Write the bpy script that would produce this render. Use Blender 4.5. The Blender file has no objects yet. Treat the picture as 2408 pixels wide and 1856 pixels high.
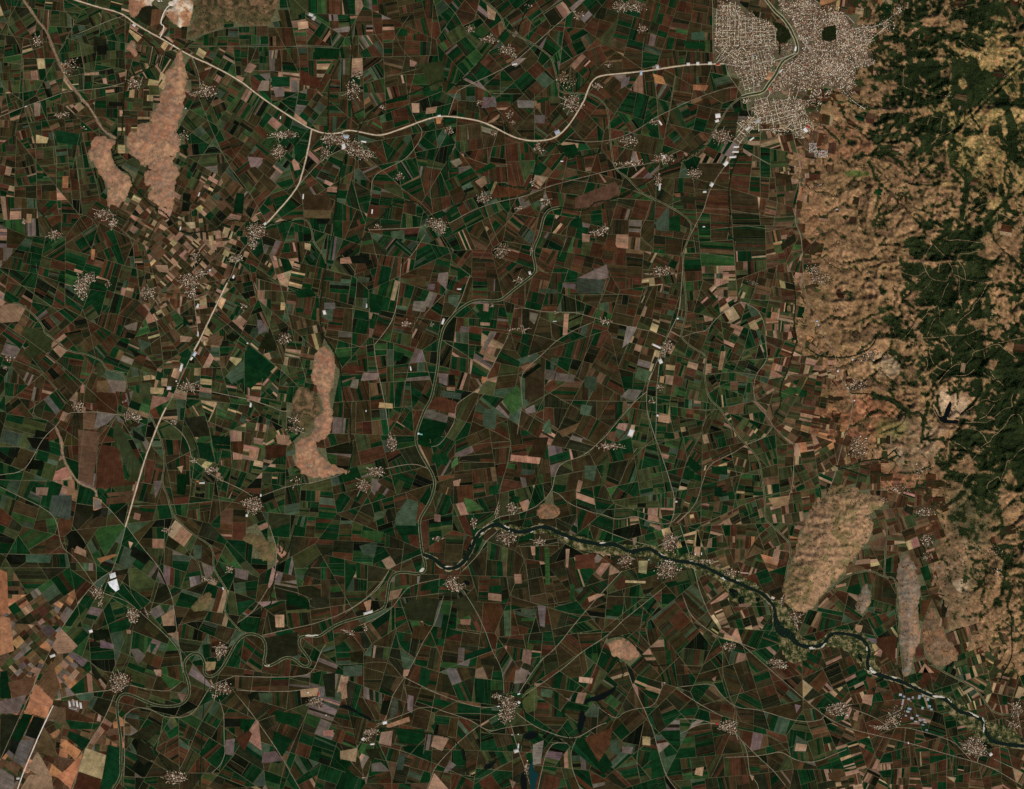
import bpy, math, random
import numpy as np

# ---------------------------------------------------------------- camera, sky, sun
sc = bpy.context.scene
PX = 10.0                      # one map cell of the survey grid is 10 metres
W, H = 2408.0, 1856.0          # extent of the district in map cells
def wx(x): return (x - W / 2) * PX
def wy(y): return (H / 2 - y) * PX

ALT = 200000.0
cam_d = bpy.data.cameras.new('satellite_camera')
cam = bpy.data.objects.new('satellite_camera', cam_d)
sc.collection.objects.link(cam)
cam.location = (0, 0, ALT)
cam_d.sensor_width = 36.0
cam_d.lens = 18.0 / (W / 2 * PX / ALT)
cam_d.clip_start = 1000.0
cam_d.clip_end = 2000000.0
sc.camera = cam

SUN_EL, SUN_AZ = math.radians(47), math.radians(146)     # azimuth clockwise from north
world = bpy.data.worlds.new('World')
sc.world = world
world.use_nodes = True
wn = world.node_tree
sky = wn.nodes.new('ShaderNodeTexSky')
sky.sky_type = 'NISHITA'
sky.sun_disc = False
sky.sun_elevation = SUN_EL
sky.sun_rotation = SUN_AZ
bg = wn.nodes['Background']
bg.inputs['Strength'].default_value = 0.06
wn.links.new(sky.outputs[0], bg.inputs[0])
sun_d = bpy.data.lights.new('sun', 'SUN')
sun_d.energy = 3.9
sun_d.angle = math.radians(0.53)
sun_d.color = (1.0, 0.95, 0.87)
sun = bpy.data.objects.new('sun', sun_d)
sc.collection.objects.link(sun)
sun.rotation_euler = (math.pi / 2 - SUN_EL, 0, math.pi - SUN_AZ)
sc.view_settings.view_transform = 'Standard'
sc.view_settings.look = 'None'
sc.view_settings.gamma = 1.0
sc.view_settings.exposure = 0.0
sc.cycles.max_bounces = 4
sc.cycles.use_denoising = False

random.seed(11)
rng = np.random.default_rng(11)
C = sc.collection.objects

# ---------------------------------------------------------------- helpers
def lin(c):
    out = []
    for v in c:
        v = v / 255.0
        out.append(v / 12.92 if v <= 0.04045 else ((v + 0.055) / 1.055) ** 2.4)
    return np.array(out)

TILES = {'A': (0, 0, 2.715), 'B': (800, 0, 2.715), 'C': (1600, 0, 2.715),
         'D': (0, 620, 2.715), 'E': (800, 620, 2.715), 'F': (1600, 620, 2.715),
         'G': (0, 1236, 2.715), 'H': (800, 1236, 2.715), 'I': (1600, 1236, 2.715),
         'J': (2008, 0, 5.43), 'K': (2008, 300, 5.43), 'L': (2008, 610, 5.43), 'N': (2008, 920, 5.43),
         'U': (1660, 0, 5.43), 'S': (0, 0, 1.0)}
def pts(tile, s):
    ox, oy, k = TILES[tile]
    return [(ox + float(a) / k, oy + float(b) / k) for a, b in (p.split(',') for p in s.split())]
def chain(*segs):
    out = []
    for t, s in segs:
        out += pts(t, s)
    return out

def hash2(ix, iy, seed):
    h = (ix.astype(np.int64) * 374761393 + iy.astype(np.int64) * 668265263 + seed * 974634533) & 0x7fffffff
    h = ((h ^ (h >> 13)) * 1274126177) & 0x7fffffff
    h = h ^ (h >> 16)
    return (h & 0xffffff) / float(0xffffff)
def vnoise(x, y, seed=0):
    xi, yi = np.floor(x), np.floor(y)
    fx, fy = x - xi, y - yi
    fx = fx * fx * fx * (fx * (fx * 6 - 15) + 10)
    fy = fy * fy * fy * (fy * (fy * 6 - 15) + 10)
    a = hash2(xi, yi, seed); b = hash2(xi + 1, yi, seed)
    c = hash2(xi, yi + 1, seed); d = hash2(xi + 1, yi + 1, seed)
    return (a + (b - a) * fx) * (1 - fy) + (c + (d - c) * fx) * fy
def fbm(x, y, oct=4, seed=0, gain=0.5):
    s = 0; a = 1.0; t = 0
    for i in range(oct):
        s = s + a * vnoise(x * 2 ** i + 13.7 * i, y * 2 ** i - 7.3 * i, seed + i * 17)
        t += a; a *= gain
    return s / t                              # 0..1, mean .5
def ridged(x, y, oct=4, seed=0):
    s = 0; a = 1.0; t = 0
    for i in range(oct):
        n = 1 - np.abs(2 * vnoise(x * 2 ** i + 5.1 * i, y * 2 ** i + 9.2 * i, seed + i * 31) - 1)
        s = s + a * n * n; t += a; a *= 0.5
    return s / t
def worley(x, y, seed=0):
    """nearest jittered cell: returns its id hash (0..1) and the border distance"""
    xi, yi = np.floor(x), np.floor(y)
    best = np.full(x.shape, 9.0); sec = np.full(x.shape, 9.0); idh = np.zeros(x.shape)
    for dx in (-1, 0, 1):
        for dy in (-1, 0, 1):
            cx, cy = xi + dx, yi + dy
            px = cx + 0.1 + 0.8 * hash2(cx, cy, seed); py = cy + 0.1 + 0.8 * hash2(cx, cy, seed + 7)
            d = np.hypot(px - x, py - y); hh = hash2(cx, cy, seed + 19)
            m = d < best
            sec = np.where(m, best, np.minimum(sec, d))
            idh = np.where(m, hh, idh); best = np.where(m, d, best)
    return idh, sec - best
def sdist(P, x, y):
    """signed distance to a polygon, positive inside (map cells)"""
    P = np.array(P); n = len(P)
    d = np.full(x.shape, 1e9); ins = np.zeros(x.shape, bool)
    for i in range(n):
        ax, ay = P[i]; bx, by = P[(i + 1) % n]
        ex, ey = bx - ax, by - ay
        L = ex * ex + ey * ey + 1e-9
        t = np.clip(((x - ax) * ex + (y - ay) * ey) / L, 0, 1)
        d = np.minimum(d, np.hypot(x - ax - t * ex, y - ay - t * ey))
        cond = (ay > y) != (by > y)
        xx = ax + (y - ay) * ex / (ey if abs(ey) > 1e-9 else 1e-9)
        ins ^= cond & (x < xx)
    return np.where(ins, d, -d)
def ldist(P, x, y):
    d = np.full(x.shape, 1e9)
    for i in range(len(P) - 1):
        ax, ay = P[i]; bx, by = P[i + 1]
        ex, ey = bx - ax, by - ay
        L = ex * ex + ey * ey + 1e-9
        t = np.clip(((x - ax) * ex + (y - ay) * ey) / L, 0, 1)
        d = np.minimum(d, np.hypot(x - ax - t * ex, y - ay - t * ey))
    return d
def inp(P, x, y):
    r = False; n = len(P); j = n - 1
    for i in range(n):
        xi, yi = P[i]; xj, yj = P[j]
        if (yi > y) != (yj > y) and x < (xj - xi) * (y - yi) / (yj - yi) + xi: r = not r
        j = i
    return r
def ld1(P, x, y):
    d = 1e18
    for (ax, ay), (bx, by) in zip(P[:-1], P[1:]):
        ex, ey = bx - ax, by - ay
        t = ((x - ax) * ex + (y - ay) * ey) / (ex * ex + ey * ey + 1e-9)
        t = 0 if t < 0 else 1 if t > 1 else t
        q = (x - ax - t * ex) ** 2 + (y - ay - t * ey) ** 2
        if q < d: d = q
    return d ** .5
def h1(ix, iy, seed):
    h = (ix * 374761393 + iy * 668265263 + seed * 974634533) & 0x7fffffff
    h = ((h ^ (h >> 13)) * 1274126177) & 0x7fffffff
    h = h ^ (h >> 16)
    return (h & 0xffffff) / 16777215.0
def vn1(x, y, seed):
    xi, yi = math.floor(x), math.floor(y); fx, fy = x - xi, y - yi
    fx = fx * fx * (3 - 2 * fx); fy = fy * fy * (3 - 2 * fy)
    a, b, c, d = h1(xi, yi, seed), h1(xi + 1, yi, seed), h1(xi, yi + 1, seed), h1(xi + 1, yi + 1, seed)
    return (a + (b - a) * fx) * (1 - fy) + (c + (d - c) * fx) * fy
def flow(h):
    """pit-filling drainage: returns upstream cell count for every cell"""
    import heapq
    ni, nj = h.shape; hl = h.ravel().tolist(); n = ni * nj
    recv = [-1] * n; done = bytearray(n); order = []
    heap = []
    for i in range(ni):
        for j in ((0, nj - 1) if 0 < i < ni - 1 else range(nj)):
            k = i * nj + j; heap.append((hl[k], k)); done[k] = 1
    heapq.heapify(heap)
    nb = (-nj - 1, -nj, -nj + 1, -1, 1, nj - 1, nj, nj + 1)
    while heap:
        z, k = heapq.heappop(heap); order.append(k)
        i, j = divmod(k, nj)
        if i == 0 or j == 0 or i == ni - 1 or j == nj - 1:
            cand = [k + (di * nj + dj) for di in (-1, 0, 1) for dj in (-1, 0, 1) if (di or dj) and 0 <= i + di < ni and 0 <= j + dj < nj]
        else: cand = [k + d for d in nb]
        for m in cand:
            if not done[m]:
                done[m] = 1; recv[m] = k
                heapq.heappush(heap, (hl[m] if hl[m] > z else z + 1e-4, m))
    acc = [1.0] * n
    for k in reversed(order):
        r = recv[k]
        if r >= 0: acc[r] += acc[k]
    return np.array(acc).reshape(ni, nj)
def boxblur(a, r):
    for ax in (0, 1):
        p = np.pad(a, [(r + 1, r) if k == ax else (0, 0) for k in (0, 1)], mode='edge')
        c = np.cumsum(p, axis=ax)
        a = (np.take(c, range(2 * r + 1, c.shape[ax]), ax) - np.take(c, range(0, c.shape[ax] - 2 * r - 1), ax)) / (2 * r + 1)
    return a
ZS = 0.12                      # step between ground layers, in metres per layer unit
def smooth(P, n=2, closed=False):
    P = [tuple(p) for p in P]
    for _ in range(n):
        Q = [] if closed else [P[0]]
        m = len(P)
        for i in range(m if closed else m - 1):
            a, b = P[i], P[(i + 1) % m]
            Q.append((a[0] * .75 + b[0] * .25, a[1] * .75 + b[1] * .25))
            Q.append((a[0] * .25 + b[0] * .75, a[1] * .25 + b[1] * .75))
        if not closed: Q.append(P[-1])
        P = Q
    return P
def resample(P, step):
    out = [P[0]]
    for a, b in zip(P[:-1], P[1:]):
        L = math.hypot(b[0] - a[0], b[1] - a[1])
        k = max(1, int(math.ceil(L / step)))
        for i in range(1, k + 1):
            out.append((a[0] + (b[0] - a[0]) * i / k, a[1] + (b[1] - a[1]) * i / k))
    return out

def tag(o, label=None, cat=None, group=None, kind=None):
    if label: o['label'] = label
    if cat: o['category'] = cat
    if group: o['group'] = group
    if kind: o['kind'] = kind
    return o
def link(name, data, parent=None):
    o = bpy.data.objects.new(name, data)
    C.link(o)
    if parent is not None: o.parent = parent
    return o
def mesh_np(name, V, faces, mat, col=None, uv=None, smooth_sh=False):
    """V (n,3) metres; faces: list of int arrays, each (k, m) with m corners"""
    me = bpy.data.meshes.new(name)
    V = np.asarray(V, dtype=np.float32)
    me.vertices.add(len(V)); me.vertices.foreach_set('co', V.ravel())
    faces = [np.asarray(f, dtype=np.int32) for f in faces if len(f)]
    nl = sum(f.size for f in faces); npz = sum(len(f) for f in faces)
    me.loops.add(nl); me.polygons.add(npz)
    li = np.concatenate([f.ravel() for f in faces])
    sizes = np.concatenate([np.full(len(f), f.shape[1], dtype=np.int32) for f in faces])
    starts = np.concatenate([[0], np.cumsum(sizes)[:-1]]).astype(np.int32)
    me.loops.foreach_set('vertex_index', li)
    me.polygons.foreach_set('loop_start', starts)
    me.polygons.foreach_set('loop_total', sizes)
    if smooth_sh: me.polygons.foreach_set('use_smooth', np.ones(npz, dtype=bool))
    me.update(calc_edges=True)
    if col is not None:
        ca = me.color_attributes.new('Col', 'FLOAT_COLOR', 'POINT')
        cc = np.ones((len(V), 4), dtype=np.float32); cc[:, :3] = col
        ca.data.foreach_set('color', cc.ravel())
    if uv is not None:
        ul = me.uv_layers.new(name='UVMap')
        ul.data.foreach_set('uv', np.asarray(uv, dtype=np.float32)[li].ravel())
    if mat: me.materials.append(mat)
    me.validate()
    return me

# ---------------------------------------------------------------- materials
def mat_new(name, rough=0.95, spec=0.0):
    m = bpy.data.materials.new(name); m.use_nodes = True
    b = m.node_tree.nodes['Principled BSDF']
    b.inputs['Roughness'].default_value = rough
    b.inputs['Specular IOR Level'].default_value = spec
    return m, m.node_tree, b
def varied(name, base=None, scales=((0.004, 0.35), (0.02, 0.3)), rough=0.95, uvstreak=False, objcol=False, bump=0.0):
    """base colour (attribute, object or constant) broken up by noise of the surface itself"""
    m, nt, b = mat_new(name, rough)
    N, L = nt.nodes, nt.links
    if base is not None:
        src = N.new('ShaderNodeRGB'); src.outputs[0].default_value = (*base, 1); cur = src.outputs[0]
    elif objcol:
        src = N.new('ShaderNodeObjectInfo'); cur = src.outputs['Color']
    else:
        src = N.new('ShaderNodeAttribute'); src.attribute_name = 'Col'; cur = src.outputs['Color']
    geo = N.new('ShaderNodeNewGeometry')
    uvn = N.new('ShaderNodeUVMap') if uvstreak else None
    last = None
    for i, (s, amt) in enumerate(scales):
        tx = N.new('ShaderNodeTexNoise'); tx.inputs['Scale'].default_value = 1.0
        tx.inputs['Detail'].default_value = 4; tx.inputs['Roughness'].default_value = 0.6
        mp = N.new('ShaderNodeMapping')
        if uvstreak and i == 1:
            mp.inputs['Scale'].default_value = (0.0012, s, 1); L.new(uvn.outputs[0], mp.inputs[0])
        else:
            mp.inputs['Scale'].default_value = (s, s, s); L.new(geo.outputs['Position'], mp.inputs[0])
        L.new(mp.outputs[0], tx.inputs['Vector'])
        mr = N.new('ShaderNodeMapRange')
        mr.inputs[1].default_value = 0.3; mr.inputs[2].default_value = 0.7
        mr.inputs[3].default_value = 1 - amt; mr.inputs[4].default_value = 1 + amt
        L.new(tx.outputs[0], mr.inputs[0])
        mx = N.new('ShaderNodeMix'); mx.data_type = 'RGBA'; mx.blend_type = 'MULTIPLY'
        mx.inputs[0].default_value = 1.0
        L.new(cur, mx.inputs[6]); L.new(mr.outputs[0], mx.inputs[7])
        cur = mx.outputs[2]; last = tx
    L.new(cur, b.inputs['Base Color'])
    if bump:
        bp = N.new('ShaderNodeBump'); bp.inputs['Strength'].default_value = 1.0
        bp.inputs['Distance'].default_value = bump
        L.new(last.outputs[0], bp.inputs['Height']); L.new(bp.outputs[0], b.inputs['Normal'])
    return m
M_FIELD = varied('crop_and_soil', scales=((0.0016, 0.30), (0.05, 0.32), (0.007, 0.30), (0.03, 0.16)), uvstreak=True)
M_TERR = varied('dry_hill_soil', scales=((0.004, 0.16), (0.013, 0.26), (0.05, 0.34)), bump=3.0)
M_TREE = varied('foliage', scales=((0.005, 0.25), (0.03, 0.25)))
M_HOUSE = varied('plaster_and_tiles', scales=((0.05, 0.15),))
M_SHED = varied('sheet_metal', objcol=True, scales=((0.02, 0.10),), rough=0.6)
def M_road(name, c, amt=0.3): return varied(name, base=tuple(lin(c)), scales=((0.003, amt * .6), (0.02, amt)))
M_HIGH = M_road('pale_concrete_highway', (182, 168, 142), .3)
M_ROAD = M_road('gravel_road', (126, 116, 95), .4)
M_TRACK = M_road('dirt_track', (94, 88, 67), .4)
M_TRAIL = M_road('pale_hill_trail', (146, 122, 90), .4)
M_EARTH = M_road('earth_band', (112, 88, 66), .45)
M_BANK = M_road('grassy_embankment', (58, 64, 40), .4)
M_BANKP = M_road('pale_bank', (122, 116, 86), .4)
M_BANKC = M_road('pale_city_bank', (158, 148, 116), .3)
M_SAND = M_road('river_gravel', (186, 180, 165), .2)
M_FLOOD = M_road('flood_meadow', (70, 68, 44), .6)
nt_ = M_FLOOD.node_tree; b_ = nt_.nodes['Principled BSDF']           # meadow, scrub and dry silt in patches
tx_ = nt_.nodes.new('ShaderNodeTexNoise'); tx_.inputs['Scale'].default_value = .009; tx_.inputs['Detail'].default_value = 6
gp_ = nt_.nodes.new('ShaderNodeNewGeometry'); cr_ = nt_.nodes.new('ShaderNodeValToRGB')
for i_, (p_, c_) in enumerate(((.36, (30, 40, 20)), (.46, (62, 66, 38)), (.55, (104, 94, 64)), (.66, (140, 122, 90)))):
    e_ = cr_.color_ramp.elements[i_] if i_ < 2 else cr_.color_ramp.elements.new(p_)
    e_.position = p_; e_.color = (*lin(c_), 1)
nt_.links.new(gp_.outputs['Position'], tx_.inputs['Vector']); nt_.links.new(tx_.outputs[0], cr_.inputs[0]); nt_.links.new(cr_.outputs[0], b_.inputs['Base Color'])
M_GRAVELB = M_road('gravelly_bank', (128, 118, 90), .5)
M_WHITE = M_road('white_quarry_road', (205, 195, 180), .15)
def M_water(name, c):
    m, nt, b = mat_new(name, 0.5, 0.03)
    b.inputs['Base Color'].default_value = (*lin(c), 1)
    return m
M_RIVER = M_water('river_water', (15, 26, 21))
M_CANAL = M_water('canal_water', (34, 47, 32))
M_POND = M_water('pond_water', (8, 13, 13))
M_TEAL = M_water('teal_water', (12, 46, 48))
M_DITCH = M_water('ditch_water', (17, 27, 17))

# ---------------------------------------------------------------- colours of the land
COL = {'R': (62, 39, 25), 'B': (47, 39, 23), 'G': (12, 40, 19), 'L': (38, 62, 31), 'K': (16, 20, 12),
       'P': (132, 102, 81), 'M': (93, 82, 74), 'T': (54, 66, 49), 'Y': (146, 124, 90), 'O': (142, 98, 67),
       'W': (180, 160, 136), 'N': (80, 61, 42), 'X': (50, 55, 31), 'D': (31, 32, 19), 'V': (57, 84, 45), 'Z': (205, 205, 205)}
CLIN = {k: lin(v) for k, v in COL.items()}
# ---------------------------------------------------------------- survey data: roads and waterways
# kind: H highway, R road, r farm track, E earth band, t hill trail, w white quarry road, S stream with trees, C embanked canal, c lined canal
LINES = []
def ln(kind, *segs): LINES.append((kind, chain(*segs)))
def lns(kind, tile, *ss):
    for s in ss: LINES.append((kind, pts(tile, s)))
ln('H', ('A', '470,-4 620,45 740,75 800,100 870,160 1010,235 1110,295 1220,360 1390,435 1540,520 1670,625 1790,705 1900,775 1985,825 2040,845 2100,855 2172,850'),
        ('B', '45,830 130,843 220,865 280,862 400,820 530,770 600,748 680,742 800,755 900,775 1000,820 1080,865 1160,893 1240,902 1330,895 1400,865 1460,800 1510,725 1555,650 1580,580 1600,530 1640,490 1700,478 1850,465 2000,448'), ('C', '0,420 100,412 280,408'))
ln('H', ('A', '1990,825 1975,920 1945,1050 1910,1180 1860,1250 1790,1330 1705,1425'))
ln('H', ('D', '1450,125 1350,330 1280,480 1240,555'))
ln('R', ('A', '1705,1425 1640,1500 1540,1600 1505,1683'), ('D', '1480,70 1450,125'))
ln('H', ('D', '1060,920 1020,1000 930,1230 870,1440 800,1683'))
ln('R', ('D', '1240,555 1215,600 1150,740 1110,840 1060,920'))
ln('R', ('G', '805,0 760,170 715,290 670,400 640,510'))
ln('R', ('B', '0,960'), ('A', '2050,1020 1910,1180'))
lns('S', 'A', '830,185 940,255 1005,320 1020,370 1000,410 930,450 805,495 795,600 785,740 780,870 745,900 740,945 715,985 735,1050 790,1085 835,1120 845,1180 900,1240 970,1320 1060,1360 1110,1440 1165,1490 1260,1485 1370,1475 1420,1440 1490,1400 1560,1420 1680,1425 1780,1425 1860,1405')
lns('c', 'A', '1860,1405 1930,1390 1985,1430 2000,1550 2060,1620 2085,1683')
ln('S', ('A', '2172,1100 2150,1250 2130,1400 2130,1480 2105,1560'), ('D', '2085,0 2060,120 2055,170 2040,280 2045,400 2080,490 2130,560'), ('E', '0,640 10,800 40,900 70,950 60,1080 80,1160 70,1260 45,1340'))
lns('E', 'A', '150,0 190,60 240,130 310,220 330,290 370,380 420,500 500,600 600,720 650,830 740,885')
lns('r', 'A', '0,215 90,60 120,0', '0,30 50,170 130,300 150,430 145,660 180,780 220,900 230,1000 235,1230', '405,0 410,70 455,110 460,220 500,230 520,350 540,430 535,580',
    '425,230 415,290 370,335', '290,0 270,170 275,290 300,520', '0,500 40,620 60,740 70,800', '250,640 290,750 340,850 360,1000 360,1180 365,1300 375,1360', '525,850 560,1010 610,1140 640,1290',
    '1280,650 1360,850 1430,1000 1500,1110 1600,1240 1690,1400', '1190,275 1280,230 1400,190 1520,170 1700,165', '1830,0 1870,180 1900,320 1915,400 1910,560 1880,740 1850,830',
    '1200,290 1540,300 1890,295 2172,310', '1640,300 1580,450 1550,520', '1880,0 1960,80 2080,160 2172,220', '375,1360 560,1370 610,1430 490,1510 350,1600', '740,1440 820,1500 850,1570 860,1683',
    '1600,1400 1640,1310 1720,1240 1900,1185', '1320,770 1200,870', '1850,1070 1880,1180 1930,1260 1940,1380', '0,370 120,350 270,300', '0,600 150,590 300,560', '300,520 540,470 700,440', '0,1050 120,1080 230,1050', '510,850 480,1000 515,1250 505,1370',
    '800,100 798,300 800,490', '1560,450 1700,450 1910,470', '1180,1000 1260,990 1400,980', '1650,640 1600,740 1570,780')
lns('R', 'A', '0,745 160,680 300,630 420,585 540,575 680,560 790,530', '500,215 700,130 800,100', '1220,360 1250,420 1275,500 1275,560')
lns('w', 'A', '1020,245 1055,165 1020,155 1055,50 1130,10')
lns('S', 'A', '2172,390 2110,500 2095,620 2095,830', '240,1340 290,1390 340,1480')
lns('R', 'B', '1540,20 1380,160 1240,285 1100,410 960,480 830,540 760,575 740,590 710,680 690,740')
lns('S', 'B', '750,555 700,525 650,510 540,560 450,605 300,640 220,690 160,760 120,830 60,940 0,1075', '40,0 60,120 75,280 70,420 65,540 70,700 110,780 130,800',
    '1240,0 1200,60 1170,100 1160,150 1110,180 1050,190 1010,250 960,310 870,420 830,470 750,530', '1590,430 1600,470 1570,530 1500,590', '1410,640 1420,700 1370,750 1340,800 1320,830',
    '1330,910 1390,920 1400,980 1500,1010 1600,990 1660,980 1660,930', '1310,910 1260,970 1250,1050 1230,1150 1200,1220 1150,1190 1100,1200 1050,1170',
    '660,770 680,850 730,900 720,950 680,1000 690,1090', '170,1450 260,1400 300,1340 350,1290 430,1290 500,1290 560,1370', '170,1450 175,1490 130,1540 0,1630', '810,1200 800,1260 750,1330 740,1300 650,1390',
    '940,770 960,720 1010,710 1030,750 990,780 1060,800 1080,850')
lns('r', 'B', '95,0 100,130 75,290 60,400', '440,100 355,230 330,270 270,275', '355,230 400,330 490,400', '490,400 480,450 440,600 450,700 480,770', '130,540 300,490 480,445', '660,0 740,90 785,165',
    '785,165 860,130 890,0', '1200,230 1220,130 1290,80 1400,10', '1400,430 1420,250 1440,120', '1100,600 970,600 860,545 740,550', '690,840 620,970 580,1100 575,1250 590,1340', '180,1010 330,1140 400,1210 500,1280 560,1340 600,1390',
    '100,880 100,1000 90,1100 90,1200 130,1350 170,1440 200,1500 220,1600 245,1683', '920,1300 960,1420 1000,1520 1020,1560', '1200,1250 1130,1340 1060,1430 970,1530 890,1660', '1780,1000 1830,930 1820,880',
    '1940,240 1930,350 1925,450', '1500,1380 1450,1440 1440,1540 1400,1640', '2000,470 2020,600 2030,760', '1240,600 1240,800 1280,830', '1980,480 2130,560 2100,740 2080,800', '800,900 790,1000 960,1060 1100,1050', '1000,860 960,980 950,1060',
    '200,0 210,200 280,300 270,380 210,420', '590,90 580,300 560,400', '1420,10 1300,90', '640,1500 700,1600 720,1683', '1350,1330 1290,1180 1400,1040', '1480,1150 1780,1190 2000,1260', '2172,1280 2100,1310', '1990,1270 1950,1400 1900,1500 1990,1580', '2040,1590 1990,1683', '0,590 130,580', '0,300 60,290 90,400', '1560,330 1760,250', '1390,420 1560,330')
lns('R', 'B', '480,770 540,855 430,1010 330,1060 205,1120 195,1250', '540,1500 480,1600 410,1683', '690,1430 850,1340 1000,1290 1200,1250 1330,1190 1480,1150 1640,1110 1750,1080 1950,1050 2050,1020 2172,960', '180,1468 400,1460 520,1450', '2172,675 2010,750 1900,830 1760,890 1600,910 1440,890')
ln('c', ('B', '910,0 1000,70 1040,130 1050,180 1110,220 1220,270 1340,355 1360,400 1385,500 1390,590 1500,595 1600,600 1660,635 1710,690 1720,830 1730,950 1750,1080 1830,1130 1890,1200 1950,1250 2060,1295 2172,1360'), ('C', '70,1420 70,1480 20,1600 15,1683'), ('F', '25,130 40,250 35,340 10,430 0,470 80,540 160,580 165,620 150,700 165,800 190,870 260,930 310,1020 360,1090 410,1150 500,1240 520,1350 540,1480 540,1640'), ('I', '590,0 640,50 700,110 705,180 685,260 670,340'))
ln('C', ('C', '540,-10 600,70 660,120 700,180 730,240 750,300 740,345 660,380 630,430 600,490 560,540 530,590 440,605 390,620'))
ln('c', ('C', '390,620 300,690 260,770 210,840 180,920 110,980 0,1040'))
ln('S', ('C', '180,920 110,980 0,1040'), ('B', '2050,1080 1960,1170 1850,1220 1740,1280 1620,1290 1590,1340 1500,1345 1400,1325'))
ln('C', ('B', '1400,1325 1340,1335 1300,1380 1285,1450 1270,1510 1240,1570 1230,1620 1245,1683'),
        ('E', '1250,60 1170,120 1080,190 1030,235 960,240 880,230 800,260 720,330 670,390 650,440 630,540 625,650 600,780 580,870 540,930 510,1010 480,1100 490,1170 540,1260 600,1360 605,1430 570,1530 510,1620'),
        ('H', '505,0 515,100 525,180 545,240 545,290 500,310 400,295 340,310 310,360 300,440 290,520 240,550 150,580 0,620'),
        ('G', '2090,670 2040,710 1960,705 1910,715 1910,770 1950,820 1985,870 1970,900 1930,900 1880,850 1820,840 1760,880 1710,900 1680,880 1700,800 1690,730 1640,695 1570,690 1510,740 1470,820 1420,910 1370,960 1320,965 1300,930 1310,880 1280,820 1230,815 1180,860 1175,920 1200,980 1215,1060 1190,1120 1130,1155 1020,1155 930,1125 860,1090 790,1070 750,1110 745,1180 760,1280 775,1380 770,1500 775,1600 720,1690'))
lns('R', 'C', '205,-4 205,200 210,370', '290,415 300,470 350,540 395,605', '0,670 150,610 300,560 380,555', '420,630 430,720 460,770', '690,760 740,940 765,1080')
ln('R', ('C', '480,780 420,850 370,930 330,1000 270,1080 210,1170 170,1260 150,1340 100,1430 50,1530 20,1620'), ('E', '2172,250 2150,350 2100,440 2050,560 2000,680 1960,780 1955,880 1960,950 2000,1080 2050,1220 2100,1370 2140,1510 2130,1600 2100,1683'))
lns('R', 'E', '2040,620 2020,800 2020,900 2015,1100')
lns('S', 'C', '385,960 340,1060 310,1170 310,1300 320,1400 305,1490 350,1540')
ln('R', ('C', '400,950 530,1030 600,1060 680,1040 760,1080 765,1180 740,1290 730,1420 770,1500 780,1620'), ('F', '785,110 810,230 840,350 920,460 980,560 1000,650 1030,750 1090,830 1100,900 1080,1020 1040,1130 1010,1250 980,1370 935,1480'))
lns('r', 'C', '510,820 510,1200', '0,1620 150,1615 300,1640', '350,1540 345,1683', '610,1200 620,1300 600,1400', '730,1400 680,1520 620,1600', '900,1500 800,1600 700,1683', '100,1620 80,1500', '240,1460 420,1440 600,1470 700,1450', '320,1340 600,1390 740,1380')
lns('R', 'F', '10,470 90,440 170,430 220,360 300,290 390,240 440,265 500,300 545,400 545,520 560,610 480,710 465,800 480,900 560,980 600,1050 650,1100 730,1150 725,1250 720,1400 690,1500', '0,1640 100,1540 140,1400 180,1280 340,1210 410,1160 540,1110 590,1040')
lns('r', 'F', '350,0 360,170 390,240', '170,710 330,690 480,710 590,735 670,720 800,710 1000,660', '20,1680 200,1640 400,1540 540,1490 700,1450 860,1360 990,1290 1090,1310', '935,1480 1200,1440 1320,1450 1420,1480', '0,920 130,935 260,930',
    '170,880 160,1000 100,1150 40,1250 0,1400', '480,230 600,240 740,230 800,160', '500,60 480,150 440,260', '620,0 610,100 720,130', '260,920 480,880 600,810 700,840', '160,840 300,750 480,760', '340,690 400,560 560,500', '400,1310 360,1440 330,1600', '200,1290 400,1340 520,1350')
lns('S', 'F', '600,970 650,890 630,800 690,680 720,560 750,490 720,380 740,250 720,100 750,0', '800,530 880,590 950,600 1100,600 1230,530 1250,460', '1060,1300 1200,1250 1300,1250 1380,1180', '990,1290 1190,1360', '1090,830 1220,830 1350,880 1440,950')
lns('r', 'D', '0,40 110,120 340,280 480,400', '0,370 200,500 380,640 540,775 740,960 960,1040', '610,605 590,680 540,800 530,950', '670,680 690,760 740,830 755,900 750,960 870,970', '0,590 150,640 240,680 330,770 390,860 440,900', '0,840 150,860 230,880 205,970 300,1000 355,1040',
    '1370,320 1480,410 1590,510 1700,600 1780,670 1830,710 1900,780', '1590,0 1620,150 1660,250 1720,400 1780,550 1810,640', '1740,0 1800,170 1850,370 1880,500 1920,620 1960,760', '1400,500 1405,650 1440,770', '1280,870 1310,970 1340,1070 1370,1250 1380,1300', '1210,1270 1215,1390 1250,1400 1245,1450 1290,1470',
    '850,1545 1100,1540 1240,1530 1400,1510 1530,1530', '1380,1380 1400,1510 1410,1620', '1660,1560 1720,1683', '870,0 885,130 905,260 990,350 1020,450 1040,600 1045,720', '870,970 750,960 600,1150', '750,960 840,1100 920,1270', '740,980 620,1200 610,1430', '560,380 600,540 610,605', '230,0 240,80 520,270 560,380', '560,380 700,290 760,80', '0,1170 130,1170 220,1200', '0,1000 60,1070 200,1100', '540,1000 520,1200 500,1380', '0,1380 300,1390 500,1380', '1600,0 1900,200 2060,220', '1060,330 1210,240 1360,180', '1250,860 1060,870', '1170,990 1250,1120 1280,1260', '1310,1000 1460,1060 1600,1080', '1830,940 1830,1080 1880,1180', '1470,1120 1480,1280', '1650,170 1900,180', '1560,560 1560,830', '1420,740 1560,600')
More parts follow.
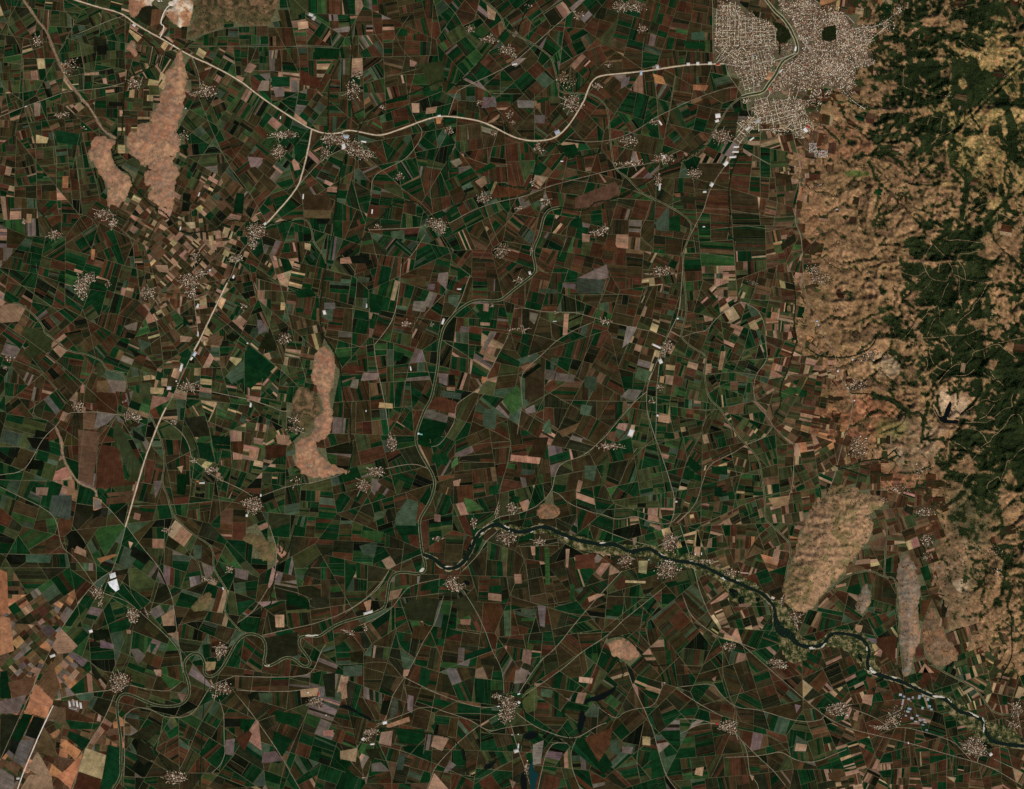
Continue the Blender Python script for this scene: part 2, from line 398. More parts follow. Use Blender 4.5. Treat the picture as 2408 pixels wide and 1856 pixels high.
lns('R', 'D', '355,1040 400,980 450,950 520,950 620,945 750,965', '355,1040 270,1120 220,1220 150,1330 0,1350', '1310,810 1450,840 1560,860 1700,900 1800,945 1850,940', '1240,0 1250,50 1235,180 1245,280 1260,400 1265,460', '1020,985 1090,1020 1170,1090 1210,1170 1220,1240 1270,1280 1350,1350 1450,1400 1560,1450 1600,1480', '1680,1480 1780,1440 1900,1410 2000,1400 2172,1350')
lns('E', 'D', '355,1040 390,1120 400,1230 440,1320 510,1410 610,1440 620,1490')
lns('R', 'D', '620,1490 720,1590 800,1683')
lns('c', 'D', '80,250 130,260 200,310 280,400 280,440 330,470 380,520 440,560 560,580 610,605 650,620 680,680 760,690 800,720 810,790')
ln('c', ('D', '960,960 1000,1060 1040,1150 1055,1280 1030,1400 1070,1480 1090,1580 1160,1670'), ('G', '1250,70 1340,120 1365,180 1360,270 1410,350 1460,430 1430,530 1450,580 1530,670 1570,690'))
ln('R', ('D', '0,1425 130,1490 260,1550 360,1620'), ('G', '390,140 470,195 550,300 600,380 650,430 810,480 880,540 960,610 1060,700 1145,795 1160,900'))
lns('R', 'G', '805,0 900,130 1020,270 1060,360 1100,460 1120,600 1140,750 1160,850 1170,940', '715,290 620,350 540,440 480,530 390,660 320,800 260,920 190,1080 90,1300 0,1500', '730,1080 700,1160 640,1280 560,1400 520,1500 460,1690', '1520,620 1620,550 1700,420 1750,330 1760,250 1770,150 1720,0', '370,1105 530,1070 720,1050', '830,1020 960,1050 1080,1060 1130,1020',
    '800,1210 860,1160 960,1170 1040,1220 1150,1230 1240,1200 1310,1080 1350,1020 1420,990 1500,960', '800,1210 790,1280 795,1500 790,1600', '1500,960 1700,970 1900,965 2000,940 2050,800 2080,760', '1510,1050 1650,1060 1850,1060 1950,1045', '1400,1110 1430,1200 1430,1350 1440,1450 1410,1530 1350,1580', '1510,1080 1600,1190 1700,1330 1800,1480 1860,1590 1920,1690')
ln('R', ('G', '1680,700 1850,660 2000,630 2172,570'), ('H', '150,480 250,380 310,290'))
lns('w', 'G', '340,1150 290,1250 210,1430 140,1600 110,1690')
lns('r', 'G', '460,0 530,80 580,180 615,250 615,350', '1050,30 1050,150 1045,290', '1020,350 990,450 960,540', '960,540 1080,470 1180,410 1280,370', '1490,360 1510,500', '1520,650 1460,740 1420,780', '1780,400 1900,430 1970,460 1985,540 2172,510', '370,820 470,810 560,860 650,930 740,940', '650,510 700,680 730,800 740,930', '850,640 840,750 820,850 770,930', '1150,810 1280,800',
    '1980,970 1975,1040', '1350,1150 1260,1300 1200,1450 1140,1570', '1960,1200 1890,1350 1810,1550 1780,1683', '2080,1210 2172,1270', '800,1430 920,1480 1060,1560', '790,1600 900,1610 1050,1600', '1180,1580 1350,1580 1500,1640', '1000,1420 1030,1300 1045,1200', '1050,1470 1060,1380 1130,1340 1210,1370 1200,1450', '0,180 180,185 400,180', '0,270 370,270', '1120,640 1280,600 1420,640', '1150,720 1350,750', '1200,110 1180,150 1270,240 1290,330', '1440,130 1550,280', '600,1240 560,1400', '280,1290 340,1400 370,1480 480,1500 530,1440', '200,1120 330,1160', '170,1160 310,1210', '600,600 580,680 520,850', '820,280 830,430 900,520')
lns('S', 'G', '1890,0 1860,90 1840,180 1780,230 1760,300 1740,400 1720,460 1740,500 1670,530 1660,620 1640,690', '2172,150 2090,170 2000,230 1960,290 1940,350', '910,1370 970,1400 1020,1490 1080,1560', '1790,170 1780,130 1785,100 1810,100 1820,140 1800,180', '470,860 540,920 600,960 640,1010')
lns('R', 'E', '390,0 375,170 345,350 260,470 220,515', '830,75 800,150 770,240 720,320', '215,515 230,650 270,820 290,920 310,1070', '1085,420 1060,490 1010,580 960,680 900,790 760,880 735,920 735,1010 640,1160 580,1170', '1110,290 1160,280 1300,310 1500,310 1600,340 1700,370 1900,415 2000,435 2080,470', '1600,380 1480,430 1370,500 1270,600 1170,680 1150,760 1165,900 1150,960 1130,1090',
    '1955,820 1880,880 1760,1020 1690,1110 1620,1170 1550,1230 1410,1270 1370,1350 1355,1450 1260,1550 1160,1590 1080,1605 1020,1615 960,1650', '1355,1455 1400,1470 1450,1530 1580,1580 1700,1610 1760,1635 1830,1625 1880,1610 1980,1650 2100,1670 2172,1600', '290,1310 400,1285 490,1280 560,1310')
lns('r', 'E', '55,0 110,70 100,200 80,300 75,450 70,620', '0,280 100,290 190,310 340,355', '830,75 770,30 700,0', '0,540 140,530 215,515', '340,530 340,700 345,850', '500,500 440,640 410,800 390,960 320,1070', '680,100 680,180 560,300 500,390', '220,550 340,550', '1110,290 1085,420', '1345,390 1350,460 1380,500', '1720,90 1680,200 1620,320', '1420,200 1600,200 1800,195 1960,215 1960,100 2050,80 2172,60', '1980,190 1940,280 1910,360 1830,530 1780,650', '1150,930 1280,1010 1390,1075 1530,1140 1620,1165', '1500,720 1300,850 1160,920',
    '1955,880 1730,880 1400,870', '850,1010 960,1060 1090,1130', '1080,1135 870,1150 760,1200 700,1250', '1090,1140 1070,1280 1030,1400 1000,1580', '650,490 750,550 810,590', '930,740 1000,720 1180,700', '2015,1110 1920,1190 1830,1290 1800,1370 1720,1500', '2130,1560 1900,1560 1700,1570', '560,200 520,300 450,440', '820,380 820,700', '1510,330 1500,200', '1700,100 1640,300 1530,700', '1160,290 1160,420', '640,700 520,690 340,700', '940,810 860,900 800,1020 740,1110', '1310,640 1300,930 1220,970', '150,1010 310,990', '100,690 250,690', '610,1360 700,1350 760,1250 860,1270 1000,1270', '1410,60 1310,60 1260,30', '1180,130 1180,230', '700,1500 780,1683', '60,1683 130,1560 230,1400', '850,400 1000,420', '1990,960 1920,1320')
lns('R', 'H', '660,450 610,620 530,740 470,870 410,970 350,1060 330,1100 290,1250 220,1290', '790,420 870,550 930,680 970,800 1010,870 1040,950 1045,1070', '1800,290 1660,440 1520,600 1370,790 1280,860 1210,960 1140,1070', '2050,410 1900,530 1800,610 1700,710 1550,800 1440,900 1300,1000 1180,1080', '410,970 510,1020 610,1070 800,1140 920,1165 1020,1155', '230,1270 400,1210 550,1145 700,1200 830,1240 950,1320 1050,1290 1220,1270',
    '1130,1200 1220,1270 1300,1310 1450,1360 1530,1350 1640,1280 1700,1260', '1090,1270 1120,1380 1150,1470 1180,1550 1210,1650', '1000,1210 880,1280 780,1360 680,1460 600,1550 580,1620 550,1690', '1450,1390 1360,1385 1310,1460 1280,1600 1260,1690', '1500,1380 1470,1450 1480,1550 1520,1660 1560,1690', '1840,940 1870,1030 1940,1170 2000,1310 2030,1440 2080,1600 2150,1690', '2060,1020 2030,1100 1990,1160 1880,1170 1810,1195 1770,1230 1730,1220 1650,1160', '310,290 250,400 150,480 30,560', '640,340 450,380 400,430 340,520 240,590 120,640', '780,290 880,190 930,100 1000,40', '1670,25 1780,70 1900,110 2000,130')
lns('r', 'H', '710,430 710,520 680,660 650,830 610,1050 580,1200 545,1360 530,1460', '0,890 150,880 220,870 320,875 390,960', '150,1080 150,880 150,790 80,700', '140,1090 210,1210 230,1260', '250,1400 300,1510 330,1600 330,1683', '250,1400 400,1440 580,1510 700,1560 830,1625 920,1610 1040,1530 1200,1450 1280,1400', '1270,1025 1460,1055 1560,1075 1640,880 1690,740 1710,700', '1090,460 1090,760 970,800 790,870 630,940', '1090,1070 1110,980 1180,860 1200,740 1250,570',
    '1070,150 1060,300 1080,450 1180,480 1320,520 1450,560 1770,600', '1150,150 1190,270 1210,450', '660,430 380,465', '350,520 350,650 380,780 480,850', '30,200 30,550', '530,180 400,230 310,280', '1130,135 1290,130 1410,100 1500,150 1640,175 1750,200', '1640,180 1780,290', '810,230 860,390 830,420 790,400', '480,850 380,780', '150,790 250,770 380,790', '380,470 440,640 460,700 440,810', '700,660 870,690 930,680', '1220,450 1360,420 1370,520 1510,480', '1700,450 1960,460', '1560,800 1580,930', '2050,420 2050,500 1940,620 2000,870', '1900,760 1930,560', '970,1080 1100,1070', '1240,1000 1240,1250', '700,1200 850,1200 1000,1210', '1640,1280 1650,1160', '1470,1380 1700,1520 1800,1590', '1930,1300 1890,1500 1910,1600', '1560,690 1700,680', '1740,590 1800,600 1820,400', '0,1280 100,1300', '0,1400 50,1490 150,1600', '0,1500 110,1420 160,1330', '540,1360 430,1480', '1290,730 1280,860', '400,1010 420,1060 430,1130')
lns('S', 'H', '240,1300 360,1290 560,1330 700,1350 760,1400 800,1480 800,1560 820,1600 900,1580 960,1510 1040,1480', '1160,1400 1170,1330 1230,1310 1290,1330 1400,1360 1500,1365', '1710,720 1800,700 1880,760 1930,840 1990,900 2100,890', '1700,820 1780,860 1810,930 1800,980', '1660,1160 1720,1220', '1200,1080 1160,1110 1150,1150 1180,1190', '1945,640 1960,560 2020,480')
lns('R', 'I', '0,0 40,130 90,280 120,410 180,560 240,650 370,740 540,890 700,1030 850,1160 940,1230 1080,1300 1300,1350 1500,1400 1700,1460 1850,1500 2000,1550 2180,1660', '1100,1170 1230,1220 1330,1285 1450,1290 1600,1330 1750,1380 1800,1440 1850,1490', '2000,1490 2180,1575', '0,1030 210,1005 250,1070 350,1165 500,1175 700,1240 820,1255 900,1240 920,1215', '0,1060 120,1140 270,1220', '0,1235 100,1235 240,1270', '0,1330 120,1265 240,1265', '360,1330 410,1400 430,1470 440,1590 490,1640 500,1690', '400,1380 500,1480 600,1570 670,1660', '290,1480 470,1475 560,1460 640,1440 720,1490 800,1515 900,1500 960,1470 1060,1430', '20,460 60,570 150,650 260,720 380,750 480,790')
lns('r', 'I', '300,1370 240,1520 200,1600', '350,1170 330,1290', '270,800 270,950 310,1080 350,1165', '350,520 580,515', '1300,1340 1240,1460 1170,1600', '820,530 770,650 750,700 830,740 890,745 970,670 1050,665 1170,690', '1170,150 1500,105', '2150,1010 2110,1140', '380,300 430,170 500,60 580,0', '170,130 200,0', '60,130 170,140 400,150', '1200,540 1110,660', '870,520 1080,560', '1440,1290 1430,1390', '1380,890 1300,780 1220,650', '400,1010 330,1180', '120,530 240,440', '580,520 600,640 560,700', '380,1300 560,1340 620,1370 700,1460', '360,1160 360,1330', '1460,1400 1470,1500 1460,1640', '1860,1500 1840,1683', '1600,480 1540,640 1530,740', '580,0 690,110', '1700,1470 1700,1640', '0,890 130,900 240,820', '900,1320 930,1480', '1600,700 1620,560')
lns('c', 'I', '900,460 1050,320 1210,280 1300,330 1370,330 1385,420 1380,530 1400,640 1390,760 1380,890', '1300,330 1310,150 1320,0', '1540,740 1570,850 1650,920 1810,1000 1900,1050 1980,1180 2050,1210 2172,1200')
lns('S', 'I', '2110,620 2120,800 2110,860 2050,960 2040,1000')
lns('t', 'L', '840,0 890,60 915,150 990,260 1100,270 1190,290 1210,210 1240,190 1330,220 1400,265 1500,270 1600,295 1700,270', '1330,70 1320,150 1350,270 1330,400 1350,500 1370,640', '1310,0 1390,90 1420,180 1420,260', '990,260 960,330 870,400 790,490 700,480 590,540 450,440 430,370 290,250', '910,150 860,190 830,220 720,210 600,160', '1200,310 1150,420 1100,560 1050,600 940,650 920,720 800,800 740,860 680,970 580,1050 490,1110',
    '1720,290 1670,380 1640,450 1580,530 1520,590 1520,650 1410,720 1330,790 1300,880 1260,950', '1060,600 1100,680 1080,790 1160,860 1190,950', '700,1020 850,1000 1100,1000 1220,960 1420,980 1480,950 1600,890 1750,870', '1130,1010 1230,1110 1240,1230 1245,1340', '1065,1570 1110,1510 1240,1370 1330,1330 1420,1350 1470,1290 1510,1270 1530,1180 1640,1160 1720,1110 1840,1070 1900,1130 2060,1250',
    '770,1050 790,1110 880,1210 940,1290 940,1380 920,1400 840,1480 800,1510', '940,1395 1020,1450 1110,1510', '970,1110 960,1180 1000,1320 1100,1410 1210,1420', '1640,1450 1720,1490 1800,1550 1850,1550 1930,1650', '1730,1430 1810,1530', '1840,1070 2000,1030 2172,1000', '1210,50 1260,110 1250,180', '1110,0 1085,130', '850,870 800,1000', '1040,740 980,850 930,980', '1540,1170 1400,1040', '1650,1170 1690,1290', '1300,1490 1460,1470 1540,1400')
lns('t', 'N', '2020,40 2010,130 2025,215 1910,220 1820,310 1750,370 1660,400 1540,390 1420,400', '2150,420 2120,330 2080,290 2000,310 1930,430 1850,530 1750,580 1740,640 1620,700 1570,800 1500,895 1475,880 1460,760 1430,750 1350,680 1280,660', '1400,470 1540,480 1640,540 1690,640 1735,690', '2172,720 2070,800 2020,880 1945,890 1930,1000 1870,1120 1870,1180 1900,1260 1890,1390 1810,1510 1745,1590', '1870,1140 1840,1090 1790,1130 1710,1170 1690,1240 1730,1290', '1440,1090 1400,1130 1380,1230 1270,1310', '1440,1090 1540,1000', '1430,260 1560,150 1680,90 1800,150 1890,60', '1600,360 1700,300 1760,200 1800,160')
lns('t', 'K', '1140,1420 1220,1440 1350,1430 1470,1450 1600,1470 1700,1450 1760,1380 1830,1210 1820,1070', '1000,1490 940,1590 880,1683', '1010,1490 1090,1570 1160,1650 1300,1680', '1350,1620 1480,1600 1600,1570 1640,1620', '1820,1070 1930,1120 2010,1170', '1410,1170 1410,1080 1500,960 1540,880 1650,770', '1560,1130 1650,1110 1740,1070', '1500,1080 1600,990 1700,970', '240,90 460,80 580,20', '990,220 1040,140 1190,80 1290,0')
lns('t', 'J', '640,760 630,1020 620,1110 720,1140 880,1190 950,1215 1190,1240', '320,1390 460,1410 600,1430 740,1480', '1290,130 1400,80 1530,60', '1370,540 1450,600 1560,680 1650,760', '980,1490 1200,1510', '960,1500 940,1600', '1120,1510 1110,1683')
lns('S', 'C', '0,1030 60,990 170,900')

RIVER = chain(('H', '530,185 600,210 650,260 700,280 760,260 800,220 840,150 860,90 900,40 950,5 1010,-10 1060,20 1130,45 1200,35 1260,10 1330,10 1400,50 1500,90 1600,110 1680,125 1740,115 1800,140 1850,175 1910,155 1980,145 2040,190 2100,220'),
              ('I', '0,230 70,235 150,260 230,300 300,340 380,370 440,400 520,430 570,480 605,530 605,600 640,680 700,690 740,760 830,780 910,765 945,710 980,685 1050,690 1150,710 1190,760 1210,810 1190,870 1205,930 1280,960 1400,990 1500,1040 1590,1085 1680,1100 1740,1150 1780,1190 1870,1210 1930,1240 1945,1310 1970,1360 2020,1390 2200,1410'))
FLOODS = [pts('I', '590,470 640,470 720,600 740,690 790,740 900,735 960,670 1060,660 1170,690 1210,740 1240,800 1240,880 1290,930 1240,950 1180,930 1120,860 1050,790 960,770 860,790 800,800 810,850 740,885 690,870 640,800 620,700 590,600'),
          pts('I', '1600,1060 1700,1070 1760,1130 1900,1200 2000,1270 2100,1280 2172,1340 2172,1420 2000,1410 1900,1370 1850,1300 1750,1240 1690,1170'),
          pts('I', '0,180 80,180 250,280 400,330 500,380 540,440 540,490 430,500 340,500 300,430 250,350 100,280 0,250'),
          pts('H', '960,0 1080,-10 1180,20 1290,0 1420,30 1560,80 1700,100 1860,130 2000,120 2172,190 2172,260 1950,190 1870,200 1800,190 1600,165 1480,140 1380,70 1250,40 1130,75 1040,40 970,20')]
SANDS = [pts('I', '1205,905 1220,900 1230,925 1260,940 1230,945 1210,930'), pts('I', '820,778 850,774 840,786 820,786'), pts('I', '1600,1085 1660,1085 1700,1100 1660,1102 1620,1096'), pts('I', '1860,1200 1900,1215 1910,1230 1870,1214'), pts('I', '1935,1260 1945,1270 1940,1330 1930,1310'),
         pts('H', '500,290 530,265 540,280 520,300'), pts('G', '1940,700 2040,695 2030,705 1960,712'), pts('G', '1680,885 1700,895 1730,890 1700,905')]
PONDS = [('M_POND', 'H', '1560,1110 1600,1100 1680,1070 1770,1020 1750,1060 1700,1100 1640,1125 1600,1120 1555,1150', 'dark branching pond between fields near the bottom right of centre'),
         ('M_POND', 'H', '1535,1180 1520,1240 1510,1290 1530,1345 1550,1290 1570,1230 1555,1180', 'narrow dark pond hanging below the branching pond'),
         ('M_POND', 'H', '1175,1365 1170,1330 1220,1310 1270,1320 1260,1350 1210,1370', 'small dark crescent pond south of the large southern village'),
         ('M_TEAL', 'H', '1200,1530 1230,1505 1232,1560 1272,1590 1250,1640 1250,1690 1212,1690 1212,1620', 'teal gravel pit lake at the bottom edge'),
         ('M_POND', 'H', '1150,1600 1180,1565 1195,1640 1190,1690 1152,1690', 'black pool just left of the teal lake at the bottom edge'),
         ('M_POND', 'H', '0,1140 60,1148 110,1190 180,1220 218,1258 150,1225 80,1185 20,1170', 'thin dark oxbow lake running to the small white shed village at the bottom'),
         ('M_POND', 'H', '770,1430 790,1430 808,1500 785,1495', 'small dark oxbow pool on the wooded ditch at the bottom'),
         ('M_POND', 'H', '920,1530 970,1510 1000,1490 970,1550 920,1560', 'small dark pool right of the oxbow pool at the bottom'),
         ('M_POND', 'H', '780,348 825,350 832,380 800,382', 'tiny black pool beside the village at the river bend'),
         ('M_POND', 'I', '300,395 375,415 362,462 330,470', 'dark blue gravel pit pond beside the river'),
         ('M_POND', 'I', '372,448 412,450 402,502 368,502', 'black gravel pit pond touching the blue one by the river'),
         ('M_POND', 'I', '478,458 512,460 502,492 480,484', 'smallest black gravel pit pond beside the river'),
         ('M_POND', 'I', '1130,815 1150,815 1165,880 1140,860', 'dark backwater pool in the wooded river bend'),
         ('M_POND', 'N', '1120,385 1050,250 1045,200 1075,250 1110,325 1150,305 1165,245 1215,150 1235,180 1225,240 1215,280 1180,335 1200,352 1310,352 1300,395', 'black forked reservoir among pale shores in the eastern hills'),
         ('M_POND', 'A', '755,1055 800,1088 792,1100 748,1075', 'tiny dark pond between the two tan hills at upper left')]

# ---------------------------------------------------------------- hills standing in the plain: outline, height, foot, colours, label
HILLS = [
 ('A', '1110,430 1060,440 1045,470 1080,490 1060,540 1030,600 1000,680 960,720 965,770 930,790 870,790 870,840 830,840 800,890 800,930 860,1010 920,1060 950,1070 930,1110 920,1160 970,1200 945,1260 990,1300 1060,1330 1110,1330 1110,1240 1120,1160 1140,1110 1120,1050 1090,1020 1140,990 1150,900 1130,820 1160,740 1180,620 1195,500 1190,470 1165,420 1170,330 1130,320 1120,400', 130, 'tan', 'long bare tan hill at the upper left, larger of two'),
 ('A', '640,870 580,900 570,950 555,960 580,1010 610,1060 640,1120 680,1180 690,1260 680,1310 740,1320 750,1270 800,1290 820,1230 840,1180 830,1130 760,1100 730,1060 710,1000 715,930 740,900 690,890', 100, 'tan', 'smaller bare tan hill beside the long hill at the upper left'),
 ('A', '830,-40 820,60 850,110 880,90 920,40 990,40 1050,50 1090,140 1170,180 1220,160 1235,-40', 90, 'quarry', 'quarried tan hill with white diggings at the top edge'),
 ('A', '1235,-40 1240,150 1195,250 1290,220 1420,180 1440,120 1550,160 1720,160 1760,80 1780,-40', 80, 'scrub', 'scrubby brown hill at the top edge beside the quarry'),
 ('A', '830,260 810,310 850,350 872,362 872,310 850,260', 30, 'tan', 'tiny bare tan knoll below the highway at the upper left'),
 ('D', '2050,530 2010,580 2000,650 1985,720 2010,780 2050,860 2060,900 2070,940 2010,990 2010,1040 1980,1100 1890,1130 1890,1200 1890,1290 1930,1350 2020,1370 2172,1345 2235,1330 2172,1310 2080,1260 2030,1200 2020,1140 2090,1100 2130,1020 2120,940 2090,860 2130,760 2140,640 2110,540', 110, 'tan', 'boot shaped bare tan hill left of centre'),
 ('D', '1900,800 1960,790 2020,830 2050,880 2045,965 2000,990 1970,1080 1900,1040 1850,960 1880,870', 60, 'scrub', 'low dark scrub hill on the left flank of the boot shaped hill'),
 ('I', '790,-10 760,60 750,130 730,190 700,260 690,330 650,400 660,470 700,530 770,555 830,550 870,480 920,430 1000,350 1060,280 1090,220 1150,160 1220,60 1230,-10 1200,-90 1320,-130 1280,-190 1180,-200 1100,-250 1000,-250 920,-230 840,-130', 190, 'olive', 'broad tan and olive hill above the river at right'),
 ('I', '1180,380 1200,400 1220,460 1200,520 1150,560 1125,530 1125,480 1160,430', 45, 'greytan', 'small oval grey hill in the fields east of the broad hill'),
 ('I', '1420,185 1385,240 1380,340 1390,450 1390,550 1405,640 1395,700 1410,780 1430,870 1410,930 1440,975 1470,930 1480,850 1510,800 1530,680 1510,560 1530,480 1530,380 1500,250 1460,190', 120, 'greytan', 'long narrow grey tan ridge at the lower right'),
 ('I', '1610,500 1560,580 1545,680 1540,740 1570,830 1620,890 1700,900 1780,850 1760,760 1700,720 1670,640 1640,560', 100, 'brown', 'brown speckled hill right of the narrow ridge'),
 ('E', '1290,1530 1250,1590 1290,1640 1380,1620 1400,1570 1360,1530', 30, 'brown', 'low round brown mound above the river at centre'),
 ('H', '1720,740 1780,720 1880,760 1920,830 1800,870 1720,800', 22, 'tan', 'pale bare rise inside an old river loop at lower right'),
 ('G', '1530,60 1640,50 1720,110 1765,130 1750,240 1690,230 1640,150', 40, 'olivedark', 'low olive mound beside the ring shaped pool at lower left'),
 ('G', '1250,470 1330,420 1360,440 1340,510 1270,560 1220,540', 25, 'olivedark', 'small brown rise among the dark fields at lower left'),
]
# ---------------------------------------------------------------- eastern highland outline and woods
HIGH = chain(('C', '1130,-200 1110,150 1140,330 1010,480 790,640 790,760 820,870 740,1000 720,1200 690,1320 740,1430 800,1550 740,1640'), ('F', '760,60 740,150 710,330 730,500 810,600 850,700 840,800 820,920 830,1100 1040,1150 1040,1280 1320,1390 1520,1470 1600,1600'),
             ('I', '1580,0 1700,-20 1640,180 1660,330 1650,420 1690,550 1710,670 1770,690 1850,640 1880,850 1960,900 2050,960 2172,990 2500,1000'), ('S', '2700,1500 2700,-160'))
WOOD = ["0246664", "0136664", "0137764", "0136653", "0123543", "0111232", "0011343", "0013574", "0014886", "0003895",
        "0003797", "0002568", "0001339", "0011268", "0001235", "0000134", "0000133", "0000123", "0000022", "0000012", "0000000", "0000000", "0000000", "0000000"]
RAVINES = [('J', '1880,1180 1930,1300 1970,1430 2000,1530 2010,1683', 7), ('K', '2010,0 2020,150 2020,300 2060,400 2130,450', 9), ('J', '1270,760 1290,900 1290,1000 1270,1200', 6), ('J', '1680,930 1760,1000 1900,960', 6), ('J', '1820,1350 1950,1380 2080,1300', 4), ('J', '1480,1280 1490,1500 1600,1620', 2.5),
           ('K', '1860,0 1870,160 2000,200', 4), ('K', '0,390 200,350 430,290 520,250', 2.5), ('K', '720,400 860,300 1000,230 1200,120', 4), ('K', '1450,600 1440,800 1390,1000 1380,1160', 6), ('K', '1870,740 1910,920 1960,1050 2080,1100', 5), ('K', '280,1190 300,1120 480,1090 600,900 700,830', 2.2), ('K', '700,720 1000,760 1180,690', 2), ('L', '0,820 150,760 250,720 400,680', 2.2), ('L', '50,1200 180,1090 270,980 330,950', 2.5), ('N', '0,440 100,380 200,290 320,250', 2), ('N', '330,540 520,480 640,380 650,290', 2.2), ('N', '0,1000 170,950 270,880 430,880 560,820', 2.2),
           ('N', '250,60 460,100 600,190 700,270', 5), ('N', '870,330 880,500 860,640', 3), ('N', '880,600 1000,630 1140,590', 2.5), ('N', '940,160 930,250 880,330 800,250', 4), ('N', '1070,60 1060,200 1090,300', 4), ('N', '560,1040 700,1060 860,1010 970,950', 2.2), ('N', '500,1430 700,1280 900,1180 1080,1140', 3), ('N', '900,1400 960,1300', 5), ('N', '970,1440 1130,1500', 3), ('N', '1150,1010 1260,1040 1420,1090', 3.5), ('N', '1160,1490 1300,1380 1400,1300', 3),
           ('I', '2110,400 2080,520 2130,620 2100,700', 2.5), ('I', '1900,400 1990,250 2100,330', 2), ('C', '1040,580 1100,650 1200,700 1250,700', 3), ('C', '850,760 950,840 1020,920', 2)]
BLOBS = [('J', 1540, 170, 150, 90), ('J', 870, 190, 60, 60), ('J', 950, 890, 170, 60), ('J', 960, 790, 130, 40), ('J', 330, 960, 100, 60), ('J', 690, 1050, 60, 70), ('J', 1540, 1020, 90, 130), ('J', 1500, 870, 120, 60), ('J', 1750, 100, 120, 90), ('J', 1000, 1590, 130, 80), ('J', 480, 1560, 180, 60), ('J', 1100, 1050, 120, 50), ('K', 320, 120, 110, 50), ('K', 900, 130, 120, 100), ('K', 1300, 1360, 190, 60), ('K', 1600, 1350, 130, 70), ('K', 1700, 1100, 120, 60), ('K', 1650, 950, 100, 60), ('K', 970, 1190, 60, 70), ('K', 1180, 1210, 70, 80), ('K', 800, 1490, 130, 60), ('K', 1400, 1550, 200, 60), ('K', 1060, 1600, 90, 90),
         ('L', 1560, 130, 130, 100), ('L', 1640, 720, 90, 50), ('L', 450, 770, 90, 40), ('L', 750, 120, 110, 60), ('L', 1000, 900, 150, 60), ('L', 520, 900, 70, 110), ('L', 1150, 1430, 90, 50), ('L', 2000, 1500, 130, 120), ('N', 1500, 600, 180, 80), ('N', 1560, 430, 150, 40), ('N', 1400, 700, 80, 50), ('N', 2000, 600, 130, 400), ('N', 1950, 300, 130, 100), ('N', 1320, 1110, 60, 60), ('N', 2100, 1080, 60, 200), ('N', 1930, 1000, 60, 60), ('N', 1650, 1250, 160, 200)]
GLADES = [('J', 1340, 330, 70, 50), ('J', 450, 1100, 90, 60), ('J', 1180, 950, 60, 60), ('J', 1110, 720, 30, 100), ('J', 500, 1410, 220, 18), ('J', 150, 1500, 170, 50), ('J', 900, 1460, 60, 40), ('J', 1000, 260, 120, 60), ('J', 1390, 1060, 50, 60), ('J', 1560, 1480, 200, 140), ('J', 1700, 820, 90, 80), ('J', 1850, 620, 130, 90), ('K', 1050, 1150, 150, 25), ('K', 1900, 1480, 180, 150), ('K', 1680, 1600, 120, 30), ('K', 1190, 740, 80, 45), ('K', 1780, 950, 60, 90), ('K', 600, 280, 60, 60), ('K', 1650, 200, 200, 80), ('L', 1600, 820, 120, 70), ('L', 1800, 470, 60, 90), ('L', 720, 450, 70, 40), ('L', 1850, 190, 130, 60), ('L', 1950, 700, 160, 120), ('L', 1990, 1100, 60, 70), ('L', 1780, 1340, 60, 50), ('L', 1250, 890, 50, 45), ('L', 1820, 960, 60, 70), ('N', 1150, 130, 80, 110), ('N', 1350, 180, 100, 120), ('N', 850, 200, 80, 60), ('N', 1180, 480, 120, 70), ('N', 1920, 1380, 60, 150), ('N', 1980, 1030, 40, 90), ('N', 2010, 1140, 60, 40), ('N', 1450, 960, 120, 60), ('N', 2060, 1600, 120, 80)]
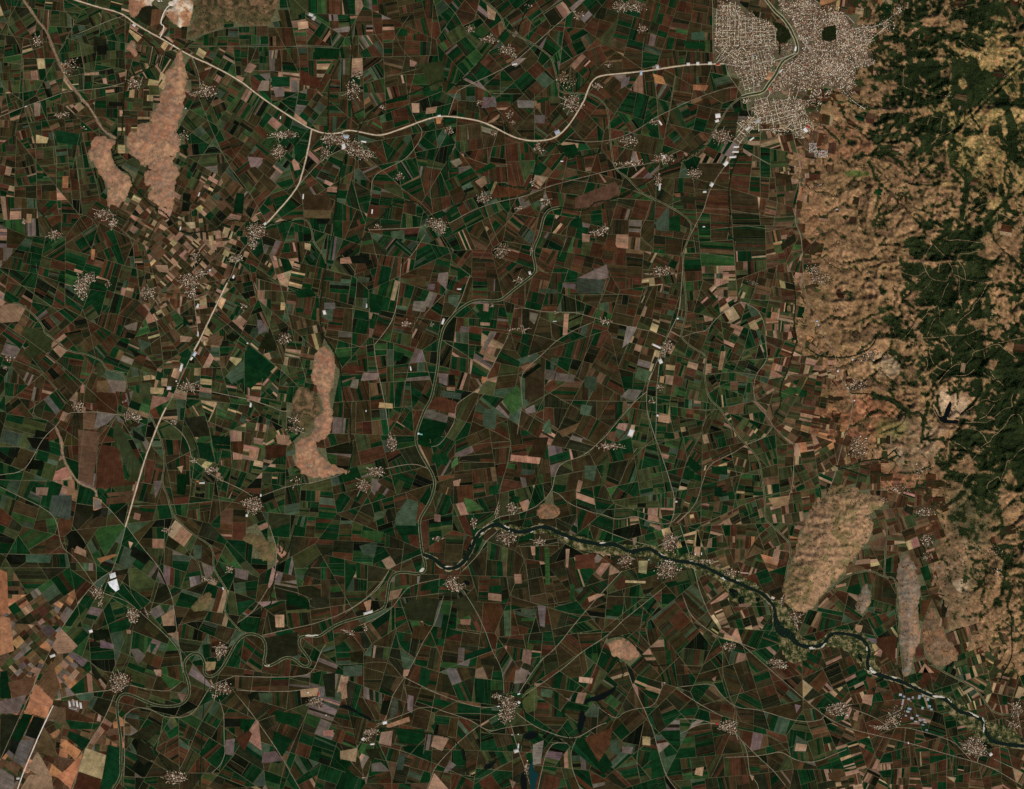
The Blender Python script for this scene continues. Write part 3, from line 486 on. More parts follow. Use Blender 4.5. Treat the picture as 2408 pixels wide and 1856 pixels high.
# ---------------------------------------------------------------- fields that stand out one by one
FIELDS = {
'A': ['X 1840,0 1955,0 1945,80 1870,110', 'G 1735,490 1850,490 1850,555 1735,555', 'M 1740,555 1815,560 1815,615 1760,620', 'M 1670,515 1720,515 1715,580 1640,580', 'G 2010,305 2172,310 2160,380 2010,370', 'R 1915,440 2050,520 2040,560 1915,540', 'P 1900,140 1965,135 1970,180 1905,190', 'P 1590,400 1640,420 1600,470 1560,455',
      'D 870,60 960,20 1020,60 960,170 900,140', 'N 970,60 1040,60 1020,150 960,170', 'D 600,230 680,250 680,330 600,330', 'K 620,290 680,290 680,350 620,350', 'K 635,440 675,440 670,475 635,475', 'Y 540,465 630,462 630,480 540,482', 'O 585,1590 608,1592 600,1660 580,1655', 'O 400,1125 438,1125 435,1200 398,1200', 'P 170,1365 205,1368 198,1425 168,1422', 'Y 1945,1550 1985,1560 1980,1600 1945,1590', 'P 1010,1325 1100,1340 1080,1400 1010,1360', 'K 1170,1230 1220,1240 1210,1290 1165,1280', 'K 1165,1290 1215,1300 1205,1350 1160,1350',
      'G 1880,920 1960,940 1950,990 1880,985', 'M 1580,1000 1680,1010 1660,1060 1600,1070', 'B 1940,1240 2110,1250 2090,1330 1945,1340', 'N 1940,1340 2115,1345 2110,1400 1945,1390', 'K 2020,1395 2110,1395 2090,1430 2030,1430', 'G 1510,1230 1560,1240 1550,1370 1490,1350', 'Y 230,860 310,880 300,915 230,915', 'K 695,650 785,655 780,680 695,675', 'G 350,830 520,860 510,930 360,910', 'P 215,660 260,655 255,740 220,745', 'B 1190,1170 1130,1170 1150,1100 1200,1040'],
'B': ['X 490,410 660,390 660,500 620,580 580,580 540,480', 'P 445,380 490,400 475,425 445,425', 'M 910,625 990,620 1000,680 920,690', 'M 1130,640 1240,645 1240,690 1135,688', 'M 1240,735 1310,735 1305,790 1240,785', 'P 455,660 505,660 505,720 460,720', 'P 550,690 620,680 610,720 545,730', 'O 610,755 655,750 640,790 615,790', 'M 700,1030 760,1010 780,1040 740,1070', 'G 970,1155 1010,1160 980,1220 940,1210', 'Y 985,1160 1005,1160 970,1240 955,1240', 'P 860,1160 920,1120 940,1170 900,1200', 'M 1800,500 1850,490 1840,540 1790,570', 'X 1780,110 1660,240 1650,280 1720,300 1770,160',
      'P 1545,1490 1595,1500 1590,1545 1545,1545', 'N 1500,1260 1760,1160 1790,1230 1640,1320 1500,1330', 'T 2010,1420 2100,1310 2100,1480 2020,1470', 'G 2100,1390 2172,1370 2172,1480 2100,1470', 'K 60,1640 185,1620 185,1683 80,1683', 'P 0,1650 60,1640 75,1683 0,1683', 'G 1470,1400 1540,1390 1550,1460 1470,1450', 'R 990,1180 1200,1220 1130,1250 960,1270', 'G 1250,640 1340,620 1330,640 1260,660', 'O 1995,470 2060,490 2080,540 2010,530', 'P 1660,1110 1700,1160 1690,1170 1650,1110', 'G 1410,930 1500,920 1530,990 1440,1000', 'P 935,30 995,80 985,130 945,120', 'M 1090,400 1130,375 1190,370 1120,430', 'G 365,180 430,190 430,230 370,230', 'M 930,690 900,690 920,620 990,630', 'R 1640,1600 1740,1530 1790,1620 1700,1600', 'G 860,1100 960,1040 1000,1060 900,1110', 'T 320,1480 410,1470 410,1530 330,1520', 'R 380,690 430,690 440,760 395,765', 'N 2130,1235 2172,1235 2172,1260 2140,1260'],
'C': ['T 70,210 150,200 160,260 70,255', 'G 10,260 160,270 160,315 40,310', 'P 645,590 665,565 715,590 690,625', 'N 530,760 600,770 590,810 520,790', 'O 80,540 180,545 160,580 80,575', 'G 340,700 380,680 400,700 350,730', 'D 0,1250 100,1260 90,1300 0,1300', 'N 515,1160 570,1165 570,1180 515,1175', 'N 500,1340 570,1340 565,1355 500,1352', 'B 600,1100 720,1120 690,1150 610,1140', 'D 640,1560 730,1490 740,1540 650,1600', 'P 400,950 460,990 440,1000 400,970', 'K 860,1530 890,1535 885,1560 858,1558', 'V 720,1560 770,1565 765,1595 715,1595'],
'D': ['P 0,270 65,255 170,270 120,370 0,380', 'X 140,400 330,440 330,560 180,610 140,570 190,540', 'X 615,640 650,620 680,690 620,740', 'T 670,680 790,690 805,750 680,740', 'M 680,740 805,750 800,820 720,815', 'N 620,750 690,745 700,825 615,820', 'R 610,825 740,825 755,900 745,960 620,930', 'M 620,950 740,965 690,1020 600,1060', 'N 530,945 615,945 600,1060 530,1055', 'N 500,1060 640,1080 590,1420 500,1380', 'R 640,1150 760,1180 800,1390 680,1440 600,1430', 'X 740,980 900,1290 930,1380 840,1390 720,1100', 'X 850,1300 900,1390 810,1395', 'K 230,1060 320,1080 310,1110 220,1110', 'K 170,1110 310,1120 320,1200 210,1180', 'K 60,1180 120,1190 110,1240 50,1230', 'K 180,1250 280,1260 270,1320 170,1310', 'P 230,1430 310,1430 300,1480 230,1478', 'O 595,1490 650,1510 640,1580 595,1575', 'T 330,1480 460,1480 450,1640 310,1600',
      'G 1480,730 1590,520 1760,660 1600,800', 'G 1560,640 1690,700 1620,780 1560,790', 'T 1440,720 1560,610 1555,730 1480,770', 'G 1240,1140 1340,1150 1375,1265 1270,1240', 'D 1170,990 1310,970 1340,1100 1230,1110', 'G 1350,1095 1470,1110 1475,1160 1360,1150', 'G 1355,1155 1470,1165 1475,1185 1370,1180', 'P 1760,1090 1850,1100 1840,1160 1770,1150', 'P 1620,1110 1680,1120 1680,1160 1620,1150', 'P 1590,1190 1640,1190 1640,1240 1590,1240', 'R 1690,1160 1830,1160 1820,1230 1710,1250', 'G 1130,1345 1200,1345 1180,1480 1130,1470', 'P 990,10 1070,10 1080,60 1010,50', 'M 1640,360 1670,360 1710,430 1650,450', 'T 1620,400 1640,450 1600,440', 'D 1700,440 1780,470 1760,560 1650,540', 'P 1150,460 1230,470 1210,500 1150,500', 'N 1340,450 1430,465 1410,525 1320,520', 'M 790,400 880,370 870,430 810,420', 'T 880,480 970,510 900,570', 'K 830,540 880,570 900,580 860,600', 'P 1030,730 1070,735 1065,785 1030,780', 'X 890,760 960,760 990,820 960,870 890,840', 'Y 960,790 1050,795 1040,835 960,830', 'M 2070,250 2140,250 2140,290 2070,290', 'T 2060,300 2130,290 2120,375 2050,340', 'K 1440,470 1480,440 1530,470 1490,500', 'G 1880,180 1980,150 2020,210 1900,220', 'N 680,1465 850,1450 850,1470 690,1490', 'R 680,1400 870,1370 860,1410 690,1430', 'N 860,1470 680,1500 680,1540 860,1520', 'R 820,1190 900,1180 880,1290', 'P 860,1590 900,1600 890,1640 850,1630', 'K 600,1580 650,1560 640,1610 590,1630', 'T 830,1040 900,1050 930,1130 860,1150', 'K 850,1060 920,1110 920,1140 850,1110', 'M 600,1570 650,1560 640,1510 600,1500', 'G 1170,330 1210,380 1170,400', 'K 1200,620 1240,610 1240,640 1200,630', 'M 980,1390 1030,1385 1030,1420 990,1500', 'P 1170,1290 1130,1300 1160,1340'],
'E': ['M 1520,90 1700,5 1715,90 1620,110', 'T 1510,90 1690,105 1670,190 1510,190', 'M 630,60 690,55 680,170 620,110', 'T 690,200 770,200 740,280 690,250', 'M 560,130 605,130 600,170 560,165', 'M 540,925 690,970 680,1020 530,975', 'G 520,985 690,1020 640,1110 500,1130 490,1050', 'R 570,890 620,850 740,880 735,960 560,925', 'V 1040,860 1130,775 1165,820 1155,910 1100,970 1040,890', 'V 790,1495 850,1510 920,1570 810,1590', 'V 710,1270 750,1230 755,1280 710,1310', 'M 1830,400 1895,405 1850,500 1800,540', 'M 1840,800 1930,810 1880,880 1790,850', 'P 1430,320 1460,320 1450,450 1420,460', 'M 1210,310 1265,320 1240,390 1210,360', 'M 920,500 990,430 980,460 920,570', 'M 770,400 830,405 820,435 760,445', 'P 895,375 955,378 952,398 895,394',
      'M 630,700 690,705 680,780 630,760', 'K 690,710 730,710 735,780 690,780', 'P 680,790 735,790 730,815 680,810', 'T 640,810 775,830 770,870 650,850', 'M 1420,125 1505,130 1500,165 1420,150', 'T 1270,160 1385,165 1380,195 1270,185', 'G 900,300 960,310 950,370 895,370', 'G 190,220 270,240 260,320 190,310', 'G 345,560 410,575 380,625 340,620', 'R 40,650 150,655 140,700 40,705', 'M 150,695 250,700 240,740 130,750', 'M 80,740 120,740 110,800 60,790', 'Y 250,885 335,895 335,925 245,920', 'O 905,720 945,730 920,765 900,760', 'T 910,930 1000,930 990,1060 910,1040', 'K 1165,715 1270,635 1285,655 1180,730', 'T 1130,610 1200,590 1230,620 1160,640', 'N 1150,660 1230,630 1250,640 1180,690', 'B 1180,730 1300,660 1300,850 1180,870', 'K 1180,20 1100,70 1120,30',
      'M 1310,675 1380,685 1360,745 1310,740', 'M 1380,695 1500,715 1490,760 1370,745', 'T 1560,720 1640,725 1635,820 1560,790', 'T 1900,660 1990,690 1960,760 1880,730', 'P 1090,1220 1280,1240 1270,1280 1085,1260', 'G 950,1420 1020,1410 1000,1480 950,1470', 'P 720,1390 770,1375 760,1420 725,1420', 'G 590,1220 670,1210 700,1250 680,1290 580,1270', 'N 1700,1080 1770,1070 1750,1140 1700,1120', 'P 1780,1020 1840,1020 1820,1070 1760,1050', 'Y 1860,1030 1885,1030 1870,1090 1840,1080', 'M 1180,930 1240,900 1250,950 1190,960', 'T 1540,900 1610,910 1590,975 1530,960', 'P 600,1600 640,1605 640,1650 600,1645', 'G 1090,1480 1150,1490 1140,1530 1090,1530', 'T 1560,1290 1640,1290 1620,1390 1560,1370', 'X 1690,1250 1725,1245 1690,1420 1660,1430', 'P 1520,1380 1550,1390 1530,1460 1505,1455', 'M 200,1370 245,1380 220,1480 195,1450', 'T 220,1590 300,1570 280,1620 210,1650', 'T 360,1600 430,1500 500,1520 480,1683 340,1683', 'N 40,1060 70,1090 60,1160', 'G 500,1130 600,1150 590,1180 510,1160', 'N 440,90 550,80 540,150 440,140', 'M 470,240 560,240 540,310 460,300', 'T 110,80 190,90 180,120 110,120', 'G 750,20 820,70 750,110', 'T 1290,1040 1340,990 1350,1090 1300,1080', 'N 1390,1070 1530,1015 1500,1070 1420,1110', 'B 1330,1110 1300,1240 1200,1230 1250,1110', 'R 1140,1310 1250,1330 1230,1380 1140,1360', 'T 1160,1310 1250,1320 1230,1350 1150,1350', 'X 330,455 350,425 360,455', 'X 280,450 325,455 320,420', 'K 1190,690 1260,680 1180,720', 'T 1590,1570 1690,1570 1660,1600', 'P 2030,970 2105,970 2100,1020 2030,1010'],
'F': ['P 290,560 265,680 240,680 260,560', 'P 160,640 200,640 195,700 165,700', 'N 300,920 410,880 400,960 310,960', 'K 560,540 575,545 568,590 555,580', 'P 560,1500 700,1480 690,1540 600,1560', 'G 60,1230 140,1300 100,1340 40,1280', 'G 30,1300 90,1330 80,1380 20,1370', 'G 200,1300 300,1290 300,1350 200,1340', 'G 220,1430 270,1430 265,1490 215,1485', 'N 640,780 700,710 860,700 780,730', 'L 640,820 700,790 770,790 770,820 640,870', 'O 1000,970 1060,945 1080,1000 1000,1010', 'N 1110,720 1290,700 1280,790 1110,740', 'K 1250,1450 1278,1450 1275,1478 1250,1476', 'D 1440,1540 1490,1560 1480,1610 1430,1580', 'X 1180,1080 1370,980 1430,960 1400,1030 1200,1110', 'M 1290,1120 1350,1060 1480,1090 1420,1170 1310,1160', 'N 1180,1160 1260,1120 1290,1150 1220,1210'],
'G': ['O 0,280 45,300 55,550 0,580', 'O 0,580 65,590 90,800 0,830', 'G 0,930 45,930 75,1110 0,1100', 'N 50,1000 230,960 190,1080 80,1110', 'M 0,1120 170,1080 120,1200 0,1200', 'D 0,1210 130,1210 50,1440 0,1500', 'N 330,860 385,1030 340,1120 240,1010', 'O 230,1010 340,1120 330,1160 160,1190 200,1080', 'O 160,1180 320,1150 300,1230 150,1190', 'G 150,1200 210,1210 130,1380 70,1360', 'K 215,1215 285,1235 250,1370 160,1340', 'K 70,1360 160,1380 100,1470 40,1420', 'M 130,1370 220,1370 150,1540 80,1500', 'N 80,1500 130,1540 110,1600 20,1530', 'M 0,1550 90,1600 90,1683 0,1683', 'P 240,1440 330,1600 260,1610 190,1560 150,1590', 'N 280,1290 360,1380 350,1480 210,1440', 'P 200,1590 330,1600 340,1683 130,1683 180,1600', 'O 420,1370 520,1440 480,1500 380,1400', 'N 370,1470 480,1500 390,1570 340,1480', 'O 330,1520 400,1580 370,1610 310,1590', 'O 530,1450 500,1560 450,1683 360,1600 420,1560',
      'Y 545,1420 690,1470 650,1620 500,1570', 'R 500,1580 645,1620 630,1683 475,1683', 'G 690,1400 770,1420 770,1600 700,1683 640,1683', 'P 640,1280 670,1310 600,1400 570,1390', 'G 440,1310 580,1370 530,1430 430,1350', 'R 400,1150 640,1260 420,1240', 'N 330,1160 420,1160 420,1270 310,1230', 'G 420,1240 640,1270 600,1300 450,1300', 'K 590,670 710,660 700,720 600,740', 'K 75,190 165,195 155,235 75,230', 'T 165,185 330,190 320,240 165,235', 'K 440,60 510,90 430,170', 'P 490,130 550,160 550,200 470,170', 'O 620,210 740,180 750,190 640,240', 'K 850,130 970,200 930,250 830,190', 'D 740,290 820,275 810,310 740,320', 'P 1030,580 1110,530 1115,640 1040,640', 'P 1060,690 1140,680 1140,740 1070,690', 'M 830,790 880,785 930,830 880,890', 'Z 698,310 735,298 742,328 705,342', 'Z 688,362 745,340 762,408 738,422 702,388', 'P 980,920 1030,920 1030,965 1000,960', 'P 1130,1070 1195,1080 1160,1130', 'P 1755,570 1815,570 1815,650 1760,650', 'D 1680,720 1900,680 1900,830 1780,850 1710,890', 'G 1830,420 1970,470 1980,540 1830,500', 'D 1990,450 2090,460 2090,520 2000,530', 'T 1235,125 1290,125 1285,210 1235,220', 'P 1740,260 1775,310 1720,400 1710,390', 'M 1500,270 1590,290 1580,350 1500,330', 'Y 1310,870 1380,870 1370,920 1320,930', 'K 1670,1040 1600,1130 1580,1080', 'T 1650,1070 1740,1070 1740,1130 1660,1130', 'G 1750,1180 1930,1210 1900,1290 1760,1250', 'G 1540,1230 1600,1240 1590,1310 1530,1300', 'G 1750,1310 1870,1370 1800,1480 1740,1380', 'M 1680,1450 1760,1440 1810,1500 1670,1520', 'M 1440,1370 1500,1360 1490,1470 1440,1460', 'R 1500,1360 1590,1310 1610,1330 1560,1440', 'D 880,1390 950,1390 990,1480 920,1530 870,1480', 'D 990,1250 1030,1300 940,1380 820,1350', 'P 2060,1310 2130,1305 2125,1350 2065,1340', 'P 805,665 835,670 835,692 810,690', 'G 1500,660 1560,620 1650,640 1600,680', 'D 2060,950 2140,940 2140,1100 2080,1090', 'G 1330,530 1280,1683 1270,1650', 'P 820,100 850,110 830,150', 'M 640,730 730,760 720,790 640,780', 'G 960,750 1000,760 960,830'],
'H': ['P 945,430 1030,440 1030,485 945,475', 'P 765,600 835,598 830,635 770,632', 'M 1260,510 1315,515 1305,650 1275,640', 'T 1155,530 1255,535 1250,575 1155,570', 'L 1155,590 1250,590 1240,610 1155,610', 'G 640,650 740,620 730,700 670,720', 'G 800,820 960,770 970,800 790,865', 'L 640,870 760,880 750,915 640,905', 'M 755,780 795,780 790,870 750,860', 'M 755,880 830,850 820,900 750,890', 'G 520,900 580,930 550,1040 500,1010', 'T 380,790 480,855 440,920 400,910', 'P 405,920 445,920 430,960 400,965', 'D 900,850 1010,850 1010,900 900,890', 'M 1120,920 1205,925 1180,1000 1110,1010', 'P 1170,790 1225,800 1215,890 1160,870', 'X 1195,750 1240,760 1225,800 1190,790', 'N 640,1060 690,1070 680,1120 640,1110', 'K 270,1120 320,1115 305,1215 255,1200', 'T 330,1110 370,1100 370,1190 310,1260', 'M 430,1080 470,1090 460,1200 430,1180', 'P 300,1270 440,1220 445,1250 290,1300', 'G 350,1300 540,1300 520,1400 380,1390', 'G 400,1410 540,1400 520,1480 410,1440', 'G 580,1280 620,1250 600,1320', 'P 600,1340 700,1350 650,1440 580,1410', 'P 260,1320 335,1310 325,1410 245,1390', 'T 370,1470 420,1450 400,1560 360,1560', 'P 0,1440 110,1420 100,1510 0,1490', 'P 600,1580 690,1683 560,1683', 'N 450,1650 570,1640 560,1683 450,1683', 'M 700,1500 740,1530 680,1580 660,1570', 'G 1480,1390 1690,1470 1640,1560 1480,1430', 'G 1550,1340 1650,1390 1740,1530 1680,1590 1500,1390', 'R 1560,1360 1740,1290 1720,1400 1650,1510', 'T 1730,1370 1770,1370 1800,1480 1720,1440', 'M 1800,1410 1870,1415 1860,1460 1800,1450', 'Y 1930,1345 1980,1350 1980,1405 1930,1400', 'G 1980,1430 2030,1450 2070,1600 1990,1620', 'M 1320,1440 1420,1450 1400,1500 1310,1480', 'M 1230,1400 1300,1370 1280,1520 1230,1530', 'P 1525,965 1615,975 1605,1010 1525,1000', 'P 1520,1065 1575,1070 1550,1140 1500,1130', 'T 1280,1040 1360,1050 1350,1100 1280,1090', 'X 1190,1050 1250,1020 1265,1100 1250,1180 1190,1200 1165,1150 1160,1090', 'Y 1905,225 1965,225 1955,310 1905,300', 'R 1690,190 1760,240 1650,240', 'L 1305,140 1335,145 1340,380 1310,380', 'L 1470,370 1500,380 1495,490 1465,480', 'P 1110,310 1155,310 1160,370 1115,370', 'Y 1820,350 1950,355 1950,370 1820,365', 'P 1440,150 1465,150 1455,270 1440,265', 'P 1215,130 1245,130 1245,190 1225,190', 'P 0,1000 40,1005 45,1100 10,1110', 'T 20,900 140,890 140,960 20,965', 'D 60,810 145,800 150,880 70,870', 'P 150,490 200,470 190,550 170,545', 'X 180,440 290,370 290,410 220,470', 'R 110,500 150,490 160,540 120,540', 'G 30,430 30,220 100,300', 'G 600,350 520,380 510,420 640,400', 'P 320,420 400,400 370,460 310,480', 'G 950,390 1030,380 1030,430 950,425', 'D 830,430 900,540 760,600 730,480', 'D 530,460 640,470 590,620 430,600 410,500', 'B 470,640 600,640 540,730 450,720', 'G 1410,1190 1440,1150 1430,1240', 'G 1740,510 1810,505 1800,555 1735,550', 'P 1580,460 1640,435 1690,440 1590,490', 'K 780,1430 800,1440 800,1480', 'M 200,1520 260,1510 320,1570 200,1570', 'D 160,1430 270,1420 200,1510', 'G 20,1550 100,1600 60,1620', 'P 1100,1683 1080,1620 1120,1640', 'G 830,0 930,40 870,180', 'R 1500,190 1620,180 1630,270 1500,280', 'T 120,130 240,100 220,200 150,190', 'L 140,30 280,40 260,110 120,70', 'G 350,0 500,0 500,60 380,60'],
'I': ['P 730,170 640,160 620,240 580,230 600,150', 'N 1050,270 1090,240 1180,270 1060,310', 'P 1120,630 1165,640 1150,690 1115,670', 'R 1250,720 1380,700 1370,890 1260,770', 'P 1270,790 1290,800 1280,840 1250,830', 'R 1530,1000 1560,900 1600,960 1550,1080', 'M 730,1140 770,1150 740,1200', 'T 740,1340 810,1380 800,1450 720,1440', 'P 740,1390 810,1400 800,1440 730,1440', 'P 1170,1080 1230,1080 1220,1150 1160,1130', 'N 1250,1030 1340,1050 1240,1070', 'R 1190,960 1250,990 1240,1040 1180,990', 'P 1110,1190 1140,1190 1130,1250 1100,1240', 'L 820,880 880,920 870,930 820,900', 'D 1020,40 1040,10 1050,50', 'P 200,980 230,960 220,1000', 'N 190,1240 260,1240 250,1270 190,1270', 'G 1320,0 1310,290 1300,200', 'R 1540,480 1600,470 1580,620 1530,560', 'B 1560,360 1600,400 1660,560 1700,660 1640,540', 'R 1640,460 1700,640 1690,670 1650,560', 'P 1560,880 1620,940 1520,940', 'P 440,1590 470,1600 460,1630', 'P 100,1550 150,1540 140,1600 90,1590', 'N 940,1580 1030,1570 1020,1640 950,1620', 'P 1690,1600 1760,1610 1750,1640'],
}
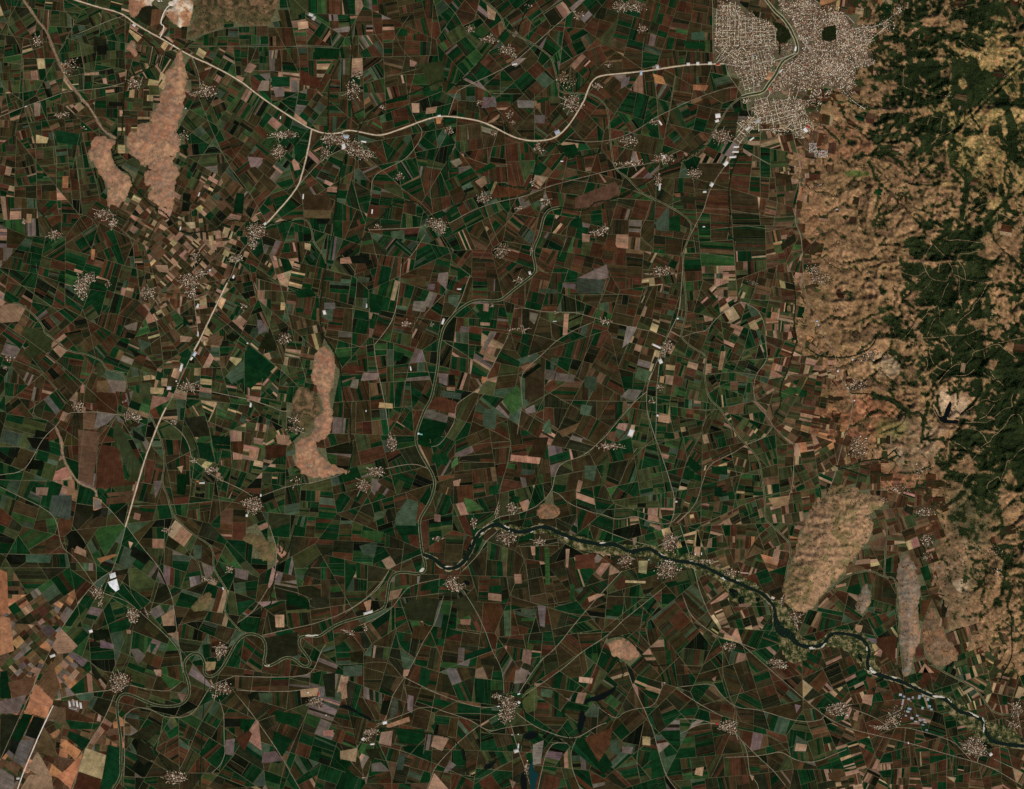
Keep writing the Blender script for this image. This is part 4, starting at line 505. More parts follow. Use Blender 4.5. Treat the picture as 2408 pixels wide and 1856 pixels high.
# ---------------------------------------------------------------- villages: tile, ellipses (x y rx ry density), label
VILLAGES = [
 ('A', '245,260,35,32,.7', 'small village left of the brown ridge road at the upper left'),
 ('A', '440,430,60,50,.45 470,380,25,20,.3', 'scattered hamlet along the right side of the brown ridge road at upper left'),
 ('A', '860,535,48,32,.8', 'village between the straight upper left track and the long tan hill'),
 ('A', '1320,585,72,36,1 1230,590,25,15,.5', 'village on the right side of the long tan hill below the highway'),
 ('A', '400,735,50,22,.6', 'small dark village left of the brown ridge road, left of the small tan hill'),
 ('A', '530,820,26,16,.5', 'tiny hamlet touching the top of the smaller tan hill'),
 ('A', '1175,865,30,35,.4', 'sparse hamlet against the right foot of the long tan hill'),
 ('A', '1810,860,95,26,.85 1775,970,48,45,.9', 'T shaped village just left of the highway fork'),
 ('A', '2110,890,62,40,1', 'bright village touching the highway right of its fork'), 
 ('A', '2075,975,38,35,.8', 'village on the railway line southwest of the market town'),
 ('A', '670,1370,72,36,.8 720,1425,34,30,.9', 'village at the south tip of the smaller tan hill'),
 ('A', '350,1500,42,36,1', 'round village in brown fields near the left edge'),
 ('A', '150,1415,18,13,.8', 'tiny hamlet next to an orange field near the left edge'),
 ('A', '1630,1480,58,55,1 1615,1565,26,25,.8', 'large village where the branch highway meets the stream'),
 ('A', '1510,1650,42,22,.9', 'village just southwest of the large branch highway village'),
 ('A', '1245,1645,30,26,.7', 'hamlet in pale small fields south of the long tan hill'),
 ('B', '75,575,46,62,.8 110,480,35,20,.8', 'village along the dark stream above the market town'),
 ('B', '90,950,62,50,1.1 160,985,52,32,1.1 30,900,40,40,1', 'market town below the highway with white sheds'),
 ('B', '270,685,22,16,.7', 'hamlet on the stream right above the market town'),
 ('B', '690,830,30,26,.7', 'small village under the highway junction at top centre'),
 ('B', '830,185,42,20,.9 960,250,55,26,.9 1060,320,62,28,.9 1110,362,20,16,.9', 'long chain village running down to the right at top centre'),
 ('B', '1520,95,30,28,1', 'compact village of gridded lanes at the top right of centre'),
 ('B', '1800,40,62,36,.9 1900,45,60,30,.8', 'wide village at the top edge left of the city'),
 ('B', '1930,190,36,24,.6', 'small reddish village below the wide top edge village'),
 ('B', '1440,510,62,50,.55', 'loose village inside the highway curve near the straight canal'),
 ('B', '1645,550,32,22,.8', 'small village just right of the highway curve'),
 ('B', '1480,660,65,52,.8', 'village left of the highway below the curve'),
 ('B', '1085,735,22,26,.7 1105,785,14,14,.8', 'hamlet beside the round oxbow above the highway'),
 ('B', '980,850,22,16,.7', 'hamlet just under the highway left of its lowest bend'),
 ('B', '1270,950,36,32,.6', 'hamlet below the lowest bend of the highway'),
 ('B', '375,1130,32,22,.7', 'small village on the diagonal lane south of the highway'),
 ('B', '615,1430,68,38,.9 640,1470,32,22,.9', 'large village where lanes meet southeast of the market town'),
 ('B', '240,1445,22,11,.7', 'tiny hamlet on the stream left of the large lane crossing village'),
 ('B', '930,1110,22,22,.5', 'hamlet next to pale bare fields south of the highway'),
 ('B', '920,1265,48,30,.9', 'village on the long grey road at upper centre'),
 ('B', '1310,1285,36,22,.8', 'small village just above the bend where the embanked canal turns south'),
 ('B', '1230,1170,22,22,.6', 'hamlet in trees on the stream at upper centre'),
 ('B', '1140,1325,16,13,1', 'tiny white roofed farm cluster at upper centre'),
 ('B', '1030,1600,46,48,.9', 'village on the diagonal lane left of the embanked canal'),
 ('B', '1840,900,62,34,.7', 'leafy village southwest of the city beside the grey road'),
 ('B', '1850,1045,92,16,1', 'strung out village along the grey road southwest of the city'),
 ('B', '2070,1010,62,32,.9', 'bright village at the end of the strung out village, nearer the city'),
 ('B', '2030,1150,22,42,.9', 'narrow village of white sheds below the bright village'),
 ('B', '1640,1490,62,18,.8 1690,1460,32,22,.8', 'village right of the canal beside a pale square field'),
 ('B', '1720,410,22,20,.6', 'hamlet above the highway just before the city'),
 ('B', '890,650,22,16,.7', 'hamlet left of the oxbow hamlet above the highway'),
 ('B', '1220,1600,12,26,.7', 'few houses on the left bank of the embanked canal'),
 ('B', '2000,780,32,16,.7', 'hamlet on the diagonal road left of the city canal'),
 ('B', '1205,40,26,22,.5', 'wooded hamlet on the stream at the top edge'),
 ('C', '265,875,62,48,.75', 'dark leafy suburb village at the southwest corner of the city'),
 ('C', '90,1110,46,36,1', 'round village left of the city sheds'),
 ('C', '870,1190,62,18,.3 900,1170,30,20,.3', 'scattered hillside hamlet south of the white housing estate'),
 ('C', '1010,1560,40,30,.3', 'scattered foothill hamlet above the foothill road'),
 ('D', '520,145,42,75,1 575,90,42,32,.8', 'tall village near the left edge'),
 ('D', '945,190,42,42,1', 'round village between two bigger villages at left'),
 ('D', '1210,110,58,45,1 1290,60,42,22,.9 1215,190,32,32,.9', 'big village of many roofs left of the highway'),
 ('D', '60,605,32,20,.9 35,665,12,12,.8', 'village on the left edge of the picture'),
 ('D', '495,910,36,32,1', 'village at the left end of the green plain'),
 ('D', '830,970,48,26,.9 880,985,32,20,.9', 'village at the pivot of the fan shaped green fields'),
 ('D', '1200,785,78,28,.9', 'village crossing the highway at left'),
 ('D', '1110,1010,22,22,.7', 'hamlet just right of the highway crossing'),
 ('D', '1345,1320,42,26,1 1405,1370,32,11,.9 1240,1260,26,12,.8', 'curved village on the lane right of the highway'),
 ('D', '1610,1540,58,52,1.1', 'square village with gridded lanes at left below centre'),
 ('D', '1820,480,40,36,.6', 'loose village above the boot shaped hill'),
 ('D', '1555,280,18,22,.8', 'hamlet near the highway right of the big village'),
 ('D', '1890,1400,36,40,.5', 'loose hamlet below the boot shaped hill'),
 ('D', '1875,1000,32,26,.8 1885,1060,50,24,.7', 'village at the foot of the dark scrub hill'),
 ('D', '790,880,16,11,.7', 'tiny hamlet above the fan shaped green fields'),
 ('D', '690,130,20,18,.6', 'tiny hamlet right of the tall village'),
 ('E', '420,385,26,22,1', 'small round village left of the canal at centre'),
 ('E', '330,1145,36,50,.9', 'village at a road fork left of the canal'),
 ('E', '230,1330,52,34,1 150,1420,48,40,1', 'double village east of the boot shaped hill'),
 ('E', '2050,45,52,30,1 1985,65,40,10,.9', 'village on the lane right of centre, upper half'),
 ('E', '1690,370,42,16,1', 'village on the crosswise lane right of centre'),
 ('E', '1150,420,82,9,.9', 'single street village stretched left to right at centre'),
 ('E', '2090,530,36,38,.9 2060,580,20,20,.8', 'roadside village with a long white shed right of centre'),
 ('E', '2040,790,22,22,.7', 'hamlet on the north south road right of centre'),
 ('E', '1990,880,24,14,.7', 'hamlet where the roads split right of centre'),
 ('E', '1720,1165,78,22,.8', 'leafy village on the pale road below the white factory'),
 ('E', '1000,1580,14,42,.9', 'narrow village running down to the river at centre'),
 ('E', '1100,1565,42,32,1', 'village on the north bank of the river at centre'),
 ('E', '850,1655,22,32,1', 'small village left of the river bend'),
 ('E', '1140,105,32,14,.9', 'hamlet left of the canal bend, upper centre'),
 ('E', '585,390,18,13,.7', 'tiny hamlet just left of the canal'),
 ('E', '1380,310,18,11,.7', 'tiny hamlet on the crosswise lane at centre'),
 ('E', '970,270,12,11,.9', 'tiny farm cluster under the canal bend'),
 ('F', '900,100,62,46,.8 840,40,45,30,.6', 'large foothill village beside the foothill road'),
 ('F', '460,120,36,20,.5', 'small red roofed hamlet in the eastern fields'),
 ('F', '1000,280,65,16,.4', 'sparse hamlet in the dry foothills'),
 ('F', '1220,580,52,34,.7 1170,612,62,14,.7', 'hill village under the dark forest'),
 ('F', '1120,770,72,36,.9', 'village at the bend of the foothill road'),
 ('F', '1140,1145,60,42,.8 1130,1205,62,30,.9', 'large village in the brown foothills below the reservoir'),
 ('F', '1390,1440,72,30,.8', 'hillside village above the broad olive hill'),
 ('F', '1520,1330,42,52,.5', 'scattered village in the valley north of the grey hills'),
 ('F', '1300,1510,28,20,.6', 'hamlet at the white quarry above the broad olive hill'),
 ('F', '1560,1585,62,26,.6', 'scattered village at the foot of the grey green hill'),
 ('G', '1065,30,36,16,1', 'small village right of the highway fork at lower left'),
 ('G', '620,430,46,36,1 645,490,15,22,.9', 'village at the end of the highway beside white tarpaulins'),
 ('G', '850,570,46,42,1.1 940,555,20,22,.8', 'village astride the diagonal canal road at lower left'),
 ('G', '1340,350,52,14,.8', 'thin village along a lane at lower left'),
 ('G', '770,980,62,40,1 745,1030,46,32,1', 'large village on the river loop at lower left'),
 ('G', '1410,790,42,40,1 1395,840,22,22,.8', 'village inside the river meander'),
 ('G', '1420,1040,72,36,1 1370,1090,22,15,.8', 'wide village south of the river meander'),
 ('G', '2010,1120,48,30,.9 2040,1155,20,12,.8', 'village on the southern road at bottom left of centre'),
 ('G', '1115,1610,66,38,1.1', 'dense village at the bottom edge, left part'),
 ('G', '1470,280,26,22,.6', 'hamlet between lanes at lower left'),
 ('H', '1060,80,64,42,1', 'village on the south bank of the river at centre'),
 ('H', '1270,100,42,26,.8', 'small village right of the south bank village'),
 ('H', '620,85,46,13,.7', 'hamlet above the river confluence'),
 ('H', '710,360,42,42,1 740,392,52,26,1', 'village at the tight river bend below centre'),
 ('H', '1830,225,46,42,.9', 'village on the south bank beside a straw coloured field'),
 ('H', '2110,110,52,55,1', 'village on the north bank near the gravel pits'),
 ('H', '2090,280,74,62,.9', 'large village on the south bank near the gravel pits'),
 ('H', '1070,1130,56,52,1.1 1060,1210,52,42,1.1 1000,1090,30,12,.9', 'large star shaped village at bottom centre'),
 ('H', '200,1320,46,26,1 165,1360,30,20,.7', 'village with white sheds at the bottom left of centre'),
 ('H', '50,680,42,14,.8', 'small village south of the river near the long white shed'),
 ('H', '165,660,11,13,1', 'tiny farm cluster just below the long white shed'),
 ('H', '2060,1010,13,16,1', 'tiny crossroads cluster right of the dark branching pond'),
 ('H', '150,1610,13,11,.9', 'tiny hamlet at the bottom edge left of centre'),
 ('H', '1190,1550,14,42,.6', 'few houses along the road to the teal lake'),
 ('I', '160,230,62,13,.9 320,300,46,24,.9', 'bank side village stretched along the north side of the river'),
 ('I', '730,590,42,42,.8 740,640,15,22,.8', 'village on the spit below the broad olive hill'),
 ('I', '650,480,14,32,.7', 'few houses between river and broad olive hill'),
 ('I', '310,770,52,26,.8', 'village on the diagonal road south of the gravel pits'),
 ('I', '610,870,52,24,.8 640,900,40,16,.8', 'village beside the dry river meadow'),
 ('I', '1010,1170,72,42,1', 'village left of the greenhouses'),
 ('I', '1350,1250,52,32,.8 1380,1190,50,40,.5', 'leafy village right beside the greenhouses'),
 ('I', '1280,1292,52,16,.9', 'roadside village with a pale yard below the greenhouses'),
 ('I', '300,1280,56,40,1.1 340,1315,30,26,1', 'star shaped village at lower right of centre'),
 ('I', '1870,1400,72,50,1 1905,1450,62,32,1.1', 'large grid village near the lower right corner'),
 ('I', '2140,1180,36,52,.9 2130,1270,42,32,.7', 'village on the right edge above the river'),
 ('I', '1580,100,42,42,.6 1570,200,26,50,.35', 'village between the ridge and the grey green hill'),
 ('I', '2000,170,52,52,.35 2030,300,32,52,.35', 'scattered hill hamlet near the right edge'),
 ('L', '190,1230,100,70,.4', 'scattered houses under the forest on the hill slope'),
 ('L', '1760,720,30,80,.4', 'few houses on a bare spur in the eastern forest'),
 ('J', '1220,1240,60,30,.5', 'hill hamlet at a trail junction in the northeast'),
 ('J', '1960,980,60,50,.35', 'scattered hill houses near the right edge, top part'),
 ('J', '1720,1130,60,50,.3', 'scattered houses among yellow clearings in the northeast'),
]
ESTATE = ('C', '845,945,22,30 900,985,42,22', 'white grid of new apartment blocks below the city')

# ---------------------------------------------------------------- large single buildings: tile, x, y, length, depth, angle, colour, label
Wt, Bl, Rd, Gy, Cy = (215, 213, 210), (180, 196, 215), (170, 60, 50), (160, 158, 155), (120, 190, 175)
SHEDS = [
 ('A', 1985, 95, 30, 16, -20, Wt, 'white factory hall at the top edge, upper of a pair'), ('A', 2003, 115, 26, 18, 60, Gy, 'grey factory hall at the top edge, lower of a pair'),
 ('A', 855, 162, 22, 14, -35, Wt, 'white hall at the highway below the quarry hill'), ('A', 1108, 292, 13, 10, -30, Wt, 'small white shed on the highway above the long tan hill'), ('A', 1270, 1240, 26, 8, 70, Wt, 'narrow white barn right of the tan hills'),
 ('A', 1185, 692, 10, 8, 0, Wt, 'tiny white shed at the right foot of the long tan hill'), ('A', 165, 680, 16, 8, 15, Wt, 'white barn on the lane near the upper left edge'), ('A', 1935, 1255, 32, 8, 85, Wt, 'long white barn beside the branch highway'),
 ('A', 1692, 1428, 20, 15, 40, Wt, 'white hall at the end of the branch highway'), ('A', 1150, 1460, 26, 8, 80, Wt, 'white barn near the stream below the long tan hill'), ('A', 1790, 752, 20, 7, 85, Wt, 'white roadside shed above the T shaped village'),
 ('B', 38, 874, 32, 20, -5, Bl, 'bluish white factory in the market town'), ('B', 22, 935, 24, 36, 10, Wt, 'large white hall in the market town below the bluish factory'), ('B', 150, 905, 34, 10, -8, Wt, 'long white shed at the right side of the market town'), ('B', 12, 850, 16, 12, 0, Gy, 'grey shed between highway and market town'),
 ('B', 632, 740, 22, 12, 10, Wt, 'white shed on the highway at the top centre junction'), ('B', 1385, 845, 30, 24, 30, Bl, 'bluish factory inside the highway bend'), ('B', 1112, 410, 32, 12, 10, Wt, 'pale hall on the diagonal road at top centre'),
 ('B', 1921, 466, 16, 26, 5, Bl, 'bluish hall on the highway near the city, left one'), ('B', 2025, 430, 18, 26, 5, Wt, 'white hall on the highway near the city, right one'), ('B', 2044, 785, 34, 10, -55, Wt, 'long white shed left of the city canal'),
 ('B', 2040, 1192, 46, 10, 85, Wt, 'long white shed standing upright below the bright village'), ('B', 2068, 1000, 16, 20, 10, Wt, 'white hall in the bright village southwest of the city'), ('B', 203, 1350, 28, 8, 85, Wt, 'narrow white barn south of the market town'), ('B', 1415, 1030, 20, 8, 0, Wt, 'white barn above the grey road at upper centre'),
 ('C', 50, 410, 22, 18, 3, Wt, 'white hall on the highway at the city entrance, leftmost'), ('C', 110, 406, 20, 20, 3, Wt, 'white hall on the highway at the city entrance, second from left'), ('C', 188, 404, 24, 18, 3, Wt, 'white hall on the highway at the city entrance, third from left'), ('C', 240, 412, 26, 12, 3, Rd, 'red roofed hall on the highway at the city entrance'),
 ('C', 238, 740, 32, 26, 10, Wt, 'large white factory on the canal left of the city'), ('C', 234, 772, 24, 16, 20, Wt, 'lower white factory on the canal left of the city'), ('C', 430, 820, 34, 16, 40, Wt, 'white sheds on the city exit road'), ('C', 490, 775, 34, 20, 40, Gy, 'grey hall on the city exit road'), ('C', 455, 888, 34, 9, 35, Wt, 'white curved shed below the city exit road'),
 ('C', 356, 938, 36, 12, 0, Wt, 'topmost of the stacked white halls south of the city'), ('C', 350, 970, 42, 11, 0, Wt, 'second of the stacked white halls south of the city'), ('C', 332, 1003, 44, 13, 5, Wt, 'third of the stacked white halls south of the city'), ('C', 290, 1045, 34, 22, 50, Wt, 'lowest and largest of the stacked white halls south of the city'),
 ('C', 200, 1180, 26, 20, 60, Wt, 'white hall where the southern city road bends'), ('C', 155, 1225, 22, 11, 5, Wt, 'white barn below the hall on the southern city road'), ('C', 150, 1448, 16, 8, 0, Wt, 'small white barn in the fields south of the city'),
 ('C', 815, 810, 30, 18, -30, Rd, 'red roofed mall on the southern city edge'), ('C', 800, 832, 34, 24, -50, Wt, 'white roofed mall under the red one on the city edge'), ('C', 1000, 1337, 16, 10, 20, Wt, 'white shed alone in the dry foothills'), ('C', 735, 312, 14, 34, -10, Wt, 'white hall on the left bank of the city canal'), ('C', 570, 572, 24, 12, -50, Rd, 'red and white hall beside the city canal'), ('C', 640, 455, 22, 12, 50, Wt, 'white hall right of the city canal bend'),
 ('D', 1340, 42, 14, 14, 20, Wt, 'white square shed at the right end of the big village'), ('D', 1490, 85, 12, 20, -20, Wt, 'white shed where the pale highway starts'), ('D', 1262, 270, 14, 26, -20, Wt, 'white hall on the lane between big village and highway, upper'), ('D', 1264, 448, 10, 30, 5, Wt, 'white hall on the lane meeting the highway'), ('D', 1243, 578, 18, 28, -30, Bl, 'bluish hall on the highway at left'), ('D', 1222, 606, 22, 12, 55, Wt, 'white hall below the bluish hall on the highway'),
 ('D', 1156, 665, 16, 46, -15, Wt, 'tall white hall above the highway village'), ('D', 1080, 795, 26, 20, 0, Wt, 'white hall left of the highway village'), ('D', 1126, 750, 10, 10, 0, Wt, 'small white shed at the top of the highway village'), ('D', 1600, 904, 12, 26, -5, Wt, 'white walled farm on the lane left of the boot shaped hill'), ('D', 1580, 508, 12, 9, 0, Wt, 'tiny white shed on the diagonal lane at left'), ('D', 2070, 312, 18, 26, 20, Wt, 'white hall by the stream above the boot shaped hill'), ('D', 1290, 1400, 34, 10, 0, Wt, 'white farm shed below the curved village'), ('D', 1262, 1390, 16, 10, 0, (190, 110, 70), 'orange roofed farm shed below the curved village'), ('D', 1665, 1480, 10, 18, 0, Wt, 'white barn at the top of the square village'), ('D', 1575, 1608, 14, 16, 0, Wt, 'white hall at the bottom of the square village'),
 ('E', 656, 370, 14, 34, -20, Wt, 'white hall on the left bank of the canal at centre'), ('E', 1210, 60, 14, 20, 20, Wt, 'white hall at the canal bend, upper centre'), ('E', 760, 163, 26, 8, 0, Wt, 'white barn above the canal bend'), ('E', 500, 1086, 14, 14, -10, Wt, 'white plant building on the right bank of the canal'), ('E', 517, 1090, 20, 10, -10, Cy, 'turquoise roofed hall on the right bank of the canal'), ('E', 1857, 1080, 32, 44, -20, Wt, 'large white factory among bare lots right of centre'), ('E', 2045, 625, 22, 28, 30, Wt, 'white hall on the north south road right of centre'), ('E', 2020, 527, 60, 12, -25, Wt, 'long white shed left of the roadside village'), ('E', 1370, 368, 28, 6, 0, Wt, 'thin white shed above the straw strip at centre'), ('E', 2026, 970, 14, 14, 0, Wt, 'white shed beside a grey field right of centre'), ('E', 2146, 1520, 14, 11, 0, Wt, 'white shed on the straight road above the river'), ('E', 168, 270, 9, 24, 0, Wt, 'white barn in the centre left fields'), ('E', 165, 941, 8, 12, 0, Wt, 'tiny white shed at a lane corner centre left'), ('E', 2155, 351, 12, 10, 0, Wt, 'tiny white shed on the road right of centre'), ('E', 450, 670, 8, 26, 10, Wt, 'narrow pale barn left of the canal'),
 ('F', 881, 391, 10, 12, 0, Wt, 'white shed on the foothill road, lower of two'), ('F', 871, 368, 13, 10, 20, Bl, 'bluish shed on the foothill road, upper of two'), ('F', 1005, 686, 14, 12, 0, Wt, 'white shed on the foothill road at a crossing'), ('F', 1098, 613, 12, 12, 0, Wt, 'white shed left of the hill village'), ('F', 1110, 874, 11, 10, 0, Wt, 'white shed alone on the brown foothill plain'),
 ('G', 580, 674, 22, 18, 20, Wt, 'white shed beside a black field at lower left'), ('G', 336, 831, 34, 16, 20, Wt, 'white shed on the border road at lower left'), ('G', 2036, 1075, 10, 26, 5, Rd, 'red roofed barn above the southern road village'), ('G', 1966, 1066, 14, 12, 0, Wt, 'white shed left of the red roofed barn'), ('G', 2082, 1211, 10, 8, 0, Wt, 'tiny white shed southeast of the southern road village'), ('G', 1424, 402, 10, 20, 20, Wt, 'white barn at the end of the thin village'), ('G', 445, 1140, 12, 34, 10, Wt, 'leftmost white barn of the barrack compound'), ('G', 470, 1132, 12, 34, 10, Gy, 'second barn of the barrack compound'), ('G', 492, 1140, 12, 36, 10, Wt, 'third barn of the barrack compound'), ('G', 515, 1150, 14, 36, 10, Wt, 'rightmost barn of the barrack compound'), ('G', 465, 1170, 44, 8, -10, Gy, 'long low barn across the foot of the barrack compound'), ('G', 115, 1615, 20, 12, 10, Wt, 'white shed in the lower left corner'),
 ('H', 178, 556, 58, 16, 18, Wt, 'long white shed on the north bank of the river'), ('H', 285, 1258, 28, 18, 15, Wt, 'white shed at the lane bend above the bottom left village'), ('H', 1125, 1440, 30, 20, 20, Wt, 'large white shed south of the star shaped village'), ('H', 1137, 1408, 9, 28, -5, Wt, 'narrow white shed north of the large white shed'), ('H', 205, 1396, 26, 10, 5, Wt, 'white shed at the foot of the bottom left village'), ('H', 1140, 1130, 14, 16, 50, Wt, 'white hall on the right of the star shaped village'), ('H', 1970, 219, 9, 7, 0, Wt, 'tiny white shed above the straw field by the river'), ('H', 145, 1362, 22, 14, 40, Wt, 'white shed on the left of the bottom left village'), ('H', 1010, 1155, 18, 8, 10, Wt, 'white barn on the left of the star shaped village'), ('H', 1097, 1336, 8, 8, 0, Wt, 'left of two tiny sheds below the star shaped village'), ('H', 1137, 1333, 8, 8, 0, Wt, 'right of two tiny sheds below the star shaped village'), ('H', 1140, 1075, 20, 10, 20, Wt, 'white hall at the top right of the star shaped village'),
 ('I', 410, 302, 46, 7, -5, (190, 150, 140), 'long pinkish shed above the river'), ('I', 233, 1267, 14, 10, 0, (200, 50, 60), 'bright red roof left of the lower right star village'), ('I', 1065, 1211, 12, 12, 0, Wt, 'white shed below the village left of the greenhouses'), ('I', 1982, 1462, 20, 18, 40, Wt, 'white shed at the lower right corner of the grid village'), ('I', 1455, 1388, 8, 16, 10, Wt, 'tiny white barn on the straight lane at lower right'), ('I', 590, 462, 22, 14, -20, (200, 180, 165), 'pale hall at the river bridge'), ('I', 135, 180, 6, 18, 0, Wt, 'narrow white barn on the north bank, right of two'), ('I', 95, 182, 6, 18, 0, Wt, 'narrow white barn on the north bank, left of two'),
]
GREENH = [(1405, 1080, 18, 15), (1428, 1092, 16, 12), (1458, 1108, 18, 14), (1525, 1095, 16, 26), (1548, 1085, 14, 16), (1420, 1128, 11, 40), (1580, 1110, 16, 18), (1462, 1170, 26, 13), (1452, 1188, 22, 12), (1546, 1166, 14, 16), (1590, 1154, 18, 14), (1602, 1174, 18, 12), (1478, 1230, 20, 14), (1512, 1214, 16, 11), (1530, 1242, 18, 14), (1556, 1240, 20, 9), (1562, 1256, 20, 8), (1503, 1252, 18, 9), (1548, 1272, 18, 9), (1572, 1306, 16, 10), (1484, 1098, 12, 14), (1440, 1214, 14, 10)]
# ================================================================ relief
GS = 2.5
GX = np.arange(-150, 2562, GS); GY = np.arange(-150, 2012, GS)
XX, YY = np.meshgrid(GX, GY)
HG = np.full(XX.shape, -25.0)
def window(P, pad):
    P = np.array(P)
    i0 = max(0, int((P[:, 1].min() - pad + 150) / GS)); i1 = min(len(GY), int((P[:, 1].max() + pad + 150) / GS) + 2)
    j0 = max(0, int((P[:, 0].min() - pad + 150) / GS)); j1 = min(len(GX), int((P[:, 0].max() + pad + 150) / GS) + 2)
    return slice(i0, i1), slice(j0, j1)
def cent_(P): return (sum(p[0] for p in P) / len(P), sum(p[1] for p in P) / len(P))
hill_wins = []
for t, s, hmax, pal, lab in HILLS:
    P = smooth(pts(t, s), 1, True)
    w = window(P, 12)
    x, y = XX[w], YY[w]
    sd = sdist(P, x, y) + (fbm(x / 14, y / 14, 4, 5, .65) - .5) * 15 + 1.0
    size = 9 if hmax < 50 else 34
    prof = np.where(sd > 0, hmax * (1 - np.exp(-np.maximum(sd, 0) / size)), np.maximum(sd * 6, -25))
    rg = ridged(x / 22, y / 22, 3, 77) - .45
    rel = .6 if pal in ('tan', 'quarry') else 1.05
    hmax *= rel
    h = prof * rel + np.clip(sd, 0, 25) / 25 * hmax * 0.22 * rg + np.clip(sd, 0, 6) / 6 * hmax * .03 * (fbm(x / 5, y / 5, 2, 9) - .5) * 2
    if hmax > 35:
        ac = np.log10(flow(h)); h = h - np.clip(sd, 0, 8) / 8 * hmax * .20 * boxblur(np.clip(ac, 0, 2.6), 1)
    if pal == 'quarry':                              # stepped diggings
        q = np.hypot((x - 385) / 28, (y - 8) / 16) < 1
        h = np.where(q & (sd > 0), np.floor(h / 22) * 18 - 6, h)
    hill_wins.append((w, sd, pal, lab, h))
    HG[w] = np.maximum(HG[w], h)
w = window(HIGH, 14)
x, y = XX[w], YY[w]
sdH = sdist(HIGH, x, y) + (fbm(x / 55, y / 55, 4, 15) - .5) * 75
wx1 = (fbm(x / 90, y / 90, 3, 21) - .5) * 60; wy1 = (fbm(x / 90, y / 90, 3, 22) - .5) * 60
rr = ridged((x + wx1) / 95, (y + wy1) / 95, 5, 41)
fine = ridged((x + wx1 * .6) / 30, (y + wy1 * .6) / 30, 3, 43)
ramp = np.clip((sdH - 25) / 160, 0, 1)
hH = np.where(sdH > 0, 60 * (1 - np.exp(-np.maximum(sdH, 0) / 60)) + 280 * ramp * rr + 42 * np.clip((sdH - 30) / 170, 0, 1) * (fine - .3), np.maximum(sdH * 3, -25))
hH = np.where(sdH > 0, hH + 13 * np.clip(sdH / 150, 0, 1) * (fbm(x / 16, y / 16, 3, 47) - .5) * 2, hH)
# the long grey hill in the south-east of the highland and the black reservoir basin
hH += 130 * np.exp(-(((x - 2290) / 60) ** 2 + ((y - 1210) / 100) ** 2)) + 130 * np.exp(-(((x - 2250) / 40) ** 2 + ((y - 1390) / 100) ** 2))
ACC = np.log10(flow(hH))
hH = hH - np.clip(sdH / 110, 0, 1) * 46 * boxblur(np.clip(ACC, 0, 3.2), 1)
hH = np.where(sdH > 0, np.maximum(hH, np.minimum(sdH * .6, 8)), hH)
res = pts('N', PONDS[13][2])
RES_LEVEL = 95.0
rc = cent_(res); res = [(p[0] + (p[0] - rc[0]) * .2, p[1] + (p[1] - rc[1]) * .2) for p in res]
rd = sdist(res, x, y)
kk = np.clip(1 + rd / 14, 0, 1)
hH = hH * (1 - kk) + (RES_LEVEL - 14 * np.clip(rd / 3 + .3, -1, 1)) * kk
HIGH_WIN, HIGH_SD = w, sdH
HH_ = np.full(XX.shape, -25.0); HH_[w] = hH
HG[w] = np.maximum(HG[w], hH)
def HT(xs, ys, G=None):
    G = HG if G is None else G
    xs = np.asarray(xs, float); ys = np.asarray(ys, float)
    fx = np.clip((xs + 150) / GS, 0, len(GX) - 1.001); fy = np.clip((ys + 150) / GS, 0, len(GY) - 1.001)
    j = fx.astype(int); i = fy.astype(int); u = fx - j; v = fy - i
    z = (G[i, j] * (1 - u) + G[i, j + 1] * u) * (1 - v) + (G[i + 1, j] * (1 - u) + G[i + 1, j + 1] * u) * v
    return np.maximum(z, 0.0)

# ================================================================ ground and farmland
m_far, nt, b = mat_new('distant_fields')
vor = nt.nodes.new('ShaderNodeTexVoronoi'); vor.distance = 'CHEBYCHEV'; vor.inputs['Scale'].default_value = 0.008
geo = nt.nodes.new('ShaderNodeNewGeometry'); nt.links.new(geo.outputs['Position'], vor.inputs['Vector'])
cr = nt.nodes.new('ShaderNodeValToRGB'); cr.color_ramp.interpolation = 'CONSTANT'
for i, k in enumerate('RBGBRDXGBN'):
    e = cr.color_ramp.elements[0] if i == 0 else cr.color_ramp.elements.new(i / 10)
    e.position = i / 10; e.color = (*CLIN[k], 1)
sep = nt.nodes.new('ShaderNodeSeparateColor')
nt.links.new(vor.outputs['Color'], sep.inputs[0]); nt.links.new(sep.outputs[0], cr.inputs[0]); nt.links.new(cr.outputs[0], b.inputs['Base Color'])
S_ = 400000.0
tag(link('ground', mesh_np('ground', [(-S_, -S_, -30), (S_, -S_, -30), (S_, S_, -30), (-S_, S_, -30)], [[(0, 1, 2, 3)]], m_far)), kind='structure')
M_BASE = M_road('field_margin_soil', (84, 82, 58), .4)
farm = link('farmland', mesh_np('farmland', [(wx(-150), wy(2010), 0), (wx(2560), wy(2010), 0), (wx(2560), wy(-150), 0), (wx(-150), wy(-150), 0)], [[(0, 1, 2, 3)]], M_BASE))
tag(farm, kind='structure')

